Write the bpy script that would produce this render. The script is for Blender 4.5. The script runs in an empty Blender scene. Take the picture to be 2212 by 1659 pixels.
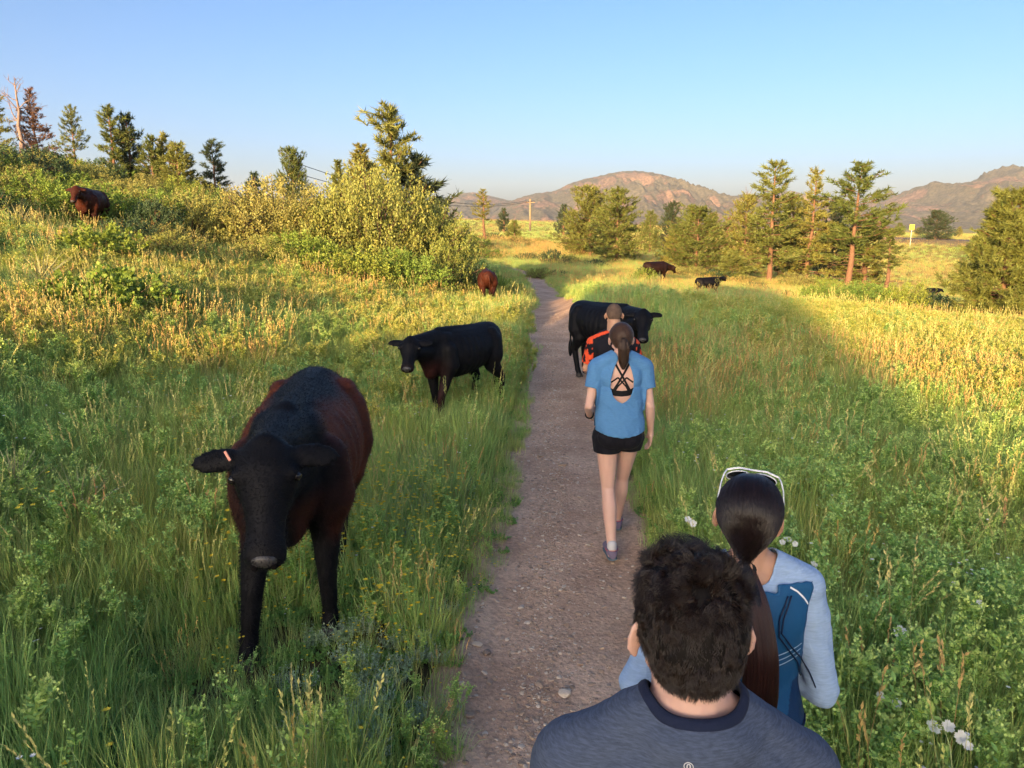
import bpy, bmesh, math, random
import numpy as np
from mathutils import Vector, Matrix, Euler
from mathutils.bvhtree import BVHTree
from mathutils import noise as mnoise

R = math.radians
random.seed(7)
rng = np.random.default_rng(7)
scene = bpy.context.scene
COL = scene.collection

# ------------------------------------------------------------------ camera
CAM_H = 2.35
PITCH = R(12.2)
FPX = 1609.0                     # focal length in pixels of a 2212 px wide picture
cam_data = bpy.data.cameras.new('camera')
cam_data.sensor_width = 36
cam_data.lens = 36 * FPX / 2212
cam_data.clip_start = 0.05
cam_data.clip_end = 40000
cam = bpy.data.objects.new('camera', cam_data)
COL.objects.link(cam)
cam.location = (0, 0, CAM_H)
cam.rotation_euler = (R(90) - PITCH, 0, 0)
scene.camera = cam

# ------------------------------------------------------------------ light
SUN_AZ = R(24)                   # the light travels forward and 24 degrees to the right
SUN_EL = R(9.5)
world = bpy.data.worlds.new('World')
scene.world = world
world.use_nodes = True
nt = world.node_tree
nt.nodes.clear()
w_out = nt.nodes.new('ShaderNodeOutputWorld')
w_bg = nt.nodes.new('ShaderNodeBackground')
w_sky = nt.nodes.new('ShaderNodeTexSky')
w_sky.sky_type = 'NISHITA'
w_sky.sun_disc = False
w_sky.sun_elevation = SUN_EL
w_sky.sun_rotation = SUN_AZ + math.pi      # the sun stands behind the camera
w_sky.altitude = 1250
w_sky.air_density = 0.6
w_sky.dust_density = 10.0
w_sky.ozone_density = 1.2
w_bg.inputs['Strength'].default_value = 0.15
w_hs = nt.nodes.new('ShaderNodeHueSaturation')
w_hs.inputs['Saturation'].default_value = 1.25
nt.links.new(w_sky.outputs[0], w_hs.inputs['Color'])
nt.links.new(w_hs.outputs[0], w_bg.inputs[0])
nt.links.new(w_bg.outputs[0], w_out.inputs[0])

sun_data = bpy.data.lights.new('sun', 'SUN')
sun_data.energy = 5.0
sun_data.angle = R(0.53)
sun_data.color = (1.0, 0.64, 0.28)
sun = bpy.data.objects.new('sun', sun_data)
COL.objects.link(sun)
sun.location = (-20, -40, 30)
SUN_DIR = Vector((math.sin(SUN_AZ) * math.cos(SUN_EL), math.cos(SUN_AZ) * math.cos(SUN_EL), -math.sin(SUN_EL)))
sun.rotation_euler = SUN_DIR.to_track_quat('-Z', 'Y').to_euler()

scene.view_settings.view_transform = 'Standard'
scene.view_settings.look = 'None'
scene.view_settings.exposure = 1.38
scene.view_settings.gamma = 1.0
scene.view_settings.use_curve_mapping = False
scene.render.engine = 'CYCLES'
scene.cycles.max_bounces = 5
scene.cycles.diffuse_bounces = 2
scene.cycles.glossy_bounces = 2
scene.cycles.transmission_bounces = 3
scene.cycles.transparent_max_bounces = 6
scene.cycles.volume_bounces = 0
scene.cycles.use_denoising = True
scene.cycles.caustics_reflective = False
scene.cycles.caustics_refractive = False


# ------------------------------------------------------------------ geometry of the view
CP, SP = math.cos(PITCH), math.sin(PITCH)


def at(u, v, y):
    """the point y metres ahead that stands at pixel (u, v) of the 2212 x 1659 picture: used to work out real places"""
    a = (u - 1106) / FPX
    b = -(v - 829.5) / FPX
    dx, dy, dz = a, CP + SP * b, -SP + CP * b
    k = y / dy
    return Vector((dx * k, y, CAM_H + dz * k))


def softplus(x, k=1.5):
    return np.log1p(np.exp(np.clip(x * k, -40, 40))) / k


def smooth(a, b, x):
    t = np.clip((x - a) / (b - a), 0, 1)
    return t * t * (3 - 2 * t)


# value noise on arrays -------------------------------------------------
_perm = np.random.default_rng(3).random((256, 256))


def vnoise(x, y):
    xi = np.floor(x).astype(int); yi = np.floor(y).astype(int)
    fx = x - xi; fy = y - yi
    fx = fx * fx * (3 - 2 * fx); fy = fy * fy * (3 - 2 * fy)
    a = _perm[xi % 256, yi % 256]; b = _perm[(xi + 1) % 256, yi % 256]
    c = _perm[xi % 256, (yi + 1) % 256]; d = _perm[(xi + 1) % 256, (yi + 1) % 256]
    return (a * (1 - fx) + b * fx) * (1 - fy) + (c * (1 - fx) + d * fx) * fy


def fbm(x, y, octaves=4, gain=0.5):
    s = 0; amp = 1; tot = 0
    for i in range(octaves):
        s = s + amp * vnoise(x * 2 ** i + 17.3 * i, y * 2 ** i + 5.1 * i)
        tot += amp; amp *= gain
    return s / tot


# ------------------------------------------------------------------ names, parents, labels
def tag(o, label=None, cat=None, group=None, kind=None):
    if label: o['label'] = label
    if cat: o['category'] = cat
    if group: o['group'] = group
    if kind: o['kind'] = kind
    return o


def link(o, parent=None):
    COL.objects.link(o)
    if parent is not None:
        o.parent = parent
    return o


def empty(name, loc=(0, 0, 0), rz=0, label=None, cat=None, group=None, scale=1):
    o = bpy.data.objects.new(name, None)
    o.location = loc
    o.rotation_euler = (0, 0, rz)
    o.scale = (scale,) * 3
    o.empty_display_size = 0.1
    COL.objects.link(o)
    return tag(o, label, cat, group)


def mesh_obj(name, me, mat=None, parent=None, smooth_=True):
    o = bpy.data.objects.new(name, me)
    if mat is not None:
        for m in (mat if isinstance(mat, (list, tuple)) else [mat]):
            me.materials.append(m)
    if smooth_ and len(me.polygons):
        me.polygons.foreach_set('use_smooth', [True] * len(me.polygons))
    return link(o, parent)


def mesh_np(name, V, F, uv=None):
    """V (n,3), F (m,k) faces of the same size"""
    me = bpy.data.meshes.new(name)
    V = np.asarray(V, dtype=np.float32); F = np.asarray(F, dtype=np.int32)
    me.vertices.add(len(V)); me.vertices.foreach_set('co', V.ravel())
    k = F.shape[1]
    me.loops.add(F.size); me.loops.foreach_set('vertex_index', F.ravel())
    me.polygons.add(len(F))
    me.polygons.foreach_set('loop_start', np.arange(0, F.size, k, dtype=np.int32))
    me.polygons.foreach_set('loop_total', np.full(len(F), k, dtype=np.int32))
    me.update(calc_edges=True)
    me.validate()
    return me


def color_attr(me, name, cols):
    a = me.attributes.new(name, 'FLOAT_COLOR', 'POINT')
    c = np.ones((len(me.vertices), 4), dtype=np.float32)
    c[:, :3] = cols
    a.data.foreach_set('color', c.ravel())


def copy_tree(o, parent=None, depth=0):
    c = o.copy(); COL.objects.link(c)
    if parent is not None: c.parent = parent
    if depth < 2:
        for ch in list(o.children):
            copy_tree(ch, c, depth + 1)
    return c


# ------------------------------------------------------------------ materials
def mat_new(name):
    m = bpy.data.materials.new(name); m.use_nodes = True
    n = m.node_tree.nodes; b = n['Principled BSDF']
    return m, n, m.node_tree.links, b


def simple(name, col, rough=0.8, spec=0.3, bump=0, bscale=200, var=0.0, vscale=8, metal=0, sheen=0, coord='Object'):
    m, n, l, b = mat_new(name)
    b.inputs['Base Color'].default_value = (*col, 1)
    b.inputs['Roughness'].default_value = rough
    b.inputs['Specular IOR Level'].default_value = spec
    b.inputs['Metallic'].default_value = metal
    if sheen:
        b.inputs['Sheen Weight'].default_value = sheen
        b.inputs['Sheen Roughness'].default_value = 0.5
    tc = n.new('ShaderNodeTexCoord')
    if var:
        nz = n.new('ShaderNodeTexNoise'); nz.inputs['Scale'].default_value = vscale; nz.inputs['Detail'].default_value = 5
        mx = n.new('ShaderNodeMix'); mx.data_type = 'RGBA'
        l.new(tc.outputs[coord], nz.inputs['Vector'])
        l.new(nz.outputs[0], mx.inputs[0])
        mx.inputs[6].default_value = (*[c * (1 - var) for c in col], 1)
        mx.inputs[7].default_value = (*[min(1, c * (1 + var)) for c in col], 1)
        l.new(mx.outputs[2], b.inputs['Base Color'])
    if bump:
        nb = n.new('ShaderNodeTexNoise'); nb.inputs['Scale'].default_value = bscale; nb.inputs['Detail'].default_value = 4
        bp = n.new('ShaderNodeBump'); bp.inputs['Strength'].default_value = bump; bp.inputs['Distance'].default_value = 0.01
        l.new(tc.outputs[coord], nb.inputs['Vector'])
        l.new(nb.outputs[0], bp.inputs['Height']); l.new(bp.outputs[0], b.inputs['Normal'])
    return m


def leaf_mat(name, cols, trans=0.35, rough=0.55, spec=0.25, patch=None, pscale=0.12):
    """foliage: colour varies from plant to plant (instance random) and from place to place; some light passes through"""
    m, n, l, b = mat_new(name)
    oi = n.new('ShaderNodeObjectInfo')
    cr = n.new('ShaderNodeValToRGB')
    els = cr.color_ramp.elements
    els[0].position = 0; els[0].color = (*cols[0], 1)
    els[1].position = 1; els[1].color = (*cols[-1], 1)
    for i, c in enumerate(cols[1:-1]):
        e = els.new((i + 1) / (len(cols) - 1)); e.color = (*c, 1)
    l.new(oi.outputs['Random'], cr.inputs[0])
    # leaf to leaf variation, from a colour attribute's brightness
    at_ = n.new('ShaderNodeAttribute'); at_.attribute_name = 'tint'
    mul = n.new('ShaderNodeMix'); mul.data_type = 'RGBA'; mul.blend_type = 'MULTIPLY'; mul.inputs[0].default_value = 1
    l.new(cr.outputs[0], mul.inputs[6]); l.new(at_.outputs['Color'], mul.inputs[7])
    last = mul.outputs[2]
    if patch is not None:
        geo = n.new('ShaderNodeNewGeometry')
        nz = n.new('ShaderNodeTexNoise'); nz.inputs['Scale'].default_value = pscale; nz.inputs['Detail'].default_value = 4
        l.new(geo.outputs['Position'], nz.inputs['Vector'])
        rp = n.new('ShaderNodeValToRGB'); rp.color_ramp.elements[0].position = 0.42; rp.color_ramp.elements[1].position = 0.62
        l.new(nz.outputs[0], rp.inputs[0])
        mx = n.new('ShaderNodeMix'); mx.data_type = 'RGBA'; mx.blend_type = 'MULTIPLY'
        l.new(rp.outputs[0], mx.inputs[0]); l.new(last, mx.inputs[6]); mx.inputs[7].default_value = (*patch, 1)
        last = mx.outputs[2]
    l.new(last, b.inputs['Base Color'])
    b.inputs['Roughness'].default_value = rough
    b.inputs['Specular IOR Level'].default_value = spec
    tr = n.new('ShaderNodeBsdfTranslucent'); l.new(last, tr.inputs[0])
    ms = n.new('ShaderNodeMixShader'); ms.inputs[0].default_value = trans
    out = n['Material Output']
    l.new(b.outputs[0], ms.inputs[1]); l.new(tr.outputs[0], ms.inputs[2]); l.new(ms.outputs[0], out.inputs[0])
    return m
# ------------------------------------------------------------------ the lie of the land
def hill_left(x):
    h = 0.21 * softplus(-x - 2.2)
    return 9.0 * np.tanh(h / 9.0)


_ctl = []
for y_ in (6, 9, 13):
    for t_ in (-1.1, -0.7, -0.4, -0.15, 0, 0.15, 0.4, 0.7, 1.1):
        _ctl.append((t_, y_, float(hill_left(np.array(t_ * y_))) - (0.25 * smooth(8, 14, y_) * smooth(0.3, 0.8, t_))))
for y_ in (20, 30, 45):
    for t_ in (-1.1, -0.8, -0.6, -0.45, -0.3):
        _ctl.append((t_, y_, float(0.21 * softplus(np.array(-t_ * y_ - 2.2)))))
for t_, y_, z_ in ((-1.1, 62, 11), (-0.75, 62, 8.2), (-0.5, 60, 4.6), (-0.3, 60, 2.4), (-0.12, 60, -0.2), (-0.75, 95, 7), (-0.4, 95, 2.0), (-0.15, 95, 0.0),
                   (-0.75, 220, 5), (-0.4, 220, 1.5), (-1.1, 220, 6), (1.1, 30, -2), (1.1, 60, -4), (1.1, 120, -4.5), (1.1, 220, -3),
                   (-1.1, 900, -6), (-0.5, 900, -6), (-0.1, 700, 0), (0.05, 700, -2), (0.2, 700, -10), (0.5, 700, -18), (1.1, 700, -18),
                   (-1.1, 3000, -20), (-0.5, 3000, -20), (0, 3000, -20), (0.5, 3000, -20), (1.1, 3000, -20),
                   (-0.12, 20, 0.15), (-0.12, 30, 0.1), (-0.05, 40, -0.5)):
    _ctl.append((t_, y_, z_))
for u_, v_, y_ in ((1200, 700, 17.7), (1160, 640, 28.5), (1165, 600, 43), (1120, 575, 54), (1425, 617, 43), (1530, 640, 35), (1668, 615, 58), (1840, 625, 58),
                   (1350, 568, 65), (1048, 520, 85), (1145, 504, 214), (1120, 478, 330), (1000, 478, 280), (1300, 498, 200), (1500, 506, 200), (2015, 648, 80),
                   (2150, 700, 32), (1850, 684, 34), (1750, 690, 18.8), (2000, 750, 15.8), (2000, 523, 165), (2120, 529, 150), (1850, 520, 170),
                   (1950, 600, 100), (2000, 562, 130), (1700, 560, 110), (1450, 560, 90), (1250, 545, 95), (1100, 545, 75)):
    p = at(u_, v_, y_)
    _ctl.append((p.x / y_, y_, p.z))
_ctl = np.array(_ctl)
_cx = np.stack([_ctl[:, 0] * 1.3, np.log(_ctl[:, 1])], 1)
_cz = _ctl[:, 2] / _ctl[:, 1] ** 0.7


def _tps(r2):
    return 0.5 * r2 * np.log(r2 + 1e-12)


_d = ((_cx[:, None] - _cx[None]) ** 2).sum(-1)
_n = len(_cx)
_K = _tps(_d) + np.eye(_n) * 0.002
_P = np.hstack([np.ones((_n, 1)), _cx])
_A = np.block([[_K, _P], [_P.T, np.zeros((3, 3))]])
_w = np.linalg.solve(_A, np.concatenate([_cz, np.zeros(3)]))

# the knoll behind the camera that still keeps the near ground in shade
S_DIR = (math.sin(SUN_AZ), math.cos(SUN_AZ))
KN_D = 58.0
KN_S = [-60, -30, -19, -13, -10.0, -9.2, -8.2, -7.2, -6.3, -5.6, -3.6, -2.2, -0.7, 0.9, 1.7, 5, 12, 40]
KN_A = [-58, -50, -24, -6, 2, 4.5, 6.5, 9, 14.5, 34, 34, 28, 19.5, 10.4, 6.5, -6, -45, -58]


def path_x(y):
    """middle line of the footpath"""
    return np.interp(y, [-30, -6, 0, 2.9, 5, 8, 11, 17.7, 23, 28.5, 36, 43, 48, 54, 62, 75],
                     [-1.5, -0.5, 0.12, 0.28, 0.42, 0.60, 0.78, 1.02, 1.35, 1.40, 1.45, 1.25, 0.5, -1.2, -5, -12])


def path_half(y):
    return np.interp(y, [0, 2.9, 5, 12, 20, 30, 45, 60], [0.62, 0.58, 0.54, 0.5, 0.55, 0.5, 0.5, 0.45])


def height(x, y, fine=True, sink=0.0):
    x = np.atleast_1d(np.asarray(x, dtype=float)); y = np.atleast_1d(np.asarray(y, dtype=float))
    yy = np.maximum(y, 6.0)
    t = np.clip(x / yy, -1.2, 1.2)
    q0 = t * 1.3; q1 = np.log(yy)
    out = np.zeros_like(x)
    flat_q0 = q0.ravel(); flat_q1 = q1.ravel(); res = np.empty_like(flat_q0)
    for i in range(0, len(flat_q0), 20000):
        a = flat_q0[i:i + 20000, None] - _cx[None, :, 0]
        b = flat_q1[i:i + 20000, None] - _cx[None, :, 1]
        res[i:i + 20000] = _tps(a * a + b * b) @ _w[:_n] + _w[_n] + _w[_n + 1] * flat_q0[i:i + 20000] + _w[_n + 2] * flat_q1[i:i + 20000]
    far = res.reshape(x.shape) * yy ** 0.7
    near = hill_left(x) - 0.0
    w = smooth(5, 13, y)
    z = near * (1 - w) + far * w
    # knoll
    s = x * S_DIR[1] - y * S_DIR[0]
    a = x * S_DIR[0] + y * S_DIR[1]
    A = np.interp(s, KN_S, KN_A)
    H = np.maximum(A + KN_D, 0) * math.tan(SUN_EL)
    H = H * (1 + 0.035 * (fbm(s * 0.9, a * 0.1, 3) - 0.5) * np.where(a < -20, 1, 0)) + 0.2 * (fbm(s * 2.2 + 9, a * 0.1, 2) - 0.5) * (H > 2)
    k = np.exp(-((a + KN_D) / 15.0) ** 2)
    z = np.where(a < -8, np.maximum(z, z * (1 - k) + H * k), z)
    if fine:
        r = np.hypot(x, y)
        z = z + 0.10 * (fbm(x * 0.35, y * 0.35, 3) - 0.5) * smooth(3, 14, np.abs(x - path_x(y)) * 3)
        z = z + 0.9 * (fbm(x * 0.03 + 7, y * 0.03, 3) - 0.5) * smooth(70, 160, r)
        # the path is worn into the ground; where it bends a low bank rises on its right
        dp = np.abs(x - path_x(y)) / path_half(y)
        z = z + 0.34 * smooth(-0.7, 1.7, (x - path_x(y)) / path_half(y)) * smooth(15.5, 18.5, y) * smooth(30, 24, y) * smooth(5, 1.5, x - path_x(y))
        z = z - (0.05 + sink * 0.12) * (1 - smooth(1.05, 1.6, dp)) * (y < 62)
        # damp
    return z


def gz(x, y):
    return float(height(np.array([x]), np.array([y]))[0])


def at_ground(u, v, y0=3, y1=400):
    """where the line of sight through a pixel meets the ground"""
    ys = np.geomspace(y0, y1, 900)
    p0 = at(u, v, 1.0); d = p0 - Vector((0, 0, CAM_H))
    xs = d.x * ys; zs = CAM_H + d.z * ys
    h = height(xs, ys)
    i = np.argmax(zs < h)
    if zs[i] >= h[i]: i = len(ys) - 1
    return Vector((xs[i], ys[i], h[i]))


# polar sheet that reaches the horizon
ang_f = np.deg2rad(np.arange(-50, 50.01, 0.28))
ang_b = np.deg2rad(np.concatenate([np.arange(52, 176, 2.0), np.arange(176, 232, 0.5), np.arange(232, 310, 2.0)]))   # finer where the knoll stands
angs = np.concatenate([ang_f, ang_b])
rad = np.geomspace(0.5, 9000, 360)
AA, RR = np.meshgrid(angs, rad)
back = smooth(R(50), R(70), np.minimum(AA, 2 * np.pi - AA) * (AA > 0) + np.abs(AA) * (AA <= 0))
RR = np.where(RR > 400, 400 + (RR - 400) * (1 - 0.88 * back), RR)        # no need of a plain nobody sees behind the camera
GX = np.sin(AA) * RR; GY = np.cos(AA) * RR
GZ = height(GX.ravel(), GY.ravel(), sink=1.0).reshape(GX.shape)
nr, na = GX.shape
V = np.stack([GX.ravel(), GY.ravel(), GZ.ravel()], 1)
idx = np.arange(nr * na).reshape(nr, na)
idn = np.roll(idx, -1, axis=1)
F = np.stack([idx[:-1], idn[:-1], idn[1:], idx[1:]], -1).reshape(-1, 4)
c0 = len(V)
V = np.vstack([V, [[0, 0, gz(0, 0)]]])
me = mesh_np('ground', V, F)
bm = bmesh.new(); bm.from_mesh(me); bm.verts.ensure_lookup_table()
for j in range(na):
    bm.faces.new((bm.verts[c0], bm.verts[int(idn[0, j])], bm.verts[int(idx[0, j])]))
bmesh.ops.recalc_face_normals(bm, faces=bm.faces[:])
bm.to_mesh(me); bm.free()
_n0 = me.polygons[1000].normal.z
if _n0 < 0: me.flip_normals()

# ground: soil under grass near by, the meadow's own colours further off
m, n, l, b = mat_new('meadow_ground')
geo = n.new('ShaderNodeNewGeometry')
n1 = n.new('ShaderNodeTexNoise'); n1.inputs['Scale'].default_value = 0.045; n1.inputs['Detail'].default_value = 8; n1.inputs['Roughness'].default_value = 0.65
n2 = n.new('ShaderNodeTexNoise'); n2.inputs['Scale'].default_value = 1.3; n2.inputs['Detail'].default_value = 8
l.new(geo.outputs['Position'], n1.inputs['Vector']); l.new(geo.outputs['Position'], n2.inputs['Vector'])
r1 = n.new('ShaderNodeValToRGB')
r1.color_ramp.elements[0].position = 0.36; r1.color_ramp.elements[0].color = (0.22, 0.25, 0.06, 1)
r1.color_ramp.elements[1].position = 0.66; r1.color_ramp.elements[1].color = (0.50, 0.36, 0.13, 1)
e = r1.color_ramp.elements.new(0.5); e.color = (0.36, 0.32, 0.085, 1)
l.new(n1.outputs[0], r1.inputs[0])
mx = n.new('ShaderNodeMix'); mx.data_type = 'RGBA'; mx.blend_type = 'MULTIPLY'; mx.inputs[0].default_value = 0.8
r2 = n.new('ShaderNodeValToRGB'); r2.color_ramp.elements[0].position = 0.3; r2.color_ramp.elements[0].color = (0.45, 0.45, 0.4, 1)
r2.color_ramp.elements[1].position = 0.7; r2.color_ramp.elements[1].color = (1.2, 1.2, 1.15, 1)
l.new(n2.outputs[0], r2.inputs[0]); l.new(r1.outputs[0], mx.inputs[6]); l.new(r2.outputs[0], mx.inputs[7])
# bare soil shows between the stems near the camera
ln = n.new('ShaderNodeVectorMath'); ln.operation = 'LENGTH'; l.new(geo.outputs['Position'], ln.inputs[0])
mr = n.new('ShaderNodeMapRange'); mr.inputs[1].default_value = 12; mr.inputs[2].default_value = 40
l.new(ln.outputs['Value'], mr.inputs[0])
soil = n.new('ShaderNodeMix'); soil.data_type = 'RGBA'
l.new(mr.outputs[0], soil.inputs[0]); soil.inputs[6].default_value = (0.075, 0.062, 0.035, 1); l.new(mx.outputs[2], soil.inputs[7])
l.new(soil.outputs[2], b.inputs['Base Color'])
b.inputs['Roughness'].default_value = 0.95; b.inputs['Specular IOR Level'].default_value = 0.1
bp = n.new('ShaderNodeBump'); bp.inputs['Strength'].default_value = 0.7; bp.inputs['Distance'].default_value = 0.12
n3 = n.new('ShaderNodeTexNoise'); n3.inputs['Scale'].default_value = 3.5; n3.inputs['Detail'].default_value = 8
l.new(geo.outputs['Position'], n3.inputs['Vector']); l.new(n3.outputs[0], bp.inputs['Height']); l.new(bp.outputs[0], b.inputs['Normal'])
ground = mesh_obj('ground', me, m); tag(ground, kind='structure')

# ------------------------------------------------------------------ the footpath: a worn dirt sheet with its own relief
ys = [0.2]
while ys[-1] < 60: ys.append(ys[-1] + 0.016 + ys[-1] * 0.0065)
ys = np.array(ys); NC = 64
cols_ = np.linspace(-1, 1, NC)
PYg, PCg = np.meshgrid(ys, cols_, indexing='ij')
edge = 1.0 + 0.12 * (fbm(PYg * 1.4, np.sign(PCg) * 3 + 5, 3) - 0.5) * 2 * np.abs(PCg)
half = path_half(PYg) * 1.35 * edge
PXg = path_x(PYg) + PCg * half
base = height(PXg.ravel(), PYg.ravel()).reshape(PXg.shape)
def path_relief(X, Y, C):
    r_ = 0.020 * (fbm(X * 2.2, Y * 2.2, 4) - 0.5) + 0.014 * (fbm(X * 11, Y * 11, 3) - 0.5)
    r_ = r_ - 0.018 * np.exp(-((C - 0.35) / 0.35) ** 2) + 0.012 + 0.016 * np.exp(-((np.abs(C) - 0.8) / 0.12) ** 2)
    t_ = smooth(1.0, 0.9, np.abs(C))
    return r_ * t_ - 0.03 * (1 - t_) + 0.006


def path_surface(x, y):
    x = np.atleast_1d(x).astype(float); y = np.atleast_1d(y).astype(float)
    C = np.clip((x - path_x(y)) / (path_half(y) * 1.35), -1, 1)
    return height(x, y) + path_relief(x, y, C)


rel = 0.020 * (fbm(PXg * 2.2, PYg * 2.2, 4) - 0.5) + 0.014 * (fbm(PXg * 11, PYg * 11, 3) - 0.5)
# shallow rut where most feet fall
rel -= 0.018 * np.exp(-((PCg - 0.35) / 0.35) ** 2)
rel += 0.012 + 0.016 * np.exp(-((np.abs(PCg) - 0.8) / 0.12) ** 2)
taper = smooth(1.0, 0.9, np.abs(PCg))
PZg = base + rel * taper - 0.03 * (1 - taper) + 0.006
V = np.stack([PXg.ravel(), PYg.ravel(), PZg.ravel()], 1)
idx = np.arange(V.shape[0]).reshape(PXg.shape)
F = np.stack([idx[:-1, :-1], idx[:-1, 1:], idx[1:, 1:], idx[1:, :-1]], -1).reshape(-1, 4)
me = mesh_np('dirt_path', V, F)
m, n, l, b = mat_new('dirt')
geo = n.new('ShaderNodeNewGeometry')
na_ = n.new('ShaderNodeTexNoise'); na_.inputs['Scale'].default_value = 1.6; na_.inputs['Detail'].default_value = 7
nb_ = n.new('ShaderNodeTexNoise'); nb_.inputs['Scale'].default_value = 26; nb_.inputs['Detail'].default_value = 6; nb_.inputs['Roughness'].default_value = 0.7
vo = n.new('ShaderNodeTexVoronoi'); vo.inputs['Scale'].default_value = 38
for q in (na_, nb_, vo): l.new(geo.outputs['Position'], q.inputs['Vector'])
ra = n.new('ShaderNodeValToRGB')
ra.color_ramp.elements[0].position = 0.35; ra.color_ramp.elements[0].color = (0.46, 0.305, 0.215, 1)
ra.color_ramp.elements[1].position = 0.65; ra.color_ramp.elements[1].color = (0.66, 0.47, 0.345, 1)
l.new(na_.outputs[0], ra.inputs[0])
rb = n.new('ShaderNodeValToRGB')
rb.color_ramp.elements[0].position = 0.3; rb.color_ramp.elements[0].color = (0.62, 0.60, 0.58, 1)
rb.color_ramp.elements[1].position = 0.7; rb.color_ramp.elements[1].color = (1.25, 1.2, 1.15, 1)
l.new(nb_.outputs[0], rb.inputs[0])
mx = n.new('ShaderNodeMix'); mx.data_type = 'RGBA'; mx.blend_type = 'MULTIPLY'; mx.inputs[0].default_value = 1
l.new(ra.outputs[0], mx.inputs[6]); l.new(rb.outputs[0], mx.inputs[7]); l.new(mx.outputs[2], b.inputs['Base Color'])
b.inputs['Roughness'].default_value = 0.9; b.inputs['Specular IOR Level'].default_value = 0.2
ad = n.new('ShaderNodeMath'); ad.operation = 'MULTIPLY_ADD'; ad.inputs[1].default_value = 0.5
l.new(vo.outputs['Distance'], ad.inputs[0]); l.new(nb_.outputs[0], ad.inputs[2])
bp = n.new('ShaderNodeBump'); bp.inputs['Strength'].default_value = 0.9; bp.inputs['Distance'].default_value = 0.012
l.new(ad.outputs[0], bp.inputs['Height']); l.new(bp.outputs[0], b.inputs['Normal'])
path_o = mesh_obj('footpath', me, m); tag(path_o, kind='structure')

# road far off on the right: asphalt strip on a low bank with a white edge line
pts = [at_ground(u, v) for u, v in ((1880, 521), (1930, 521), (1985, 523), (2040, 526), (2090, 530))]
a0 = pts[1]; a1 = pts[-1]
dirv = (a1 - a0); dirv.z = 0; dirv.normalize(); nrm = Vector((-dirv.y, dirv.x, 0))
RV = []; RF = []
for i, s_ in enumerate(np.linspace(-60, 120, 46)):
    for j, w_ in enumerate((-9, -4.2, -3.6, 3.6, 4.2, 9)):
        p = a0 + dirv * s_ + nrm * (w_ + 4)
        zc = gz(*(a0 + dirv * s_ + nrm * 4).xy) * 0.5 + a0.z * 0.5 + 0.55
        z_ = zc if 0 < j < 5 else min(gz(p.x, p.y), zc) - 0.3
        RV.append((p.x, p.y, z_))
    if i:
        for j in range(5):
            q = (i - 1) * 6 + j
            RF.append((q, q + 6, q + 7, q + 1))
me = mesh_np('road', RV, RF)
asph = simple('asphalt', (0.10, 0.10, 0.105), 0.8, 0.3, var=0.2, vscale=1)
verge = simple('verge_gravel', (0.22, 0.18, 0.11), 0.95, 0.1, var=0.3, vscale=2)
road = mesh_obj('road', me, [asph, verge]); tag(road, kind='structure')
me.polygons.foreach_set('material_index', [0 if (i % 5) == 2 else 1 for i in range(len(me.polygons))])
if me.polygons[2].normal.z < 0: me.flip_normals()
ROAD = (a0, dirv, nrm)
LV = []; LF = []
for w_ in (-3.3, 3.3):
    for i, s_ in enumerate(np.linspace(-60, 120, 46)):
        for d_ in (-0.09, 0.09):
            p = a0 + dirv * s_ + nrm * (w_ + 4 + d_)
            zc = gz(*(a0 + dirv * s_ + nrm * 4).xy) * 0.5 + a0.z * 0.5 + 0.556
            LV.append((p.x, p.y, zc))
        if i:
            q = len(LV) - 4
            LF.append((q, q + 1, q + 3, q + 2))
o = mesh_obj('road_marking', mesh_np('road_marking', LV, LF), simple('road_paint', (0.75, 0.75, 0.72), 0.6)); tag(o, kind='structure')

# ------------------------------------------------------------------ mountains: real ridges five kilometres off
def skyline_profile(pts_uv, dist):
    us = np.array([p[0] for p in pts_uv], float)
    zs = np.array([at(p[0], p[1], dist).z for p in pts_uv])
    xs = np.array([at(p[0], p[1], dist).x for p in pts_uv])
    return xs, zs


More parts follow.
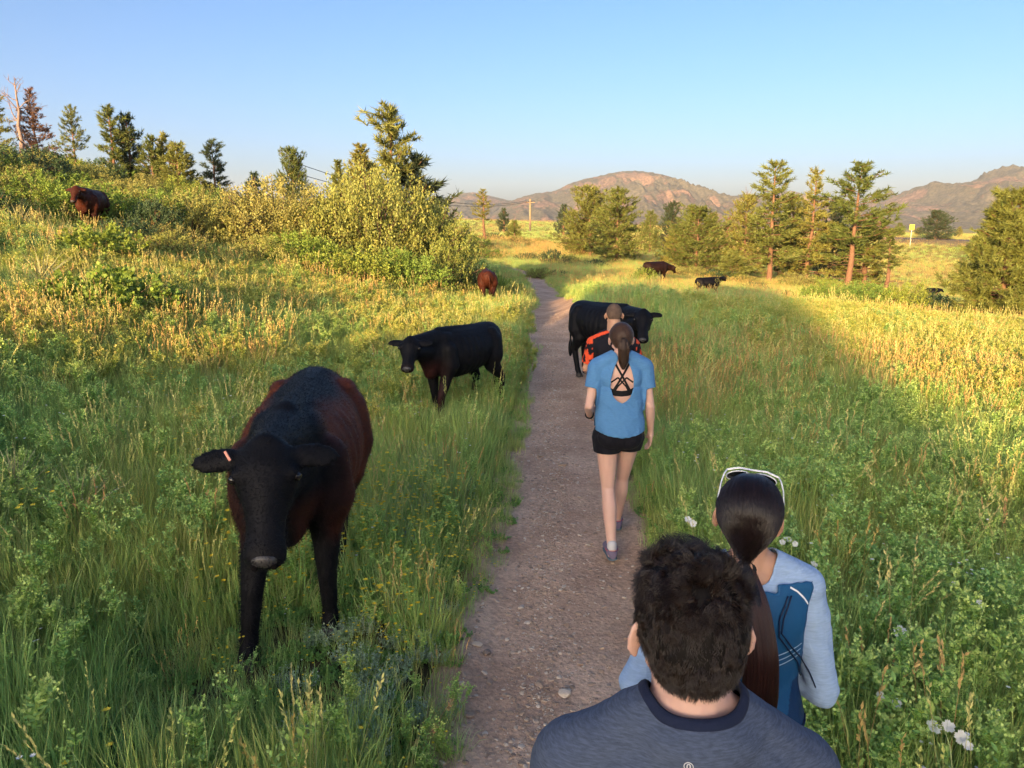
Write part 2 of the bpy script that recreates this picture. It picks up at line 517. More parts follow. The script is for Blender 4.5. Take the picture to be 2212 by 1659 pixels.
def mountain(name, sky, dist, depth, nx=420, ny=130, seed=0, rough=1.0, mats=None):
    xs, zs = skyline_profile(sky, dist)
    X = np.linspace(xs[0], xs[-1], nx)
    ridge = np.interp(X, xs, zs)
    kk = np.ones(5) / 5
    ridge = np.convolve(np.pad(ridge, 2, 'edge'), kk, 'valid')
    W = np.linspace(-0.42, 1, ny)           # -: behind the ridge, 1: foot towards the viewer
    XX, WW = np.meshgrid(X, W)
    RG = np.broadcast_to(ridge, XX.shape)
    YY = dist - WW * depth
    # spurs and gullies run down the slope; ridged noise stretched down the fall line
    sx = XX / 260 + seed * 3.1; sy = YY / 700 + seed
    wob = (fbm(sx * 0.7, sy * 1.3, 3) - 0.5) * 1.6
    rd = 1 - np.abs(2 * fbm(sx + wob, sy, 4) - 1)
    rd2 = 1 - np.abs(2 * fbm(sx * 3.1 + 4 + wob * 2, sy * 2.2, 4) - 1)
    prof = np.where(WW >= 0, (1 - np.clip(WW, 0, 1)) ** 1.25, 1 + WW * 0.9)
    base_z = -25
    amp = smooth(0.0, 0.25, np.abs(WW)) * smooth(1.02, 0.7, WW)
    ZZ = base_z + (RG - base_z) * prof
    ZZ = ZZ + amp * rough * ((rd - 0.72) * 0.42 + (rd2 - 0.72) * 0.16) * (RG - base_z)
    ZZ = ZZ + (fbm(XX / 26, YY / 26, 3) - 0.5) * 16 * rough * (RG > base_z + 15)
    V = np.stack([XX.ravel(), YY.ravel(), ZZ.ravel()], 1)
    idx = np.arange(nx * ny).reshape(ny, nx)
    F = np.stack([idx[:-1, :-1], idx[:-1, 1:], idx[1:, 1:], idx[1:, :-1]], -1).reshape(-1, 4)
    me = mesh_np(name, V, F)
    if me.polygons[len(me.polygons) // 2].normal.z < 0: me.flip_normals()
    return tag(mesh_obj(name, me, mats), kind='structure')


m, n, l, b = mat_new('forested_mountain')
geo = n.new('ShaderNodeNewGeometry')
mp = n.new('ShaderNodeMapping'); mp.inputs['Scale'].default_value = (1 / 85, 1 / 300, 1 / 230)
l.new(geo.outputs['Position'], mp.inputs['Vector'])
nz = n.new('ShaderNodeTexNoise'); nz.inputs['Scale'].default_value = 1; nz.inputs['Detail'].default_value = 9; nz.inputs['Roughness'].default_value = 0.62; nz.inputs['Distortion'].default_value = 0.6
l.new(mp.outputs[0], nz.inputs['Vector'])
big = n.new('ShaderNodeTexNoise'); big.inputs['Scale'].default_value = 1 / 900; big.inputs['Detail'].default_value = 3
l.new(geo.outputs['Position'], big.inputs['Vector'])
add = n.new('ShaderNodeMath'); add.operation = 'MULTIPLY_ADD'; add.inputs[1].default_value = 0.60; l.new(big.outputs[0], add.inputs[0]); l.new(nz.outputs[0], add.inputs[2])
rr = n.new('ShaderNodeValToRGB')
rr.color_ramp.elements[0].position = 0.81; rr.color_ramp.elements[0].color = (0.13, 0.115, 0.082, 1)
rr.color_ramp.elements[1].position = 0.90; rr.color_ramp.elements[1].color = (0.25, 0.16, 0.12, 1)
e = rr.color_ramp.elements.new(0.85); e.color = (0.18, 0.125, 0.088, 1)
l.new(add.outputs[0], rr.inputs[0])
fn = n.new('ShaderNodeTexNoise'); fn.inputs['Scale'].default_value = 1 / 14; fn.inputs['Detail'].default_value = 5
l.new(geo.outputs['Position'], fn.inputs['Vector'])
fr = n.new('ShaderNodeValToRGB'); fr.color_ramp.elements[0].position = 0.35; fr.color_ramp.elements[0].color = (0.5, 0.52, 0.5, 1)
fr.color_ramp.elements[1].position = 0.65; fr.color_ramp.elements[1].color = (1.3, 1.25, 1.15, 1)
l.new(fn.outputs[0], fr.inputs[0])
mx = n.new('ShaderNodeMix'); mx.data_type = 'RGBA'; mx.blend_type = 'MULTIPLY'; mx.inputs[0].default_value = 1
l.new(rr.outputs[0], mx.inputs[6]); l.new(fr.outputs[0], mx.inputs[7]); l.new(mx.outputs[2], b.inputs['Base Color'])
b.inputs['Roughness'].default_value = 1; b.inputs['Specular IOR Level'].default_value = 0.05
MAT_MTN = m
mountain('mountain', [(1040, 486), (1090, 440), (1120, 428), (1165, 416), (1200, 412), (1225, 399), (1250, 390), (1300, 378), (1345, 369), (1385, 369), (1420, 374),
                      (1460, 386), (1500, 404), (1540, 420), (1580, 425), (1610, 418), (1660, 428), (1720, 440), (1800, 470), (1860, 486)], 5200, 2300, seed=1, mats=MAT_MTN)
mountain('mountain', [(640, 486), (800, 462), (930, 440), (965, 430), (1000, 418), (1025, 415), (1060, 423), (1100, 433), (1140, 438), (1200, 450), (1280, 486)], 6000, 1900, seed=4, rough=0.7, mats=MAT_MTN)
mountain('mountain', [(1480, 486), (1560, 440), (1610, 428), (1680, 412), (1710, 412), (1760, 424), (1830, 430), (1870, 446), (1950, 452), (2060, 486)], 6800, 1500, seed=6, rough=0.6, mats=MAT_MTN)
mountain('mountain', [(1800, 500), (1860, 470), (1900, 456), (1960, 440), (1985, 428), (2005, 410), (2016, 393), (2030, 392), (2055, 398), (2090, 393), (2130, 394), (2160, 384),
                      (2212, 364), (2260, 350), (2330, 345), (2420, 380), (2560, 440), (2700, 486)], 4300, 2000, seed=9, rough=1.5, mats=MAT_MTN)
mountain('mountain', [(1700, 470), (1800, 436), (1900, 428), (1940, 430), (2000, 445), (2100, 480)], 9500, 1500, seed=12, rough=0.4, mats=MAT_MTN)

# ------------------------------------------------------------------ air: thin even haze that fades the mountains
hz = bpy.data.meshes.new('haze')
bm = bmesh.new(); bmesh.ops.create_cube(bm, size=1)
for v_ in bm.verts:
    v_.co = Vector((v_.co.x * 16000, 5050 + v_.co.y * 13100, -60 + (v_.co.z + 0.5) * 640))
bm.to_mesh(hz); bm.free()
m = bpy.data.materials.new('haze'); m.use_nodes = True
m.node_tree.nodes.clear()
ho = m.node_tree.nodes.new('ShaderNodeOutputMaterial'); hv = m.node_tree.nodes.new('ShaderNodeVolumePrincipled')
hv.inputs['Density'].default_value = 0.00006
hv.inputs['Color'].default_value = (0.72, 0.84, 1.0, 1)
hv.inputs['Anisotropy'].default_value = 0.0
m.node_tree.links.new(hv.outputs[0], ho.inputs['Volume'])
haze = mesh_obj('haze', hz, m, smooth_=False); tag(haze, kind='stuff')
# ------------------------------------------------------------------ plant building blocks
def unit(v):
    return v / np.maximum(np.linalg.norm(v, axis=-1, keepdims=True), 1e-9)


class Geo:
    """collects triangles with one tint per vertex"""
    def __init__(self):
        self.V = []; self.F = []; self.C = []; self.n = 0

    def add(self, V, F, C):
        V = np.asarray(V, float).reshape(-1, 3); F = np.asarray(F, int)
        C = np.asarray(C, float)
        if C.ndim == 1: C = np.broadcast_to(C, (len(V), 3))
        self.V.append(V); self.F.append(F + self.n); self.C.append(C); self.n += len(V)

    def mesh(self, name):
        me = mesh_np(name, np.vstack(self.V), np.vstack(self.F))
        color_attr(me, 'tint', np.vstack(self.C))
        return me

    # flat pointed blades: base points, tip points, half widths, bend
    def blades(self, base, tip, w, bend, tint, seg=2, droop=None):
        base = np.asarray(base, float); tip = np.asarray(tip, float); n_ = len(base)
        d = tip - base; L = np.linalg.norm(d, axis=1, keepdims=True)
        side = unit(np.cross(d, np.random.default_rng(n_).normal(size=(n_, 3)))) * np.asarray(w).reshape(-1, 1)
        out = np.asarray(bend).reshape(-1, 1) * L
        hd = unit(d * [1, 1, 0] + 1e-6)
        lev = np.linspace(0, 1, seg + 1)
        rows = []
        for t in lev:
            c = base + d * t + hd * out * (t * t - t) * 1.0 + np.array([0, 0, 1.0]) * (out * 0.9 * (t - t * t))
            k = (1 - t) ** 0.7 if t < 1 else 0
            rows.append(c - side * k); rows.append(c + side * k)
        rows = rows[:-1]                                   # one tip vertex
        nv = len(rows)
        V_ = np.stack(rows, 1).reshape(-1, 3)
        f = []
        for s in range(seg - 1):
            a = s * 2
            f += [(a, a + 1, a + 3), (a, a + 3, a + 2)]
        a = (seg - 1) * 2
        f += [(a, a + 1, a + 2)]
        f = np.array(f)
        F_ = (f[None] + (np.arange(n_) * nv)[:, None, None]).reshape(-1, 3)
        self.add(V_, F_, np.repeat(np.asarray(tint, float).reshape(-1, 3), nv, 0))

    # small diamond leaves
    def leaves(self, pos, direc, normal, ln, wd, tint):
        pos = np.asarray(pos, float); d = unit(np.asarray(direc, float)); n_ = len(pos)
        s = unit(np.cross(d, normal)); nn = np.cross(s, d)
        ln = np.asarray(ln).reshape(-1, 1) * np.ones((n_, 1)); wd = np.asarray(wd).reshape(-1, 1) * np.ones((n_, 1))
        a = pos; b_ = pos + d * ln * 0.45 + s * wd + nn * ln * 0.08; c = pos + d * ln; e_ = pos + d * ln * 0.45 - s * wd + nn * ln * 0.08
        V_ = np.stack([a, b_, c, e_], 1).reshape(-1, 3)
        f = np.array([(0, 1, 2), (0, 2, 3)])
        F_ = (f[None] + (np.arange(n_) * 4)[:, None, None]).reshape(-1, 3)
        self.add(V_, F_, np.repeat(np.asarray(tint, float).reshape(-1, 3), 4, 0))

    def tube(self, pts, radii, tint, k=4):
        pts = np.asarray(pts, float); m_ = len(pts)
        d = np.gradient(pts, axis=0); d = unit(d)
        ref = np.array([0.3, 0.2, 1.0]) if abs(d[0, 2]) < 0.9 else np.array([1.0, 0.1, 0])
        s = unit(np.cross(d, ref)); t = np.cross(d, s)
        an = np.arange(k) / k * 2 * np.pi
        r = np.asarray(radii, float).reshape(-1, 1, 1) * np.ones((m_, 1, 1))
        V_ = pts[:, None] + r * (s[:, None] * np.cos(an)[None, :, None] + t[:, None] * np.sin(an)[None, :, None])
        f = []
        for i in range(m_ - 1):
            for j in range(k):
                a = i * k + j; b_ = i * k + (j + 1) % k
                f += [(a, b_, b_ + k), (a, b_ + k, a + k)]
        self.add(V_.reshape(-1, 3), f, np.asarray(tint, float))


def tints(r, n_, lo=0.75, hi=1.25, hue=0.08):
    v = r.uniform(lo, hi, (n_, 1))
    h = r.normal(0, hue, (n_, 1))
    return np.clip(np.hstack([v * (1 + h), v, v * (1 - h)]), 0, 2)


def grass_clump(seed, n_=46, h=0.38, spread=0.13, w=0.0028, lean=0.35, heads=0, bend=0.25):
    r = np.random.default_rng(seed); g = Geo()
    a = r.uniform(0, 2 * np.pi, n_); q = np.sqrt(r.random(n_)) * spread
    base = np.stack([np.cos(a) * q, np.sin(a) * q, -0.03 + 0 * a], 1)
    hh = h * r.uniform(0.45, 1.1, n_)
    a2 = a + r.normal(0, 0.9, n_)
    ln = lean * r.uniform(0.1, 1.0, n_) * hh
    tip = base + np.stack([np.cos(a2) * ln, np.sin(a2) * ln, hh], 1)
    g.blades(base, tip, w * r.uniform(0.6, 1.3, n_), bend * r.uniform(0.2, 1.6, n_), tints(r, n_, 0.7, 1.3), seg=3)
    for i in range(heads):
        a = r.uniform(0, 6.28); q = r.uniform(0, spread)
        b0 = np.array([math.cos(a) * q, math.sin(a) * q, 0]); top = b0 + np.array([r.normal(0, 0.08), r.normal(0, 0.08), h * r.uniform(1.05, 1.5)])
        mid = (b0 + top) / 2 + [0, 0, 0.02]
        g.tube([b0, mid, top], [0.0016, 0.0012, 0.0008], np.array([1.15, 1.0, 0.8]), 3)
        m_ = 10
        t = np.linspace(0.78, 1.0, m_)[:, None]
        pos = b0 * (1 - t) + top * t
        dr = unit((top - b0)[None] + r.normal(0, 0.05, (m_, 3)))
        g.leaves(pos, dr + r.normal(0, 0.25, (m_, 3)), r.normal(size=(m_, 3)), 0.028, 0.005, np.tile([1.35, 1.12, 0.85], (m_, 1)))
    return g.mesh('grass_clump')


def forb(seed, stems=3, h=0.42, leaf=0.040, lw=0.0085, spray=True, per=34, flower=None, nfl=0):
    """leafy weed: upright stems with whorled narrow leaves that branch into a flat spray of buds"""
    r = np.random.default_rng(seed); g = Geo(); fl = Geo()
    for s_ in range(stems):
        a = r.uniform(0, 6.28); q = r.uniform(0.0, 0.05)
        b0 = np.array([math.cos(a) * q, math.sin(a) * q, -0.02]); H = h * r.uniform(0.65, 1.1)
        top = b0 + np.array([math.cos(a) * H * r.uniform(0.05, 0.3), math.sin(a) * H * r.uniform(0.05, 0.3), H])
        t = np.linspace(0, 1, 6)[:, None]
        ax = b0 * (1 - t) + top * t + np.array([math.cos(a), math.sin(a), 0]) * (t * (1 - t)) * -0.05
        g.tube(ax, np.linspace(0.0028, 0.0012, 6), np.array([0.9, 1.0, 0.75]), 3)
        segs = [(ax[0], ax[-1], per, leaf)]
        if spray:
            for k in range(r.integers(5, 9)):
                tt = r.uniform(0.55, 0.98); p0 = b0 * (1 - tt) + top * tt
                aa = r.uniform(0, 6.28); L = H * r.uniform(0.12, 0.3)
                p1 = p0 + np.array([math.cos(aa) * L * 0.6, math.sin(aa) * L * 0.6, L * 0.8])
                g.tube([p0, p1], [0.0012, 0.0008], np.array([1.0, 1.05, 0.8]), 3)
                segs.append((p0, p1, 7, leaf * 0.6))
                m_ = 6
                g.leaves(p1 + r.normal(0, 0.008, (m_, 3)), r.normal(0, 0.6, (m_, 3)) + [0, 0, 0.8], r.normal(size=(m_, 3)), 0.016, 0.0055,
                         np.tile([1.35, 1.15, 1.3], (m_, 1)) * r.uniform(0.9, 1.3, (m_, 1)))
        for (p0, p1, cnt, ll) in segs:
            tt = r.random((cnt, 1)) ** 0.8
            pos = p0 * (1 - tt) + p1 * tt
            aa = r.uniform(0, 6.28, cnt)
            d = np.stack([np.cos(aa), np.sin(aa), r.uniform(0.1, 1.1, cnt)], 1)
            g.leaves(pos, d, np.tile([0, 0, 1.0], (cnt, 1)) + r.normal(0, 0.3, (cnt, 3)), ll * r.uniform(0.6, 1.2, cnt), lw * r.uniform(0.7, 1.2, cnt), tints(r, cnt, 0.8, 1.25))
    return g.mesh('weed')


def sage(seed, n_=34, h=0.22, spread=0.12, per=16, leaf=0.03, lw=0.0045):
    r = np.random.default_rng(seed); g = Geo()
    for i in range(n_):
        a = r.uniform(0, 6.28); q = spread * math.sqrt(r.random())
        b0 = np.array([math.cos(a) * q * 0.5, math.sin(a) * q * 0.5, 0]); top = np.array([math.cos(a) * q * 1.3, math.sin(a) * q * 1.3, h * r.uniform(0.5, 1)])
        tt = r.uniform(0.2, 1.0, (per, 1)); pos = b0 * (1 - tt) + top * tt
        aa = r.uniform(0, 6.28, per)
        d = np.stack([np.cos(aa), np.sin(aa), r.uniform(0.2, 1.4, per)], 1)
        g.leaves(pos, d, r.normal(size=(per, 3)), leaf * r.uniform(0.7, 1.3, per), lw, tints(r, per, 0.75, 1.25, 0.03))
    return g.mesh('sage')


def flower_spray(seed, n_=7, h=0.2, spread=0.12, petal=0.012):
    r = np.random.default_rng(seed); g = Geo()
    for i in range(n_):
        a = r.uniform(0, 6.28); q = spread * math.sqrt(r.random())
        p = np.array([math.cos(a) * q, math.sin(a) * q, h * r.uniform(0.6, 1.15)])
        m_ = 7
        aa = np.arange(m_) / m_ * 6.28 + r.random()
        d = np.stack([np.cos(aa), np.sin(aa), np.full(m_, 0.35)], 1)
        g.leaves(np.tile(p, (m_, 1)), d, np.tile([0, 0, 1.0], (m_, 1)), petal, petal * 0.4, tints(r, m_, 0.9, 1.2, 0.02))
    return g.mesh('blossoms')


# ------------------------------------------------------------------ leaf materials
M_GRASS = leaf_mat('grass', [(0.30, 0.48, 0.14), (0.36, 0.54, 0.15), (0.44, 0.58, 0.18), (0.53, 0.58, 0.22)], 0.40, patch=(1.25, 1.0, 0.85), pscale=0.5)
M_STRAW = leaf_mat('straw', [(0.42, 0.36, 0.16), (0.48, 0.38, 0.20), (0.40, 0.37, 0.14), (0.46, 0.32, 0.19)], 0.3)
M_FORB = leaf_mat('weed_leaf', [(0.32, 0.50, 0.13), (0.39, 0.56, 0.14), (0.46, 0.60, 0.16)], 0.38, patch=(0.85, 0.95, 1.1), pscale=0.7)
M_SPURGE = leaf_mat('spurge_leaf', [(0.34, 0.42, 0.09), (0.41, 0.47, 0.10), (0.48, 0.48, 0.12)], 0.38)
M_SAGE = leaf_mat('sage_leaf', [(0.34, 0.46, 0.31), (0.40, 0.50, 0.35), (0.30, 0.44, 0.24)], 0.25)
M_TALL = leaf_mat('tall_grass', [(0.42, 0.52, 0.20), (0.50, 0.56, 0.26), (0.52, 0.50, 0.26)], 0.3)
M_DKLEAF = leaf_mat('low_leaf', [(0.17, 0.34, 0.09), (0.22, 0.40, 0.10)], 0.35)
M_YELLOW = leaf_mat('yellow_petal', [(0.75, 0.55, 0.03), (0.8, 0.62, 0.06)], 0.3)
M_WHITE = leaf_mat('white_petal', [(0.88, 0.88, 0.84), (0.85, 0.86, 0.84)], 0.3)


def proto(me, mat):
    me.materials.append(mat)
    return bpy.data.objects.new(me.name, me)          # never linked: only its shape is used by the field it belongs to


def field(name, P, rot, scl, pick, protos, label=None):
    """one mass of growth: a point per plant, the plants set on the points by geometry nodes"""
    me = bpy.data.meshes.new(name)
    me.vertices.add(len(P)); me.vertices.foreach_set('co', np.asarray(P, np.float32).ravel())
    a = me.attributes.new('rot', 'FLOAT_VECTOR', 'POINT'); a.data.foreach_set('vector', np.asarray(rot, np.float32).ravel())
    a = me.attributes.new('scl', 'FLOAT_VECTOR', 'POINT'); a.data.foreach_set('vector', np.asarray(scl, np.float32).ravel())
    a = me.attributes.new('pick', 'INT', 'POINT'); a.data.foreach_set('value', np.asarray(pick, np.int32).ravel())
    o = link(bpy.data.objects.new(name, me))
    ng = bpy.data.node_groups.new(name, 'GeometryNodeTree')
    ng.interface.new_socket('Geometry', in_out='INPUT', socket_type='NodeSocketGeometry')
    ng.interface.new_socket('Geometry', in_out='OUTPUT', socket_type='NodeSocketGeometry')
    gi = ng.nodes.new('NodeGroupInput'); go = ng.nodes.new('NodeGroupOutput')
    ip = ng.nodes.new('GeometryNodeInstanceOnPoints'); ip.inputs['Pick Instance'].default_value = True
    gti = ng.nodes.new('GeometryNodeGeometryToInstance')
    for p in reversed(protos):
        oi = ng.nodes.new('GeometryNodeObjectInfo'); oi.inputs['Object'].default_value = p
        ng.links.new(oi.outputs['Geometry'], gti.inputs[0])
    ng.links.new(gi.outputs[0], ip.inputs['Points']); ng.links.new(gti.outputs[0], ip.inputs['Instance'])
    for nm, typ, sock in (('rot', 'FLOAT_VECTOR', 'Rotation'), ('scl', 'FLOAT_VECTOR', 'Scale'), ('pick', 'INT', 'Instance Index')):
        na = ng.nodes.new('GeometryNodeInputNamedAttribute'); na.data_type = typ; na.inputs['Name'].default_value = nm
        ng.links.new(na.outputs['Attribute'], ip.inputs[sock])
    ng.links.new(ip.outputs[0], go.inputs[0])
    md = o.modifiers.new('field', 'NODES'); md.node_group = ng
    return tag(o, kind='stuff')


def scatter_pts(seed, dens_near, r0=1.2, r1=70, fall=9.0, half_deg=41, power=1.35):
    """points in the part of the meadow the place shows; density thins with distance"""
    r = np.random.default_rng(seed)
    rr = np.linspace(r0, r1, 400); th = 2 * R(half_deg)
    dens = dens_near * np.minimum(1, (fall / rr) ** power)
    cdf = np.cumsum(dens * rr * th) * (rr[1] - rr[0])
    N = int(cdf[-1])
    rad_ = np.interp(r.random(N) * cdf[-1], cdf, rr)
    a = r.uniform(-R(half_deg), R(half_deg), N)
    x = np.sin(a) * rad_; y = np.cos(a) * rad_ - 0.8
    return x, y, r


def off_path(x, y, margin=0.0):
    return (np.abs(x - path_x(y)) > path_half(y) * (0.98 + 0.42 * (fbm(x * 0.2 + 3 + np.sign(x - path_x(y)) * 7, y * 1.1, 4) - 0.5) * 2) + margin) | (y > 58)


# big shrubs stand here; also used to thin the grass
NEAR_PATH = lambda x, y: np.abs(x - path_x(y)) - path_half(y)


def ell(x, y, cx, cy, rx, ry, soft=0.35):
    d = np.sqrt(((x - cx) / rx) ** 2 + ((y - cy) / ry) ** 2)
    return 1 - smooth(1 - soft, 1 + soft, d)


def trampled(x, y):
    return np.maximum(ell(x, y, -1.28, 3.45, 0.75, 0.65), 0.7 * ell(x, y, -0.75, 8.6, 0.9, 0.6))


def do_field(name, seed, dens, protos, prob, hscale, r1=70, fall=9.0, power=1.35, margin=0.0, tilt=0.1, grow=0.012):
    x, y, r = scatter_pts(seed, dens, r1=r1, fall=fall, power=power)
    keep = off_path(x, y, margin) & (r.random(len(x)) < prob(x, y)) & (np.hypot(x, y) > 1.0)
    x = x[keep]; y = y[keep]
    z = height(x, y)
    n_ = len(x)
    dist = np.hypot(x, y)
    s = hscale(x, y) * r.uniform(0.75, 1.25, n_)
    # plants get lower right beside the worn path
    s = s * (0.45 + 0.55 * smooth(0.0, 0.5, NEAR_PATH(x, y))) * (1 - 0.45 * trampled(x, y))
    wide = s * (1 + grow * np.maximum(dist - 9, 0))
    scl = np.stack([wide, wide, s], 1)
    rot = np.stack([r.normal(0, tilt, n_), r.normal(0, tilt, n_), r.uniform(0, 6.28, n_)], 1)
    pick = r.integers(0, len(protos), n_)
    return field(name, np.stack([x, y, z], 1), rot, scl, pick, protos)


def m_straw(x, y):
    n_ = fbm(x * 0.45 + 31, y * 0.3 + 4, 3)
    base = smooth(0.58, 0.72, n_) * 0.26
    base = base * (0.04 + 0.96 * smooth(6, 10, y))
    base = np.maximum(base, ell(x, y, 2.6, 10.5, 1.6, 2.6) * 0.3 * (0.4 + n_))
    base = np.maximum(base, ell(x, y, -5.6, 10.5, 1.4, 2.2) * 0.3 * (0.2 + n_))
    base = np.maximum(base, ell(x, y, 6.6, 9.5, 1.8, 2.4) * 0.35)
    base = np.maximum(base, smooth(24, 40, y) * 0.30 * (x > 2))
    base = np.maximum(base, smooth(13, 17, y) * smooth(-1, -3, x) * 0.12)
    return base


def m_sage(x, y):
    return np.maximum(ell(x, y, -0.75, 3.45, 0.55, 0.65) * 0.7, ell(x, y, -0.65, 6.2, 0.35, 1.3) * 0.3)


def m_yflow(x, y):
    return ell(x, y, -0.85, 4.6, 0.8, 1.3)


def m_forb(x, y):
    n_ = fbm(x * 0.6 + 3, y * 0.6 + 14, 3)
    return np.clip(smooth(0.42, 0.58, n_) * 0.9 + 0.12, 0, 1) * (1 - m_sage(x, y)) * (1 - 0.7 * m_yflow(x, y))


def m_spurge(x, y):
    n_ = fbm(x * 0.5 + 13, y * 0.4 + 44, 3)
    right = ell(x, y, 10.5, 17, 5.5, 10) * (0.35 + 0.65 * smooth(0.40, 0.56, n_))
    left = ell(x, y, -6, 14, 7, 6) * smooth(0.40, 0.54, n_) * 0.8
    return np.maximum(right, left) * (y > 6)


GR = [proto(grass_clump(10 + i, 48, h_, 0.13, w_, le, 0, be), M_GRASS) for i, (h_, w_, le, be) in
      enumerate(((0.36, 0.0030, 0.35, 0.25), (0.30, 0.0026, 0.6, 0.4), (0.42, 0.0032, 0.25, 0.15), (0.26, 0.0030, 0.8, 0.5)))]
GT = [proto(grass_clump(130 + i, 5, 0.5, 0.12, 0.0026, 0.35, 4, 0.25), M_TALL) for i in range(3)]
GS = [proto(grass_clump(30 + i, 26, 0.36, 0.11, 0.0022, 0.3, 5, 0.2), M_STRAW) for i in range(3)]
FB = [proto(forb(50 + i, 3, 0.42), M_FORB) for i in range(5)]
SPG = [proto(forb(70 + i, 6, 0.34, leaf=0.034, lw=0.008, per=38), M_SPURGE) for i in range(4)]
SG = [proto(sage(90 + i), M_SAGE) for i in range(3)]
LW = [proto(sage(95 + i, 20, 0.13, 0.12, 12, 0.036, 0.011), M_DKLEAF) for i in range(3)]
YF = [proto(flower_spray(101 + i, 4, 0.36, 0.14, 0.016), M_YELLOW) for i in range(3)]
WF = [proto(flower_spray(111 + i, 3, 0.36, 0.15, 0.011), M_WHITE) for i in range(3)]

hvar = lambda x, y: 0.72 + 0.55 * fbm(x * 0.5, y * 0.5 + 20, 3)
do_field('grass', 1, 165, GR, lambda x, y: 1 - 0.45 * m_straw(x, y) - 0.55 * m_sage(x, y) - 0.3 * m_yflow(x, y), hvar, r1=80, fall=9, power=1.25)
do_field('dry_grass', 2, 70, GS, m_straw, lambda x, y: 1.0 * hvar(x, y), r1=90, fall=9, power=1.3)
do_field('dry_grass', 22, 2, GS, lambda x, y: 0.5 + 0 * x, lambda x, y: 1.0 * hvar(x, y), r1=60, fall=12, power=1.2)
do_field('tall_grass', 23, 9, GT, lambda x, y: 0.3 + 0.7 * smooth(0.4, 0.6, fbm(x * 0.7, y * 0.7 + 50, 3)), lambda x, y: 0.95 * hvar(x, y), r1=45, fall=9, power=1.1, tilt=0.2)
do_field('grass', 41, 2.2, GR, lambda x, y: smooth(45, 70, np.hypot(x, y)) * 0.9, lambda x, y: 1.5 + 0 * x, r1=330, fall=60, power=1.4, grow=0.009)
do_field('dry_grass', 42, 2.2, GS, lambda x, y: smooth(40, 70, np.hypot(x, y)) * smooth(0.35, 0.6, fbm(x * 0.04, y * 0.025, 3)), lambda x, y: 1.5 + 0 * x, r1=330, fall=60, power=1.4, grow=0.009)
do_field('weeds', 3, 44, FB, m_forb, lambda x, y: 0.95 * hvar(x, y), r1=45, fall=10, tilt=0.16)
do_field('leafy_weeds', 4, 60, SPG, m_spurge, lambda x, y: 1.05 * hvar(x, y), r1=45, fall=14, tilt=0.12)
do_field('sage_ground_cover', 5, 60, SG, m_sage, lambda x, y: 0.9 + 0 * x, r1=12)
do_field('low_leaves', 6, 50, LW, lambda x, y: 0.65 + 0 * x, lambda x, y: 1 + 0 * x, r1=25, fall=7)
do_field('yellow_wildflowers', 7, 60, YF, lambda x, y: np.clip(m_yflow(x, y) * 0.95 + 0.02 + ell(x, y, -0.2, 2.6, 0.5, 0.6) * 0.3, 0, 1), lambda x, y: 1 + 0 * x, r1=14)
do_field('white_wildflowers', 8, 45, WF, lambda x, y: 0.03 + 0.35 * ell(x, y, 1.9, 6.2, 0.6, 1.2) + 0.15 * ell(x, y, 2.3, 3.4, 1.2, 1.6), lambda x, y: 1 + 0 * x, r1=18)

# ------------------------------------------------------------------ loose stones of the path
def stone_mesh(seed, flat=0.55):
    bm = bmesh.new(); bmesh.ops.create_icosphere(bm, subdivisions=2, radius=1)
    r = np.random.default_rng(seed)
    for k in range(7):
        nv = Vector(r.normal(size=3)).normalized(); dd = r.uniform(0.55, 0.85)
        for v in bm.verts:
            q = v.co.dot(nv) - dd
            if q > 0: v.co -= nv * q * 0.9
    for v in bm.verts:
        v.co *= 1 + 0.12 * mnoise.noise(v.co * 2 + Vector((seed, 0, 0))); v.co.z *= flat; v.co.x *= 1.2
    me = bpy.data.meshes.new('stone'); bm.to_mesh(me); bm.free()
    return me


def stone_mat():
    m, n, l, b = mat_new('stone')
    oi = n.new('ShaderNodeObjectInfo'); cr = n.new('ShaderNodeValToRGB')
    cr.color_ramp.elements[0].color = (0.26, 0.18, 0.13, 1); cr.color_ramp.elements[1].color = (0.62, 0.52, 0.42, 1)
    e = cr.color_ramp.elements.new(0.6); e.color = (0.40, 0.29, 0.21, 1)
    l.new(oi.outputs['Random'], cr.inputs[0])
    tc = n.new('ShaderNodeTexCoord'); nz = n.new('ShaderNodeTexNoise'); nz.inputs['Scale'].default_value = 3; nz.inputs['Detail'].default_value = 5
    l.new(tc.outputs['Object'], nz.inputs['Vector'])
    mx = n.new('ShaderNodeMix'); mx.data_type = 'RGBA'; mx.blend_type = 'MULTIPLY'; mx.inputs[0].default_value = 0.8
    rp = n.new('ShaderNodeValToRGB'); rp.color_ramp.elements[0].color = (0.6, 0.6, 0.6, 1); rp.color_ramp.elements[1].color = (1.3, 1.3, 1.3, 1)
    l.new(nz.outputs[0], rp.inputs[0]); l.new(cr.outputs[0], mx.inputs[6]); l.new(rp.outputs[0], mx.inputs[7]); l.new(mx.outputs[2], b.inputs['Base Color'])
    b.inputs['Roughness'].default_value = 0.85
    return m


M_STONE = stone_mat()
STONES = [proto(stone_mesh(i), M_STONE) for i in range(5)]


def path_z(x, y):
    return height(x, y) + 0.05 * (1 - smooth(0.8, 1.35, np.abs(x - path_x(y)) / path_half(y))) * 0 + 0.012


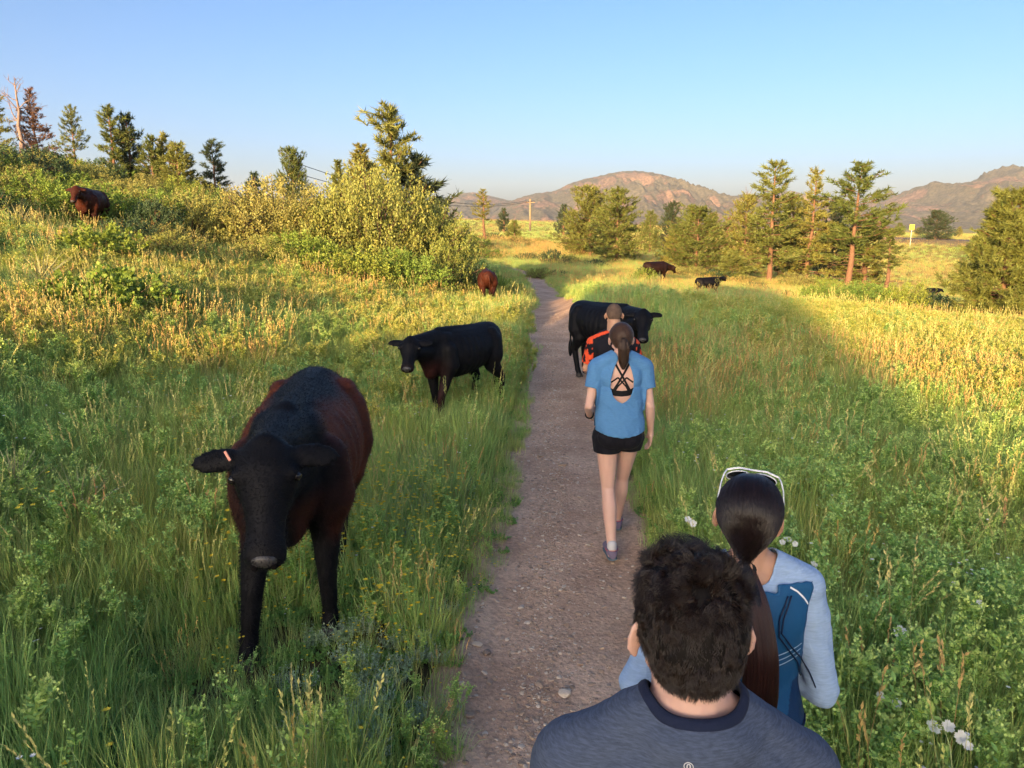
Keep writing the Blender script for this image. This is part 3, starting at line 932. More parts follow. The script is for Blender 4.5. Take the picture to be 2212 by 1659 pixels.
def gravel(name, seed, N, smin, smax, band, y1):
    r = np.random.default_rng(seed)
    y = 1.2 + (y1 - 1.2) * r.random(N) ** 1.6
    c = np.clip(r.normal(band[0], band[1], N), -1.0, 1.0)
    x = path_x(y) + c * path_half(y) * 1.02
    z = path_surface(x, y) + 0.001
    s = smin * (smax / smin) ** (r.random(N) ** 2.6)
    scl = np.stack([s * r.uniform(0.7, 1.3, N), s * r.uniform(0.7, 1.3, N), s], 1)
    rot = np.stack([r.normal(0, 0.25, N), r.normal(0, 0.25, N), r.uniform(0, 6.28, N)], 1)
    return field(name, np.stack([x, y, z], 1), rot, scl, r.integers(0, 5, N), STONES)


gravel('gravel', 1, 12000, 0.003, 0.016, (-0.30, 0.22), 17)
gravel('gravel', 2, 9000, 0.003, 0.018, (-0.1, 0.75), 20)
# the stones one can pick out lie on the path as things of their own
ST_M = [s.data for s in STONES]
spots = [(1030, 1405, 0.030, 'pale flat stone on the dirt path level with the front hoof of the nearest cow'),
         (1052, 1420, 0.030, 'rounded grey stone beside a similar flat one on the left half of the path'),
         (1012, 1556, 0.028, 'dark reddish stone at the left grass edge of the path near the bottom'),
         (1165, 1487, 0.026, 'small wedge shaped stone mid path left of the curly haired man'),
         (1218, 1505, 0.038, 'broad flat tan stone half sunk in the path left of the curly haired man'),
         (1168, 990, 0.036, 'pale tan stone on the path level with the walking woman\'s hips'),
         (1216, 1010, 0.044, 'wide pale flat stone on the path left of the walking woman\'s thigh'),
         (1250, 1330, 0.022, 'small dark stone on the bare middle of the path below the walking woman\'s shoe'),
         (1126, 1318, 0.026, 'grey brown stone mid path level with the blue sleeved elbow'),
         (1300, 1535, 0.020, 'greenish stone on the path right above the dark tee shoulder'),
         (1085, 1385, 0.018, 'small round pebble on the left part of the path'),
         (1270, 1180, 0.020, 'small buff stone on the path left of the walking woman\'s front shoe')]
for i, (u, v, s, lab) in enumerate(spots):
    p = at_ground(u, v, 1.5, 30)
    o = bpy.data.objects.new('stone', ST_M[i % 5]); COL.objects.link(o)
    o.location = (p.x, p.y, float(path_surface(p.x, p.y)[0]) + s * 0.22); o.scale = (s, s * 0.8, s * 0.8); o.rotation_euler = (0.1, 0.05, i * 1.7)
    tag(o, lab, 'stone', 'loose stones on the dirt path')
# ------------------------------------------------------------------ shrubs
M_BARK = simple('bark', (0.20, 0.115, 0.075), 0.95, 0.1, bump=0.8, bscale=30, var=0.35, vscale=6)
M_GBARK = simple('grey_wood', (0.26, 0.19, 0.17), 0.95, 0.1, bump=0.5, bscale=30, var=0.3, vscale=6)
M_TWIG = simple('twig', (0.16, 0.11, 0.075), 0.95, 0.1)
SHR_OLIVE = leaf_mat('shrub_olive', [(0.24, 0.28, 0.065), (0.30, 0.32, 0.085), (0.36, 0.33, 0.11)], 0.25)
SHR_GREEN = leaf_mat('shrub_green', [(0.17, 0.27, 0.055), (0.23, 0.33, 0.06), (0.32, 0.37, 0.07)], 0.3)
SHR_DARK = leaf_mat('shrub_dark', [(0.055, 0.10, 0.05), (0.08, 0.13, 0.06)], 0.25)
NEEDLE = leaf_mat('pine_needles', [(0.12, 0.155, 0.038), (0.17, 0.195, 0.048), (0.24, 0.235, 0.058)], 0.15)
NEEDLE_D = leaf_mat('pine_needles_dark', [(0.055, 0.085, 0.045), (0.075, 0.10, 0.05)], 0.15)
NEEDLE_BR = leaf_mat('brown_needles', [(0.22, 0.12, 0.075), (0.27, 0.15, 0.09)], 0.1)


def crown_shape(r, n_, lump=0.28):
    """points spread through a lumpy dome, denser to the outside"""
    cs = r.normal(size=(14, 3)); cs[:, 2] = np.abs(cs[:, 2]); cs = unit(cs)
    amp = r.uniform(0.6, 1.25, 14)
    out = []
    while len(out) < n_:
        d = unit(r.normal(size=3)); d[2] = abs(d[2]) * 0.95 - 0.02
        w = np.exp((cs @ d - 1) * 9)
        rad_ = (w @ amp) / w.sum()
        q = r.random() ** 0.30
        out.append(np.append(d * rad_ * q, q))
    return np.array(out)


def shrub_meshes(seed, cl=330, per=24, leaf=0.062, lw=0.019, rx=1.0, hz_=1.0):
    """unit shrub: about 1 m in radius and 1 m high; leaves sit in upright sprays on the twig ends"""
    r = np.random.default_rng(seed); g = Geo(); st = Geo()
    P = crown_shape(r, cl)
    for p in P:
        c = p[:3] * [rx, rx, hz_]; q = p[3]
        d = unit(np.array([c[0], c[1], abs(c[2]) * 0.8 + 0.55]) + r.normal(0, 0.25, 3))
        L = r.uniform(0.10, 0.22)
        t = r.random((per, 1)); pos = c + d * (t - 0.3) * L + r.normal(0, 0.022, (per, 3))
        aa = unit(d[None] * r.uniform(0.2, 1.4, (per, 1)) + r.normal(0, 0.65, (per, 3)))
        tn = tints(r, per, 0.8, 1.2, 0.05) * r.uniform(0.8, 1.15)
        g.leaves(pos, aa, r.normal(size=(per, 3)), leaf * r.uniform(0.6, 1.2, per), lw * r.uniform(0.7, 1.2, per), tn)
        if r.random() < 0.22:
            b0 = np.array([c[0] * 0.12, c[1] * 0.12, 0]); mid = (b0 + c) * 0.5 + [0, 0, 0.12]
            st.tube([b0, mid, c, c + d * L * 0.8], [0.016, 0.010, 0.005, 0.002], np.array([1.0, 1, 1]), 3)
    return g.mesh('foliage'), st.mesh('stems')


SHRUBS = {}
for kind, mat, seeds, kw in (('olive', SHR_OLIVE, (1, 2, 3), dict(cl=420, per=26, leaf=0.042, lw=0.014)), ('green', SHR_GREEN, (4, 5, 6), dict(cl=420, per=24, leaf=0.042, lw=0.017)), ('dark', SHR_DARK, (7,), dict(cl=380, leaf=0.045, lw=0.016)),
                             ('big', SHR_OLIVE, (21, 22, 23), dict(cl=1150, per=28, leaf=0.031, lw=0.011)),
                             ('low', SHR_GREEN, (8, 9), dict(cl=200, per=26, leaf=0.085, lw=0.030))):
    SHRUBS[kind] = []
    for s in seeds:
        fo, st = shrub_meshes(s, **kw)
        fo.materials.append(mat); st.materials.append(M_TWIG)
        SHRUBS[kind].append((fo, st))
_sc = [0]


def shrub(x, y, rad_, hgt, kind, label, group=None, z=None):
    i = _sc[0]; _sc[0] += 1
    fo, st = SHRUBS[kind][i % len(SHRUBS[kind])]
    root = empty('shrub', (x, y, (gz(x, y) if z is None else z) - 0.05), i * 2.4, label, 'shrub', group)
    root.scale = (rad_, rad_, hgt)
    a = bpy.data.objects.new('foliage', fo); link(a, root)
    b_ = bpy.data.objects.new('stem', st); link(b_, root)
    return root


# ------------------------------------------------------------------ pines
def pine_meshes(seed, h=7.0, base=0.25, rad_=1.5, prof=0.75, n_br=46, tuft=0.30, per=15, droop=0.1, sparse=0.0, trunk_r=0.13, top_tight=0.8, low_dead=0, inner=0.35, tufts_m=6.0, nw=0.013):
    """trunk, limbs and needle tufts; base: bare share of the trunk, prof: how fast the crown narrows"""
    r = np.random.default_rng(seed); tr = Geo(); cr = Geo(); lb = Geo()
    if n_br < 100: rad_ *= 1.25; n_br = int(n_br * 1.35)
    tuft *= 1.35; per = int(per * 1.35); tufts_m *= 1.9; nw *= 1.7
    k = 9; zz = np.linspace(0, 1, k)
    wob = np.cumsum(r.normal(0, 0.035, (k, 2)), 0) * h * 0.12
    ax = np.stack([wob[:, 0], wob[:, 1], zz * h], 1); ax[0, :2] = 0
    tr.tube(np.vstack([ax[:1] - [0, 0, 0.5], ax]), np.append([trunk_r * 1.3], trunk_r * (1 - zz * 0.92)), np.array([1.0, 1, 1]), 8)
    axis = lambda t: np.array([np.interp(t, zz, ax[:, 0]), np.interp(t, zz, ax[:, 1]), t * h])
    for i in range(n_br):
        t = base + (1 - base) * ((i + r.random() * 0.8) / n_br) ** 0.9
        t = min(t, 0.985)
        u = (t - base) / (1 - base)
        env = rad_ * (1 - u) ** prof * (0.55 + 0.45 * min(1, u * 4 + 0.35))
        L = max(env * r.uniform(0.55, 1.12), 0.14 * rad_)
        if r.random() < sparse: L *= 0.45
        a = i * 2.399 + r.normal(0, 0.4)
        p0 = axis(t)
        rise = (-droop + 0.75 * u + r.normal(0, 0.12)) * L
        hd = np.array([math.cos(a), math.sin(a), 0])
        p2 = p0 + hd * L + [0, 0, rise]
        p1 = p0 + hd * L * 0.5 + [0, 0, rise * 0.3 - 0.03 * L]
        lb.tube([p0, p1, p2], [trunk_r * 0.28 * (1 - u * 0.6), trunk_r * 0.18 * (1 - u * 0.5), 0.008], np.array([1.0, 1, 1]), 4)
        nt_ = max(3, int(L * tufts_m))
        for j in range(nt_):
            s = inner + (1 - inner) * (j + r.random()) / nt_
            c = (p0 * (1 - s) ** 2 + p1 * 2 * s * (1 - s) + p2 * s * s) + r.normal(0, 1, 3) * L * 0.13 * np.array([1, 1, 0.6])
            if r.random() < 0.6:
                q = (p0 * (1 - s) ** 2 + p1 * 2 * s * (1 - s) + p2 * s * s)
                lb.tube([q, c], [0.007, 0.004], np.array([1.0, 1, 1]), 3)
            d = unit(hd * 0.8 + np.array([0, 0, 0.5 + 0.5 * u]) + r.normal(0, 0.3, 3))
            nd = unit(d + r.normal(0, 0.75, (per, 3)))
            T = tuft * r.uniform(0.7, 1.15)
            b0 = c + d * (r.random((per, 1)) - 0.5) * T * 0.7
            cr.blades(b0, b0 + nd * T * r.uniform(0.35, 0.62, (per, 1)), nw * np.ones(per), 0 * np.ones(per), tints(r, per, 0.8, 1.2, 0.05) * r.uniform(0.78, 1.15), seg=1)
    # leader tuft
    c = axis(0.99)
    nd = unit(np.array([0, 0, 1.0]) + r.normal(0, 0.5, (per, 3)))
    cr.blades(np.tile(c, (per, 1)), c + nd * tuft * 0.6, nw * np.ones(per), 0 * np.ones(per), tints(r, per), seg=1)
    # dead lower limbs
    for i in range(low_dead):
        t = r.uniform(0.06, base + 0.1); a = r.uniform(0, 6.28); L = rad_ * r.uniform(0.35, 0.85); p0 = axis(t)
        p2 = p0 + np.array([math.cos(a) * L, math.sin(a) * L, r.uniform(-0.25, 0.15) * L]); p1 = (p0 + p2) / 2 + [0, 0, 0.06 * L]
        lb.tube([p0, p1, p2], [0.022, 0.014, 0.005], np.array([1.0, 1, 1]), 3)
        for j in range(3):
            q = p1 + (p2 - p1) * r.random(); lb.tube([q, q + r.normal(0, 0.18, 3) * L], [0.008, 0.003], np.array([1.0, 1, 1]), 3)
    return tr.mesh('trunk'), lb.mesh('limb'), cr.mesh('crown')


PINES = {
    'open': pine_meshes(1, 7, 0.17, 1.45, 0.60, 44, 0.34, 15, low_dead=10, sparse=0.25),
    'open2': pine_meshes(2, 7, 0.24, 1.6, 0.50, 36, 0.36, 16, low_dead=14, sparse=0.35, droop=0.0),
    'cone': pine_meshes(3, 7, 0.12, 1.7, 0.85, 54, 0.32, 14, low_dead=8, sparse=0.2),
    'broad': pine_meshes(4, 6, 0.10, 2.4, 0.50, 66, 0.36, 15, low_dead=10, droop=-0.05, tufts_m=5.5),
    'broad2': pine_meshes(5, 6, 0.08, 2.2, 0.55, 60, 0.34, 15, low_dead=14, droop=0.0, tufts_m=5.5),
    'ragged': pine_meshes(6, 6.2, 0.10, 1.75, 0.62, 34, 0.42, 20, sparse=0.4, tufts_m=5.5, droop=0.0, low_dead=3),
    'dense': pine_meshes(7, 5.2, 0.02, 1.9, 0.42, 110, 0.34, 26, tufts_m=7.5, droop=0.05, inner=0.45, low_dead=4, trunk_r=0.15, nw=0.011),
    'thin': pine_meshes(8, 6, 0.42, 0.8, 0.5, 30, 0.30, 13, low_dead=14, sparse=0.2),
    'juniper': pine_meshes(9, 5, 0.02, 1.15, 0.75, 120, 0.20, 18, tufts_m=9, droop=-0.7, inner=0.3, nw=0.010),
    'small': pine_meshes(10, 3, 0.05, 1.0, 0.7, 34, 0.30, 16, tufts_m=7, droop=-0.1),
}
HT = {'open': 7, 'open2': 7, 'cone': 7, 'broad': 6, 'broad2': 6, 'ragged': 6.2, 'dense': 5.2, 'thin': 6, 'juniper': 5, 'small': 3}


def pine(u, vtop, y, kind, label, rz=0.0, wide=1.0, group='pines and junipers of the meadow', needles=NEEDLE, name='pine_tree', cat='pine tree', sink=0.0):
    x = at(u, 480, y).x
    z0 = gz(x, y) - sink
    h = at(u, vtop, y).z - z0
    s = h / HT[kind]
    if group == 'pines across the far meadow': wide *= 1.22
    if group == 'pines along the left ridge': wide *= 1.2
    root = empty(name, (x, y, z0), rz, label, cat, group)
    root.scale = (s * wide, s * wide, s)
    for nm, me, mt in zip(('trunk', 'limb', 'crown'), PINES[kind], (M_BARK, M_BARK, needles)):
        o = bpy.data.objects.new(nm, me)
        link(o, root)
        if not me.materials: me.materials.append(mt)
        if nm == 'crown':
            o.material_slots[0].link = 'OBJECT'; o.material_slots[0].material = needles
    return root


def dead_tree(u, vtop, y, seed, label, spread=0.5, mat=M_GBARK):
    x = at(u, 480, y).x; z0 = gz(x, y); h = at(u, vtop, y).z - z0
    r = np.random.default_rng(seed); tr = Geo(); br = Geo()
    k = 7; zz = np.linspace(0, 1, k); w = np.cumsum(r.normal(0, 0.03, (k, 2)), 0) * h
    ax = np.stack([w[:, 0] * 0.5, w[:, 1] * 0.5, zz * h * 0.82], 1); ax[0, :2] = 0
    tr.tube(ax, 0.17 * (1 - zz * 0.85), np.array([1.0, 1, 1]), 7)

    def twig(p, d, L, rd, depth):
        m_ = 4; pts = [p]
        for i in range(m_):
            d = unit(d + r.normal(0, 0.16, 3) + np.array([0, 0, 0.07])); pts.append(pts[-1] + d * L / m_)
        br.tube(pts, np.linspace(rd, rd * 0.35, m_ + 1), np.array([1.0, 1, 1]), 4 if depth == 0 else 3)
        if depth < 2:
            for i in range(4 if depth == 0 else 3):
                q = pts[r.integers(1, m_ + 1)]
                twig(q, unit(d + r.normal(0, 0.7, 3)), L * r.uniform(0.35, 0.6), rd * 0.45, depth + 1)
    for i in range(15):
        t = r.uniform(0.3, 1.0); p = np.array([np.interp(t, zz, ax[:, j]) for j in range(3)])
        a = i * 2.4 + r.normal(0, 0.3)
        d = unit(np.array([math.cos(a), math.sin(a), r.uniform(0.15, 1.3) * (0.4 + t)]))
        twig(p, d, h * spread * (1.15 - t) * r.uniform(0.5, 1.0) + 0.3, 0.05 * (1.2 - t * 0.7), 0)
    root = empty('dead_tree', (x, y, z0), 0, label, 'dead tree')
    mesh_obj('trunk', tr.mesh('trunk'), mat, root); mesh_obj('branches', br.mesh('branches'), mat, root)
    return root


G1 = 'pines along the left ridge'
pine(8, 158, 47, 'open', 'tall pine cut by the left edge of the view, left of the bare dead tree', 0.4, 0.95, G1)
dead_tree(72, 134, 46, 5, 'bare dead tree with pale forked branches on the left ridge', 0.42)
pine(99, 193, 49, 'cone', 'pine with a browned lower half right behind the bare dead tree', 1.0, 0.95, G1, needles=NEEDLE_BR)
pine(178, 229, 46, 'open2', 'narrow pine with a rusty foot, second green pine from the left edge', 2.0, 0.75, G1)
pine(259, 231, 45, 'ragged', 'ragged pine with a side lobe above the red brown ridge cow', 0.2, 1.0, G1)
pine(296, 252, 46, 'small', 'blue green young pine leaning on the ragged pine above the ridge cow', 0.9, 0.62, G1, needles=NEEDLE_D)
pine(341, 298, 44, 'small', 'short yellow green pine on the ridge, left one of a low trio', 2.0, 0.7, G1)
pine(366, 293, 45, 'small', 'short rounded pine in the middle of the low trio on the ridge', 3.0, 0.7, G1)
pine(395, 312, 43, 'small', 'lowest bushy pine at the right end of the ridge trio', 4.0, 1.0, G1)
pine(474, 304, 46, 'ragged', 'grey green young pine standing alone where the ridge dips', 1.5, 1.0, G1, needles=NEEDLE_D)
pine(557, 376, 58, 'small', 'tiny dark pine top showing above the shrubs on the ridge', 0.5, 0.8, G1, needles=NEEDLE_D)
pine(640, 325, 48, 'broad', 'stout golden pine standing alone on the skyline left of the tall juniper', 1.1, 0.62, G1)
pine(842, 234, 35, 'ragged', 'tallest pine on the left with tiered tufts rising behind the big shrubs', 5.0, 1.05, G1)
pine(893, 345, 34.5, 'small', 'dark lower pine bough clump at the right foot of the tallest left pine', 2.0, 1.1, G1, needles=NEEDLE_D)
pine(790, 318, 31, 'juniper', 'yellow green juniper in front of the tallest left pine', 0.3, 1.15, G1, name='juniper_tree', cat='juniper')
pine(738, 352, 32, 'juniper', 'thin wispy juniper at the left shoulder of the big shrubs', 2.3, 0.8, G1, name='juniper_tree', cat='juniper')

G2 = 'pines across the far meadow'
pine(1048, 410, 85, 'thin', 'lone slim pine with a brown foot left of the utility pole', 0.5, 1.25, G2)
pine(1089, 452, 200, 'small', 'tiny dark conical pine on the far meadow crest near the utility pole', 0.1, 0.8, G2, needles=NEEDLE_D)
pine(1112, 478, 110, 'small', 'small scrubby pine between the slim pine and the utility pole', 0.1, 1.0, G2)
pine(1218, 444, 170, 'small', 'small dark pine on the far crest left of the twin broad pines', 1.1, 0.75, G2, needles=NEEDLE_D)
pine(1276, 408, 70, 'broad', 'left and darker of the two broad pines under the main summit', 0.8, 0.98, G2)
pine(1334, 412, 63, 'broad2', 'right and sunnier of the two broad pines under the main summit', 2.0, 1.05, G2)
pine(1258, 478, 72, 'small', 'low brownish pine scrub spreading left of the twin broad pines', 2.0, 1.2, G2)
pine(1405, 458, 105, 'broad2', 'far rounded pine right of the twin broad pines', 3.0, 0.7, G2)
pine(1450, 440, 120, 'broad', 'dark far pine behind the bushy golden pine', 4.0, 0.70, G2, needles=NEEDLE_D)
pine(1492, 446, 112, 'broad2', 'far pine just right of the dark far pine', 5.0, 0.6, G2)
pine(1508, 452, 60, 'broad', 'bushy golden pine with a low crown above the black calf', 2.5, 1.10, G2)
pine(1460, 500, 66, 'small', 'short scraggy pine left of the bushy golden pine', 0.5, 1.1, G2)
dead_tree(1626, 378, 62, 9, 'bare dead tree whose grey twigs fan out left of the tallest right pine', 0.33)
pine(1612, 425, 60, 'broad2', 'full green pine leaning in from the left on the tallest right pine', 0.7, 0.72, G2)
pine(1670, 351, 57, 'open', 'tallest right pine with a straight orange trunk, leftmost of three spires', 1.5, 1.15, G2)
pine(1712, 432, 62, 'broad', 'low full pine filling the gap between the first and second spire', 2.2, 0.6, G2)
pine(1756, 369, 58, 'cone', 'middle spire of the three tall pines on the right', 3.6, 0.95, G2)
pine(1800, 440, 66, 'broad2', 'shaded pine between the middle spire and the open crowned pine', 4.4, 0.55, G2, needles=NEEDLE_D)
pine(1843, 356, 56, 'open2', 'open crowned pine with thick pinkish trunk, rightmost of three spires', 0.0, 1.25, G2)
pine(1878, 470, 60, 'small', 'low side pine at the right foot of the open crowned pine', 1.0, 0.9, G2)
pine(1925, 495, 54, 'thin', 'thin dying pine with drooping dark tufts right of the open crowned pine', 2.0, 1.4, G2)
pine(2024, 457, 160, 'broad', 'flat topped round pine beside the yellow road sign', 1.7, 1.15, G2, needles=NEEDLE_D)
pine(1585, 545, 52, 'small', 'knee high pine sapling at the foot of the left right hand pines', 2.7, 1.6, G2)
for i, (u, v, y, lab) in enumerate(((1540, 462, 190, 'far pine peeping over the bushy golden pine'), (1578, 470, 170, 'far orange tinted pine left of the bare dead tree'),
                                    (1945, 482, 185, 'far low pine at the near side of the road bend'), (1905, 470, 175, 'far rust tinted tree beside the road left of the sign'),
                                    (1985, 492, 200, 'small far bush like pine left of the flat topped pine'), (2075, 490, 190, 'far tan scrub pine right of the flat topped pine'))):
    pine(u, v, y, 'broad2' if i % 2 else 'broad', lab, i * 1.3, 0.8, G2, needles=NEEDLE_BR if i in (1, 3) else NEEDLE)
pine(2184, 420, 31, 'dense', 'big dense pine filling the right edge, bushy down to the ground', 1.2, 0.86, G2)

# ------------------------------------------------------------------ shrubs: the big ones first
GS1 = 'tall shrubs of the thicket left of the path'


def sh(u, v, y, rad_, hgt, kind, label=None, group=None):
    p = at(u, v, y); return shrub(p.x, y, rad_, hgt, kind, label, group)


for u, v, y, rd, hh, kd, lab in (
        (905, 560, 26.5, 2.3, 3.0, 'big', 'big rounded olive shrub below the dark pine boughs at the right of the thicket'),
        (815, 560, 25.5, 2.4, 3.6, 'big', 'tallest olive shrub of the thicket, under the juniper'),
        (715, 560, 25.0, 2.4, 3.1, 'big', 'wide olive shrub left of the tallest one in the thicket'),
        (965, 600, 23.5, 1.25, 1.9, 'olive', 'small olive shrub at the right end of the thicket beside the hidden brown cow'),
        (885, 610, 22.0, 1.5, 1.6, 'green', 'bright yellow green shrub at the front right foot of the thicket'),
        (770, 610, 21.5, 1.6, 1.5, 'green', 'bright yellow green shrub at the middle front foot of the thicket'),
        (660, 600, 22.0, 1.5, 1.4, 'green', 'leafy green shrub at the left front foot of the thicket'),
        (600, 550, 25.5, 2.3, 2.5, 'big', 'broad tan olive shrub left of the big thicket mound'),
        (500, 545, 24.5, 1.8, 1.9, 'olive', 'tan olive shrub midway along the front of the thicket'),
        (410, 540, 24.0, 1.7, 1.7, 'olive', 'pinkish tan shrub left of the middle of the thicket'),
        (320, 520, 24.0, 1.6, 1.4, 'olive', 'low olive shrub down the slope right of the ridge cow'),
        (135, 425, 23.5, 1.6, 1.3, 'green', 'green shrub just behind the left flank of the ridge cow'),
        (60, 380, 33.0, 2.4, 1.8, 'dark', 'dark blue green shrub on the slope below the tall edge pine')):
    sh(u, v, y, rd, hh, kd, lab, GS1)
sh(1018, 640, 23.6, 0.7, 1.2, 'dark', 'dark green bush around the brown cow beside the path bend', GS1)
# the mass of ordinary shrubs on the slope
r = np.random.default_rng(12); cnt = 0; placed = []
while cnt < 140:
    y = 17.4 + 34 * r.random() ** 0.9; t = -0.74 + 0.66 * r.random(); x = t * y
    z_ = gz(x, y)
    u = 1106 + FPX * x / (y * CP + (CAM_H - z_) * SP)
    lowlim = np.interp(t, [-0.74, -0.55, -0.4, -0.25, -0.1], [17.5, 17.8, 19.5, 21.8, 26])
    if y < lowlim: continue
    if any((x - a) ** 2 + (y - b) ** 2 < 1.2 for a, b in placed): continue
    if abs(x / y + 0.565) < 0.05 and 18 < y < 22.5: continue
    if t > -0.12 and y > 34: continue
    placed.append((x, y)); cnt += 1
    kd = 'green' if r.random() < 0.35 else ('dark' if r.random() < 0.10 else 'olive')
    shrub(x, y, r.uniform(1.1, 1.8), r.uniform(1.0, 1.7) * (0.75 if y < 21 else 1), kd, 'yellow olive shrub in the dense thicket that covers the left slope', 'shrubs massed on the left slope')
# near left leafy shrubs
GS2 = 'leafy shrubs low on the left bank'
for u, v, y, rd, hh, lab in ((250, 770, 11.6, 1.15, 1.0, 'largest leafy shrub in the left foreground grass, sunlit on top'), (160, 775, 11.2, 0.85, 0.75, 'low leafy shrub left of the largest foreground one'),
                             (340, 770, 11.9, 0.85, 0.75, 'low leafy shrub right of the largest foreground one'), (210, 640, 16.5, 1.1, 1.0, 'leafy green shrub further up the left bank below the thicket'),
                             (430, 840, 9.8, 0.4, 0.40, 'small leafy shrub behind the rump of the nearest cow')):
    sh(u, v, y, rd, hh, 'low', lab, GS2)
# right row and mid meadow
GS3 = 'shrubs in the right hand hollow'
for u, v, y, rd, hh, kd, lab in ((1770, 660, 37, 1.5, 1.4, 'green', 'leftmost shrub of the bright row on the right'), (1835, 670, 36, 1.8, 1.7, 'green', 'brightest yellow shrub in the row below the three spires'),
                                 (1900, 665, 36.5, 1.8, 1.75, 'green', 'middle right shrub of the bright row'), (1960, 660, 36, 1.7, 1.75, 'green', 'olive shrub near the right end of the bright row'),
                                 (1800, 640, 40, 1.4, 1.3, 'olive', 'olive shrub behind the left part of the bright row'),
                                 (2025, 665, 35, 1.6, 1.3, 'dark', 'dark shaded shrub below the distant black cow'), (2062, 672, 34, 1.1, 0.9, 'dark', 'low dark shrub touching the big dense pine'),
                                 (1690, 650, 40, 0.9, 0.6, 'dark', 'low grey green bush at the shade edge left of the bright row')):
    sh(u, v, y, rd, hh, kd, lab, GS3)
GS4 = 'bushes scattered over the middle meadow'
for u, y, rd, hh, kd, lab in ((1197, 58, 1.4, 1.3, 'dark', 'dark green bush beyond the path bend'), (1235, 60, 1.2, 0.9, 'olive', 'brownish bush right of the dark one beyond the path bend'),
                              (1140, 62, 1.5, 0.8, 'dark', 'flat dark bush left of the dark one beyond the path bend'), (1163, 43.5, 1.0, 0.75, 'olive', 'grey green mound of growth where the path turns'),
                              (1205, 44.5, 0.9, 0.5, 'dark', 'low grey mound right of the path turn'), (1290, 57, 1.2, 0.7, 'dark', 'low blue green bush under the twin broad pines'),
                              (1060, 90, 2.2, 1.2, 'dark', 'dark bush beside the foot of the slim pine'), (1110, 86, 2.2, 1.1, 'olive', 'olive bush right of the slim pine foot'),
                              (1160, 110, 2.0, 1.0, 'olive', 'small bush below the utility pole'), (1165, 130, 2.0, 1.2, 'olive', 'small dry bush right of the utility pole'),
                              (970, 62, 3.0, 1.9, 'dark', 'dark shrub at the right shoulder of the left hill'), (1000, 75, 3.0, 1.5, 'green', 'green shrub beyond the right shoulder of the left hill'),
                              (1030, 62, 2.2, 1.2, 'green', 'green bush between hill shoulder and slim pine'), (1395, 42.5, 0.9, 1.0, 'green', 'bright yellow green bush left of the distant brown cow'),
                              (1408, 50, 1.3, 1.1, 'dark', 'dark bush behind the distant brown cow'), (1450, 52, 1.6, 1.1, 'olive', 'olive bush above the distant brown cow'),
                              (1505, 53, 1.8, 1.0, 'olive', 'low olive scrub under the bushy golden pine'), (1555, 52, 1.8, 1.0, 'dark', 'dark scrub right under the bushy golden pine'),
                              (1610, 50, 1.7, 0.9, 'olive', 'brown olive scrub at the dead tree foot'), (1640, 46, 1.2, 0.6, 'dark', 'grey low scrub at the foot of the tallest right pine'),
                              (1730, 52, 1.7, 1.2, 'olive', 'olive scrub between the first two spire trunks'), (1790, 53, 1.7, 1.2, 'green', 'green scrub left of the thick pinkish trunk'),
                              (1880, 50, 1.6, 1.1, 'green', 'green scrub right of the thick pinkish trunk'), (1085, 26.0, 0.55, 0.95, 'green', 'leafy green bush between the brown cow and the path'),
                              (1110, 24.5, 0.5, 0.7, 'olive', 'dark leaved tuft bush at the left edge of the path')):
    x = at(u, 480, y).x
    shrub(x, y, rd, hh, kd, lab, GS4)

# ------------------------------------------------------------------ yuccas
M_YUC = leaf_mat('yucca_leaf', [(0.30, 0.33, 0.17), (0.36, 0.34, 0.18)], 0.15)
g = Geo(); r = np.random.default_rng(5); n_ = 60
a = r.uniform(0, 6.28, n_); el = r.uniform(0.1, 1.45, n_); L = r.uniform(0.3, 0.5, n_)
tip = np.stack([np.cos(a) * np.cos(el) * L, np.sin(a) * np.cos(el) * L, np.sin(el) * L], 1)
g.blades(np.zeros((n_, 3)) + r.normal(0, 0.015, (n_, 3)), tip, 0.006 * np.ones(n_), 0.08 * np.ones(n_), tints(r, n_, 0.8, 1.3, 0.05), seg=3)
YM = g.mesh('leaf_rosette'); YM.materials.append(M_YUC)
for u, v, s, lab in ((180, 1150, 1.0, 'spiky yucca rosette with straw coloured tips left of the nearest cow'), (40, 1110, 0.95, 'pale spiky yucca at the left edge of the view'),
                     (95, 632, 1.5, 'sunlit yucca tuft on the left bank'), (45, 510, 1.6, 'golden spiky yucca on the upper left slope'), (130, 560, 1.7, 'pale yucca tuft under the ridge cow')):
    p = at_ground(u, v, 2, 60)
    o = bpy.data.objects.new('yucca', YM); COL.objects.link(o); o.location = p + Vector((0, 0, 0.12 * s)); o.scale = (s, s, s); o.rotation_euler = (0, 0, u)
    tag(o, lab, 'yucca', 'yuccas in the grass')

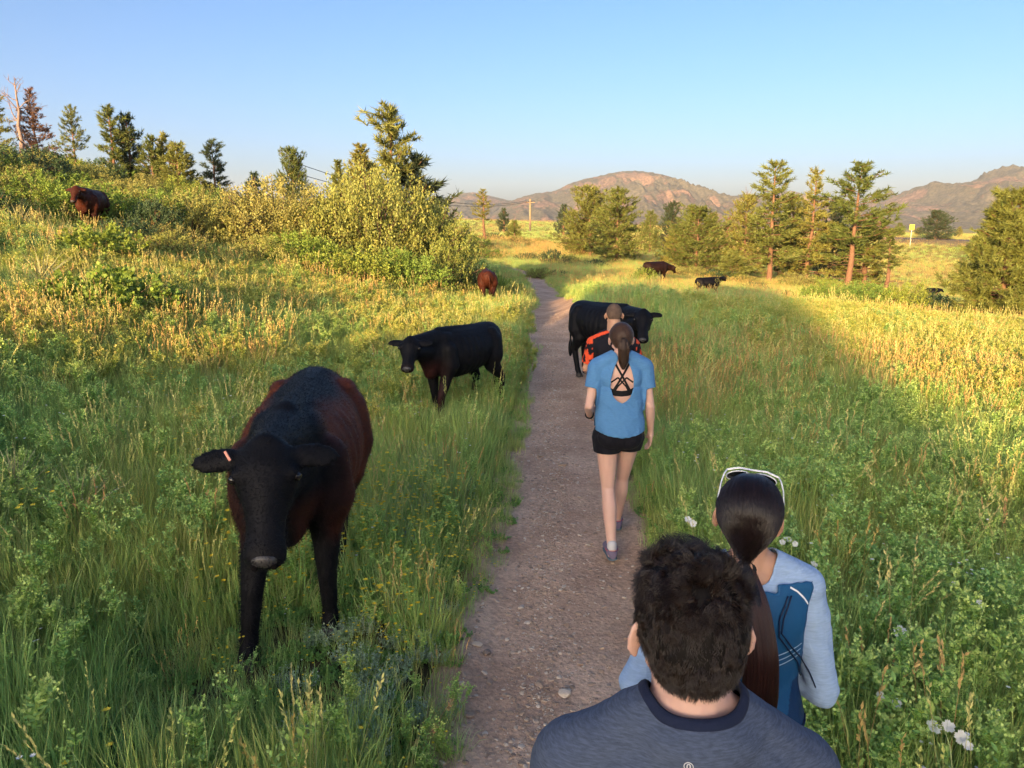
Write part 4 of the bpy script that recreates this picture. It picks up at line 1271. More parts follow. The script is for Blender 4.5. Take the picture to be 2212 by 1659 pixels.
# ------------------------------------------------------------------ single white flowers near the path on the right
g = Geo(); r = np.random.default_rng(6)
for k in range(5):
    aa = k / 5 * 6.283
    for q in (-0.3, 0, 0.3):
        d = np.array([[math.cos(aa + q), math.sin(aa + q), 0.35]])
        g.leaves(np.zeros((1, 3)), d, [[0, 0, 1.0]], 0.03, 0.011, [[1, 1, 1]])
FM = g.mesh('petals'); FM.materials.append(M_WHITE)
g = Geo(); g.tube([[0, 0, -0.38], [0.02, 0, -0.15], [0, 0, 0]], [0.002, 0.0015, 0.0015], np.array([1.0, 1, 1]), 4); STM = g.mesh('stem'); STM.materials.append(M_FORB)
fl = [(1486, 1123, 1, 'upper left bloom of the white pair beside the walking woman\'s front foot'), (1497, 1131, 1, 'lower right bloom of the white pair beside the walking woman\'s front foot'),
      (1690, 1172, .8, 'left of three white blooms right of the ponytailed head'), (1703, 1166, .8, 'middle of three white blooms right of the ponytailed head'), (1717, 1175, .8, 'right of three white blooms right of the ponytailed head'),
      (1758, 1220, .9, 'single white bloom above the light blue shoulder'), (2058, 1262, .9, 'single small white bloom high in the right grass'),
      (2091, 1303, .8, 'left of two white blooms side by side in the right grass'), (2114, 1305, 1, 'right of two white blooms side by side in the right grass'),
      (1943, 1365, 1.3, 'pinkish white bloom standing alone right of the light blue sleeve'), (1900, 1505, .9, 'pale pink bloom low in the grass right of the vest hem'),
      (1935, 1520, .9, 'white bloom right next to the pale pink one in the lower right grass'), (2015, 1572, 1.2, 'large white bloom in the lower right corner, left of a diagonal row'),
      (2048, 1570, 1, 'second bloom of the diagonal row in the lower right corner'), (2075, 1592, 1.1, 'third bloom of the diagonal row in the lower right corner'), (2090, 1612, .8, 'last bloom of the diagonal row in the lower right corner')]
for u, v, s, lab in fl:
    p = at_ground(u, v, 1.2, 40)
    q = at(u, v, p.y - 0.37 * p.y / 2.35)
    root = empty('white_flower', (q.x, q.y, q.z), 0, lab, 'flower', 'large white blooms in the right grass')
    o = bpy.data.objects.new('petals', FM); link(o, root); o.scale = (s * 0.95,) * 3; o.rotation_euler = (0.75 + 0.3 * math.sin(u), 0.3 * math.sin(u * 3), 0)
    o = bpy.data.objects.new('stem', STM); link(o, root)

# ------------------------------------------------------------------ tall seed stalks at the lower edge
r = np.random.default_rng(77); g = Geo()
for u, v, y, hh in ((975, 1515, 3.05, 0.5), (900, 1600, 2.95, 0.4), (940, 1570, 2.9, 0.42), (715, 1620, 2.95, 0.35), (440, 1610, 2.9, 0.32), (380, 1600, 2.95, 0.34), (120, 1350, 3.7, 0.5), (70, 1420, 3.4, 0.45),
                    (60, 1110, 5, .5), (300, 1360, 3.7, .4), (1900, 1500, 3.0, .42), (1985, 1470, 3.1, .5), (2010, 1500, 3.1, .5), (1940, 1440, 3.2, .5), (2160, 1380, 3.5, .5), (2120, 1120, 5, .5)):
    t_ = at(u, v, y); top = np.array(t_); b0 = np.array([t_.x - r.uniform(0.02, 0.12), t_.y + r.uniform(-.05, .05), gz(t_.x, t_.y)])
    mid = (b0 + top) / 2 + [0, 0, 0.04]
    g.tube([b0, mid, top], [0.0022, 0.0018, 0.001], np.array([1.1, 1.05, .9]), 4)
    m_ = 26; t = np.linspace(0.8, 1.0, m_)[:, None]; pos = b0 * (1 - t) + top * t + r.normal(0, 0.002, (m_, 3))
    g.leaves(pos, (top - b0)[None] * 3 + r.normal(0, 0.5, (m_, 3)), r.normal(size=(m_, 3)), 0.02, 0.003, np.tile([1.2, 1.1, 0.95], (m_, 1)))
o = mesh_obj('seed_stalks', g.mesh('seed_stalks'), M_STRAW); tag(o, kind='stuff')

# ------------------------------------------------------------------ power line and road sign
M_POLE = simple('pole_wood', (0.36, 0.24, 0.15), 0.9, 0.1, var=0.2, vscale=3)
M_WIRE = simple('wire', (0.06, 0.06, 0.07), 0.6)
POLE_Y = 214
pb = at(1145, 505, POLE_Y); z0 = gz(pb.x, pb.y); ph = at(1145, 430, POLE_Y).z - z0
root = empty('utility_pole', (pb.x, pb.y, z0), 0.25, 'wooden utility pole with one crossarm on the sunny far meadow', 'utility pole')
g = Geo(); g.tube([[0, 0, -0.5], [0, 0, ph]], [0.30, 0.22], np.array([1.0, 1, 1]), 8); mesh_obj('post', g.mesh('post'), M_POLE, root)
bm = bmesh.new(); bmesh.ops.create_cube(bm, size=1)
for v in bm.verts: v.co = Vector((v.co.x * 2.6, v.co.y * 0.25, v.co.z * 0.25 + ph * 0.9)) + Vector((0, -0.36, 0))
me = bpy.data.meshes.new('crossarm'); bm.to_mesh(me); bm.free(); mesh_obj('crossarm', me, M_POLE, root, False)
for dx in (-1.1, 0.0, 1.1):
    g = Geo(); g.tube([[dx, -0.36, ph * 0.9 + 0.126], [dx, -0.36, ph * 0.9 + 0.4]], [0.09, 0.05], np.array([1.0, 1, 1]), 6); mesh_obj('insulator', g.mesh('insulator'), M_WIRE, root)
for k, (dx, lab) in enumerate(((-1.1, 'upper thin power line crossing from the left pine to the utility pole'), (1.1, 'lower thin power line crossing from the left pine to the utility pole'))):
    A_ = Vector((pb.x + dx, pb.y - 0.36, z0 + ph * 0.9 + 0.4))
    for e_ in (0,):
        B_ = at(640 - 0 * k, 352 + 22 * k, 120)
        pts = []
        for t in np.linspace(0, 1, 30):
            q = A_.lerp(B_, t); q.z -= 4 * 3.0 * t * (1 - t); pts.append(q)
        g = Geo(); g.tube(pts, [0.05] * 30, np.array([1.0, 1, 1]), 4)
        o = mesh_obj('power_line', g.mesh('power_line'), M_WIRE); tag(o, lab, 'power line', 'power lines on the far pole')

# yellow bend sign on its post by the road
sp = at(1970, 491, 150); zs = gz(sp.x, sp.y)
root = empty('road_sign', (sp.x, sp.y, zs), -0.42, 'yellow square chevron sign on a pale post by the distant road', 'road sign')
g = Geo(); g.tube([[0, 0, -0.3], [0, 0, sp.z - zs + 0.5]], [0.07, 0.07], np.array([1.0, 1, 1]), 8); mesh_obj('post', g.mesh('post'), simple('galvanised', (0.55, 0.53, 0.5), 0.5), root)
bm = bmesh.new(); bmesh.ops.create_cube(bm, size=1)
for v in bm.verts: v.co = Vector((v.co.x * 0.85, v.co.y * 0.03 - 0.10, v.co.z * 1.05 + sp.z - zs))
bmesh.ops.bevel(bm, geom=bm.edges[:], offset=0.01, segments=1)
me = bpy.data.meshes.new('panel'); bm.to_mesh(me); bm.free(); mesh_obj('panel', me, simple('sign_yellow', (0.85, 0.55, 0.02), 0.5), root, False)
bm = bmesh.new(); zc = sp.z - zs
for pl in (((-0.24, 0), (0.09, 0.38), (0.27, 0.38), (-0.04, 0)), ((-0.24, 0), (-0.04, 0), (0.27, -0.38), (0.09, -0.38))):
    bm.faces.new([bm.verts.new((a_, -0.12, zc + b_)) for a_, b_ in pl])
rr_ = bmesh.ops.extrude_face_region(bm, geom=bm.faces[:])
for v in rr_['geom']:
    if isinstance(v, bmesh.types.BMVert): v.co.y -= 0.012
bmesh.ops.recalc_face_normals(bm, faces=bm.faces[:])
me = bpy.data.meshes.new('chevron'); bm.to_mesh(me); bm.free(); mesh_obj('chevron', me, simple('sign_black', (0.02, 0.02, 0.02), 0.5), root, False)
# ------------------------------------------------------------------ one continuous skin grown over overlapping solids
class Solid:
    def __init__(self): self.V = []; self.F = []; self.n = 0

    def _add(self, V, F):
        self.V.append(np.asarray(V, float)); self.F += [tuple(i + self.n for i in f) for f in F]; self.n += len(V)

    def rings(self, R_):
        """R_: list of (k,3) rings, closed with fans"""
        k = len(R_[0]); V = [np.mean(R_[0], 0)] + [p for r in R_ for p in r] + [np.mean(R_[-1], 0)]
        F = []
        for j in range(k): F.append((0, 1 + (j + 1) % k, 1 + j))
        for i in range(len(R_) - 1):
            for j in range(k):
                a = 1 + i * k + j; b = 1 + i * k + (j + 1) % k; F.append((a, b, b + k, a + k))
        e = len(V) - 1; o = 1 + (len(R_) - 1) * k
        for j in range(k): F.append((e, o + j, o + (j + 1) % k))
        self._add(V, F)

    def ell(self, c, rad, rot=None, k=16):
        rot = np.array(rot if rot is not None else Matrix.Identity(3)); rad = np.asarray(rad, float)
        rs = []
        for th in np.linspace(0.12, np.pi - 0.12, 11):
            a = np.arange(k) / k * 2 * np.pi
            p = np.stack([np.sin(th) * np.cos(a), np.sin(th) * np.sin(a), -np.cos(th) * np.ones(k)], 1) * rad
            rs.append(p @ rot.T + np.asarray(c))
        self.rings(rs)

    def cap(self, p0, p1, r0, r1, k=14):
        p0 = np.asarray(p0, float); p1 = np.asarray(p1, float); d = p1 - p0; L = np.linalg.norm(d); d = d / max(L, 1e-6)
        ref = np.array([1.0, 0, 0]) if abs(d[0]) < 0.8 else np.array([0, 1.0, 0])
        s = unit(np.cross(d, ref)); t = np.cross(d, s); a = np.arange(k) / k * 2 * np.pi
        cir = s[None] * np.cos(a)[:, None] + t[None] * np.sin(a)[:, None]
        rs = []
        for th in np.linspace(-np.pi / 2 + 0.2, 0, 5): rs.append(p0 + d * r0 * np.sin(th) + cir * r0 * np.cos(th))
        for th in np.linspace(0, np.pi / 2 - 0.2, 5): rs.append(p1 + d * r1 * np.sin(th) + cir * r1 * np.cos(th))
        self.rings(rs)

    def chain(self, pts, rads):
        for a, b, r0, r1 in zip(pts[:-1], pts[1:], rads[:-1], rads[1:]): self.cap(a, b, r0, r1)

    def loft(self, secs, axis='z', k=28, pw=2.3):
        """secs: (along, c0, c1, r0, r1); axis z: c=(x,y); axis y: c=(x,z)"""
        secs = np.array(secs, float)
        t = np.linspace(0, 1, len(secs)); tt = np.linspace(0, 1, len(secs) * 4)
        S = np.stack([np.interp(tt, t, secs[:, i]) for i in range(5)], 1)
        for _ in range(3): S[1:-1] = (S[:-2] + 2 * S[1:-1] + S[2:]) / 4
        a = np.arange(k) / k * 2 * np.pi
        cx = np.sign(np.cos(a)) * np.abs(np.cos(a)) ** (2 / pw); sx = np.sign(np.sin(a)) * np.abs(np.sin(a)) ** (2 / pw)
        rs = []
        for l_, c0, c1, r0, r1 in S:
            if axis == 'z': rs.append(np.stack([c0 + cx * r0, c1 + sx * r1, np.full(k, l_)], 1))
            else: rs.append(np.stack([c0 + cx * r0, np.full(k, l_), c1 + sx * r1], 1))
        self.rings(rs)

    def skin(self, name, voxel, it=6, fac=0.5):
        me = bpy.data.meshes.new(name + '_raw')
        me.from_pydata([tuple(v) for v in np.vstack(self.V)], [], self.F)
        bm = bmesh.new(); bm.from_mesh(me); bmesh.ops.recalc_face_normals(bm, faces=bm.faces[:]); bm.to_mesh(me); bm.free()
        o = bpy.data.objects.new(name, me); COL.objects.link(o)
        m = o.modifiers.new('r', 'REMESH'); m.mode = 'VOXEL'; m.voxel_size = voxel
        s = o.modifiers.new('s', 'SMOOTH'); s.iterations = it; s.factor = fac
        dg = bpy.context.evaluated_depsgraph_get()
        out = bpy.data.meshes.new_from_object(o.evaluated_get(dg))
        out.name = name
        bpy.data.objects.remove(o); bpy.data.meshes.remove(me)
        return out


def verts_np(me):
    a = np.empty(len(me.vertices) * 3, np.float32); me.vertices.foreach_get('co', a); return a.reshape(-1, 3)


def set_verts(me, V):
    me.vertices.foreach_set('co', np.asarray(V, np.float32).ravel()); me.update()


def bvh_of(me):
    bm = bmesh.new(); bm.from_mesh(me); t = BVHTree.FromBMesh(bm); bm.free(); return t


def normals_np(me):
    a = np.empty(len(me.vertices) * 3, np.float32); me.vertices.foreach_get('normal', a); return a.reshape(-1, 3)


def cut(me, keep):
    """keep: function of (n,3) face centres -> bool"""
    bm = bmesh.new(); bm.from_mesh(me)
    c = np.array([f.calc_center_median() for f in bm.faces]); k = keep(c)
    bmesh.ops.delete(bm, geom=[f for f, q in zip(bm.faces[:], k) if not q], context='FACES')
    # tidy the cut edge
    be = [v for v in bm.verts if v.is_boundary]
    for _ in range(4):
        new = {}
        for v in be:
            nb = [e.other_vert(v) for e in v.link_edges if e.is_boundary]
            if len(nb) == 2: new[v] = v.co * 0.4 + (nb[0].co + nb[1].co) * 0.3
        for v, c_ in new.items(): v.co = c_
    bm.to_mesh(me); bm.free()
    return me


def planes_cut(me, planes):
    """planes: (point, normal): what lies on the normal's side goes"""
    bm = bmesh.new(); bm.from_mesh(me)
    for p, n_, test in planes:
        geom = [f for f in bm.faces if test is None or test(f.calc_center_median())]
        es = set(); vs = set()
        for f in geom:
            es.update(f.edges); vs.update(f.verts)
        bmesh.ops.bisect_plane(bm, geom=geom + list(es) + list(vs), plane_co=p, plane_no=n_, clear_outer=False)
        nn = Vector(n_); pp = Vector(p)
        kill = [f for f in bm.faces if (f.calc_center_median() - pp).dot(nn) > 0 and (test is None or test(f.calc_center_median()))]
        bmesh.ops.delete(bm, geom=kill, context='FACES')
    loose = [v for v in bm.verts if not v.link_faces]
    bmesh.ops.delete(bm, geom=loose, context='VERTS')
    bm.to_mesh(me); bm.free()
    return me


def thick(o, t=0.004):
    m = o.modifiers.new('thickness', 'SOLIDIFY'); m.thickness = t; m.offset = 1
    return o


def fold(me, amp, sx, sz, seed=0, mask=None):
    """soft creases in cloth"""
    V = verts_np(me); N = normals_np(me)
    f = fbm(V[:, 0] * sx + V[:, 1] * sx * 0.7 + seed, V[:, 2] * sz + V[:, 0] * sx * 0.6 + seed, 4) - 0.5
    f = -np.abs(f) * 2 + 0.2
    if mask is not None: f = f * mask(V)
    set_verts(me, V + N * (f * amp)[:, None])


def drape(bvh, pts, width, off, direction=(0, 1, 0), start=-1.2, thick_=0.002, n_=24):
    """a strap laid on a surface: pts are (x, z) seen from behind"""
    pts = np.array(pts, float); t = np.linspace(0, 1, len(pts)); tt = np.linspace(0, 1, n_)
    P = np.stack([np.interp(tt, t, pts[:, i]) for i in range(2)], 1)
    d = np.gradient(P, axis=0); d /= np.linalg.norm(d, axis=1, keepdims=True) + 1e-9; s = np.stack([-d[:, 1], d[:, 0]], 1)
    V = []; F = []; i = 0
    for p, q in zip(P, s):
        row = []
        for k in (-1, -0.33, 0.33, 1):
            a = p + q * width * k
            h = bvh.ray_cast(Vector((a[0], start, a[1])), Vector(direction))
            row.append(h[0])
        if any(r is None for r in row): continue
        for r in row: V.append((r.x, r.y - off, r.z))
        if i:
            b = (i - 1) * 4
            for k in range(3): F.append((b + k, b + k + 1, b + k + 5, b + k + 4))
        i += 1
    me = bpy.data.meshes.new('strap'); me.from_pydata(V, [], F); me.update()
    return me


def tube_mesh(name, pts, rad_, k=8, closed=False):
    pts = np.asarray(pts, float); n_ = len(pts); rad_ = np.ones(n_) * rad_
    d = unit(np.gradient(pts, axis=0))
    if closed: d = unit(np.roll(pts, -1, 0) - np.roll(pts, 1, 0))
    ref = np.array([0.1, 0.2, 1.0]); s = unit(np.cross(d, ref)); t = np.cross(d, s); a = np.arange(k) / k * 2 * np.pi
    V = pts[:, None] + rad_[:, None, None] * (s[:, None] * np.cos(a)[None, :, None] + t[:, None] * np.sin(a)[None, :, None])
    F = []
    for i in range(n_ if closed else n_ - 1):
        for j in range(k):
            i2 = (i + 1) % n_
            F.append((i * k + j, i * k + (j + 1) % k, i2 * k + (j + 1) % k, i2 * k + j))
    me = bpy.data.meshes.new(name); me.from_pydata([tuple(v) for v in V.reshape(-1, 3)], [], F)
    if not closed:
        bm = bmesh.new(); bm.from_mesh(me); bm.verts.ensure_lookup_table()
        bm.faces.new([bm.verts[j] for j in reversed(range(k))]); bm.faces.new([bm.verts[(n_ - 1) * k + j] for j in range(k)])
        bm.to_mesh(me); bm.free()
    me.update()
    return me


def hair(name, strands, radius, mat, parent, colors=None):
    """strands (n, k, 3)"""
    n_, k, _ = strands.shape
    hc = bpy.data.hair_curves.new(name)
    hc.add_curves([k] * n_)
    hc.attributes['position'].data.foreach_set('vector', strands.astype(np.float32).ravel())
    ra = hc.attributes.get('radius') or hc.attributes.new('radius', 'FLOAT', 'POINT')
    taper = np.linspace(1, 0.25, k) * radius
    ra.data.foreach_set('value', np.tile(taper, n_).astype(np.float32))
    if colors is not None:
        ca = hc.attributes.new('tint', 'FLOAT_COLOR', 'POINT')
        cc = np.ones((n_, k, 4), np.float32); cc[:, :, :3] = colors[:, None, :]
        ca.data.foreach_set('color', cc.ravel())
    hc.materials.append(mat)
    o = bpy.data.objects.new(name, hc)
    return link(o, parent)


def attr_mat(name, rough=0.6, spec=0.3, bump=0.0, bscale=300, attr='col', sheen=0.0, var=0.0):
    m, n, l, b = mat_new(name)
    a = n.new('ShaderNodeAttribute'); a.attribute_name = attr
    last = a.outputs['Color']
    if var:
        tc = n.new('ShaderNodeTexCoord'); nz = n.new('ShaderNodeTexNoise'); nz.inputs['Scale'].default_value = 14; nz.inputs['Detail'].default_value = 6
        l.new(tc.outputs['Object'], nz.inputs['Vector'])
        rp = n.new('ShaderNodeValToRGB'); rp.color_ramp.elements[0].position = 0.3; rp.color_ramp.elements[1].position = 0.7
        rp.color_ramp.elements[0].color = (1 - var,) * 3 + (1,); rp.color_ramp.elements[1].color = (1 + var,) * 3 + (1,)
        l.new(nz.outputs[0], rp.inputs[0])
        mx = n.new('ShaderNodeMix'); mx.data_type = 'RGBA'; mx.blend_type = 'MULTIPLY'; mx.inputs[0].default_value = 1
        l.new(last, mx.inputs[6]); l.new(rp.outputs[0], mx.inputs[7]); last = mx.outputs[2]
    l.new(last, b.inputs['Base Color'])
    b.inputs['Roughness'].default_value = rough; b.inputs['Specular IOR Level'].default_value = spec
    if sheen:
        b.inputs['Sheen Weight'].default_value = sheen; b.inputs['Sheen Roughness'].default_value = 0.4
    if bump:
        tc = n.new('ShaderNodeTexCoord'); nb = n.new('ShaderNodeTexNoise'); nb.inputs['Scale'].default_value = bscale; nb.inputs['Detail'].default_value = 3
        mp = n.new('ShaderNodeMapping'); mp.inputs['Scale'].default_value = (1, 0.25, 0.6)
        l.new(tc.outputs['Object'], mp.inputs[0]); l.new(mp.outputs[0], nb.inputs['Vector'])
        bp = n.new('ShaderNodeBump'); bp.inputs['Strength'].default_value = bump; bp.inputs['Distance'].default_value = 0.006
        l.new(nb.outputs[0], bp.inputs['Height']); l.new(bp.outputs[0], b.inputs['Normal'])
    return m


def paint(me, fn, attr='col'):
    V = verts_np(me); a = me.attributes.new(attr, 'FLOAT_COLOR', 'POINT')
    c = np.ones((len(V), 4), np.float32); c[:, :3] = fn(V); a.data.foreach_set('color', c.ravel())


# ------------------------------------------------------------------ cattle
M_HIDE = attr_mat('hide', 0.6, 0.15, bump=0.4, bscale=260, sheen=0.0, var=0.25)
M_HAIRC = attr_mat('coat_hair', 0.45, 0.12, attr='tint')
M_EYE = simple('eye', (0.012, 0.01, 0.01), 0.08, 0.6)
M_NOSTRIL = simple('nostril_dark', (0.006, 0.005, 0.005), 0.9, 0.05)
M_HOOF = simple('hoof', (0.03, 0.027, 0.025), 0.5, 0.4)
M_NOSE = simple('wet_nose', (0.045, 0.042, 0.044), 0.30, 0.5, bump=0.5, bscale=120)
BLACK = np.array([0.0045, 0.0045, 0.0065])


def cow(x, y, theta, s, label, poll=(0, 0.90, 1.22), muzz=(0.0, 1.24, 0.92), feet=((0, 0), (0, 0), (0, 0), (0, 0)), coat=None, voxel=0.02, girth=1.0, ear_l=0.19, ear_droop=0.15,
        group='cattle grazing along the footpath', fur=0, leg_w=0.0, sink=0.0, cat='cow', tail_side=0.03, legs_lift=0.0):
    """feet: (dx, dy) of front left, front right, hind left, hind right from where they stand square; left is the cow's own"""
    S = Solid(); gx = girth
    S.loft([(-0.82, 0, 1.03, 0.05, 0.08), (-0.78, 0, 1.02, 0.14, 0.17), (-0.66, 0, 0.985, 0.235 * gx, 0.245), (-0.48, 0, 0.94, 0.27 * gx, 0.29), (-0.25, 0, 0.905, 0.315 * gx, 0.315),
            (0.0, 0, 0.89, 0.33 * gx, 0.335), (0.22, 0, 0.89, 0.295 * gx, 0.335), (0.42, 0, 0.92, 0.205 * gx, 0.295), (0.56, 0, 0.93, 0.155, 0.25), (0.66, 0, 0.94, 0.10, 0.18)], axis='y', pw=1.88)
    for sx in (-1, 1):
        S.ell((sx * 0.175, -0.50, 1.11), (0.075, 0.10, 0.07))          # hip bones
        S.ell((sx * 0.10, 0.34, 1.10), (0.08, 0.17, 0.10))            # shoulder blades
    S.cap((0, -0.45, 1.16), (0, -0.76, 1.14), 0.055, 0.05)           # sacrum and tail head
    S.cap((0, -0.4, 1.17), (0, 0.38, 1.19), 0.055, 0.07)             # spine
    poll = np.array(poll, float); muzz = np.array(muzz, float)
    # neck
    nb = np.array([0, 0.42, 1.03]); jaw = poll * 0.6 + muzz * 0.4 + (poll - muzz) * 0.05
    throat = poll * 0.72 + muzz * 0.28 + np.array([0, -0.10, -0.06])
    S.cap(nb + [0, 0, 0.05], poll + [0, -0.05, -0.04], 0.155, 0.085)
    S.cap(nb + [0, 0.02, -0.10], throat, 0.14, 0.095)
    S.chain([np.array([0, 0.55, 0.68]), np.array([0, 0.60, 0.80]), throat + [0, -0.06, -0.04]], [0.075, 0.075, 0.055])   # brisket and dewlap
    S.ell((0, 0.52, 0.72), (0.095, 0.12, 0.12))
    # head
    ax = unit(muzz - poll); L = np.linalg.norm(muzz - poll)
    side = unit(np.cross(ax, [0, 0, 1.0])); up = np.cross(side, ax)             # up: out of the forehead
    if up[2] < 0: up = -up; side = -side
    k = 20; a = np.arange(k) / k * 2 * np.pi
    rs = []
    for t, w, h_, o in ((-0.06, 0.05, 0.04, -0.01), (0.0, 0.088, 0.075, -0.015), (0.10, 0.124, 0.105, -0.035), (0.22, 0.136, 0.128, -0.045), (0.34, 0.126, 0.128, -0.05), (0.48, 0.095, 0.112, -0.045), (0.62, 0.076, 0.092, -0.035),
                        (0.76, 0.072, 0.076, -0.025), (0.88, 0.082, 0.072, -0.02), (0.97, 0.080, 0.062, -0.02), (1.03, 0.05, 0.035, -0.02)):
        c = poll + ax * L * t + up * o
        rs.append(c + side * (np.cos(a) * w)[:, None] + up * (np.sin(a) * h_)[:, None])
    S.rings(rs)
    S.ell(poll + up * 0.015, (0.06, 0.05, 0.045))
    for sx in (-1, 1):
        S.ell(poll + ax * L * 0.27 + side * sx * 0.105 + up * 0.02, (0.03, 0.035, 0.03))   # brow over the eye
        S.ell(poll + ax * L * 0.42 + side * sx * 0.05 - up * 0.11, (0.05, 0.07, 0.05))     # cheek
        # ears: broad leaves
        e0 = poll + ax * 0.045 + side * sx * 0.085 - up * 0.005
        ed = unit(side * sx + np.array([0, 0, -ear_droop]) - up * 0.12); ew = unit(np.cross(ed, up)); en = np.cross(ed, ew)
        Rm = np.stack([ed, ew, en], 1)
        S.cap(e0, e0 + ed * 0.06, 0.03, 0.03)
        S.ell(e0 + ed * (ear_l * 0.55), (ear_l * 0.52, 0.056, 0.017), Rm)
        S.ell(e0 + ed * (ear_l * 0.40), (ear_l * 0.35, 0.056, 0.022), Rm)
    # legs
    hoofs = []
    names = (('f', -1), ('f', 1), ('h', -1), ('h', 1))
    for (kind, sx), (dx, dy) in zip(names, feet):
        if kind == 'f':
            P = [(sx * 0.17, 0.38, 0.98), (sx * 0.175, 0.36, 0.78), (sx * 0.15 + dx * .2, 0.36 + dy * .25, 0.62), (sx * 0.14 + dx * .6, 0.38 + dy * 0.72, 0.37), (sx * 0.14 + dx * 0.95, 0.36 + dy * 0.97, 0.12), (sx * 0.14 + dx, 0.39 + dy, 0.065)]
            Rr = [0.11, 0.125, 0.082, 0.053, 0.040, 0.046]
        else:
            P = [(sx * 0.15, -0.52, 0.98), (sx * 0.175, -0.50, 0.80), (sx * 0.18 + dx * .2, -0.48 + dy * .25, 0.66), (sx * 0.15 + dx * .7, -0.68 + dy * 0.62, 0.45), (sx * 0.14 + dx * 0.95, -0.64 + dy * 0.97, 0.12), (sx * 0.14 + dx, -0.61 + dy, 0.065)]
            Rr = [0.16, 0.165, 0.115, 0.056, 0.040, 0.046]
        S.chain([np.array(p) for p in P], [q + (0.006 if voxel > 0.016 else 0) for q in Rr])
        S.ell(P[3], (0.052, 0.060, 0.06))
        S.ell(P[4], (0.047, 0.05, 0.05))
        hoofs.append(P[5])
    # tail
    S.chain([np.array(p) for p in ((0, -0.74, 1.15), (tail_side * .5, -0.85, 1.05), (tail_side, -0.87, 0.8), (tail_side, -0.86, 0.55))], [0.04, 0.032, 0.022, 0.02])
    S.ell((tail_side, -0.86, 0.42), (0.04, 0.04, 0.16))
    me = S.skin('body', voxel, it=7 if voxel < 0.016 else 4)
    V = verts_np(me)
    # flanks and ribs
    N = normals_np(me)
    rib = (np.abs(V[:, 1] + 0.02) < 0.30) & (V[:, 2] > 0.62) & (V[:, 2] < 1.12)
    V = V + N * (0.004 * np.sin(V[:, 1] * 62 + V[:, 2] * 5) * rib * (np.abs(N[:, 0]) > 0.4) * smooth(0.34, 0.1, np.abs(V[:, 1])))[:, None]
    V = V + N * (0.010 * (fbm(V[:, 0] * 6 + 9, V[:, 1] * 6 + V[:, 2] * 4, 3) - 0.5))[:, None]
    set_verts(me, V)
    if coat is None: coat = lambda V: np.tile(BLACK, (len(V), 1))
    col = coat(V)
    paint(me, lambda V_: col)
    z0 = gz(x, y) - sink
    root = empty('cow', (x, y, z0), theta, label, cat, group)
    root.scale = (s, s, s)
    body = mesh_obj('body', me, M_HIDE, root)
    for sx in (-1, 1):
        c = poll + ax * L * 0.30 + side * sx * 0.122 + up * 0.014
        bm = bmesh.new(); bmesh.ops.create_uvsphere(bm, u_segments=12, v_segments=8, radius=0.020); me2 = bpy.data.meshes.new('eye'); bm.to_mesh(me2); bm.free()
        o = mesh_obj('eye', me2, M_EYE, root); o.location = c
    # nose pad with nostrils
    S2 = Solid()
    S2.ell(poll + ax * (L * 0.955 + 0.004) + up * 0.000, (0.060, 0.046, 0.034), np.stack([side, up, ax], 1))
    nm = S2.skin('nose', max(voxel * 0.4, 0.006), it=2); mesh_obj('nose', nm, M_NOSE, root)
    for sx in (-1, 1):
        S3 = Solid(); S3.ell(poll + ax * (L * 0.955 + 0.036) + side * sx * 0.036 + up * 0.010, (0.014, 0.010, 0.012), np.stack([side, up, ax], 1), k=10)
        mesh_obj('nostril', S3.skin('nostril', 0.004, 1), M_NOSTRIL, root)
    for h_ in hoofs:
        S4 = Solid()
        for q in (-1, 1): S4.loft([(0.0, h_[0] + q * 0.024, h_[1] + 0.02, 0.026, 0.055), (0.03, h_[0] + q * 0.023, h_[1] + 0.012, 0.025, 0.050), (0.075, h_[0] + q * 0.018, h_[1] - 0.002, 0.022, 0.036)], k=12)
        mesh_obj('hoof', S4.skin('hoof', 0.009, 1), M_HOOF, root)
    if fur:
        r = np.random.default_rng(5)
        me.calc_loop_triangles() if hasattr(me, 'calc_loop_triangles') else None
        nf = len(me.polygons)
        ar = np.empty(nf, np.float32); me.polygons.foreach_get('area', ar)
        ce = np.empty(nf * 3, np.float32); me.polygons.foreach_get('center', ce); ce = ce.reshape(-1, 3)
        no = np.empty(nf * 3, np.float32); me.polygons.foreach_get('normal', no); no = no.reshape(-1, 3)
        pk = r.choice(nf, fur, p=ar / ar.sum())
        p = ce[pk] + r.normal(0, voxel * 0.35, (fur, 3)); n_ = no[pk]
        flow = np.stack([np.zeros(fur), -0.9 * np.ones(fur), -0.45 * np.ones(fur)], 1) + r.normal(0, 0.22, (fur, 3))
        flow = unit(flow - n_ * (flow * n_).sum(1, keepdims=True))
        Ls = r.uniform(0.008, 0.015, (fur, 1)) * (1 + 0.8 * (p[:, 2:3] < 0.75) * (p[:, 1:2] > 0.4))
        st = np.stack([p - n_ * 0.002, p + n_ * Ls * 0.16 + flow * Ls * 0.5, p + n_ * Ls * 0.20 + flow * Ls], 1)
        cc = coat(p) * r.uniform(0.6, 1.7, (fur, 1))
        hair('coat', st, 0.0011, M_HAIRC, root, cc)
    return root, poll, ax, side, up


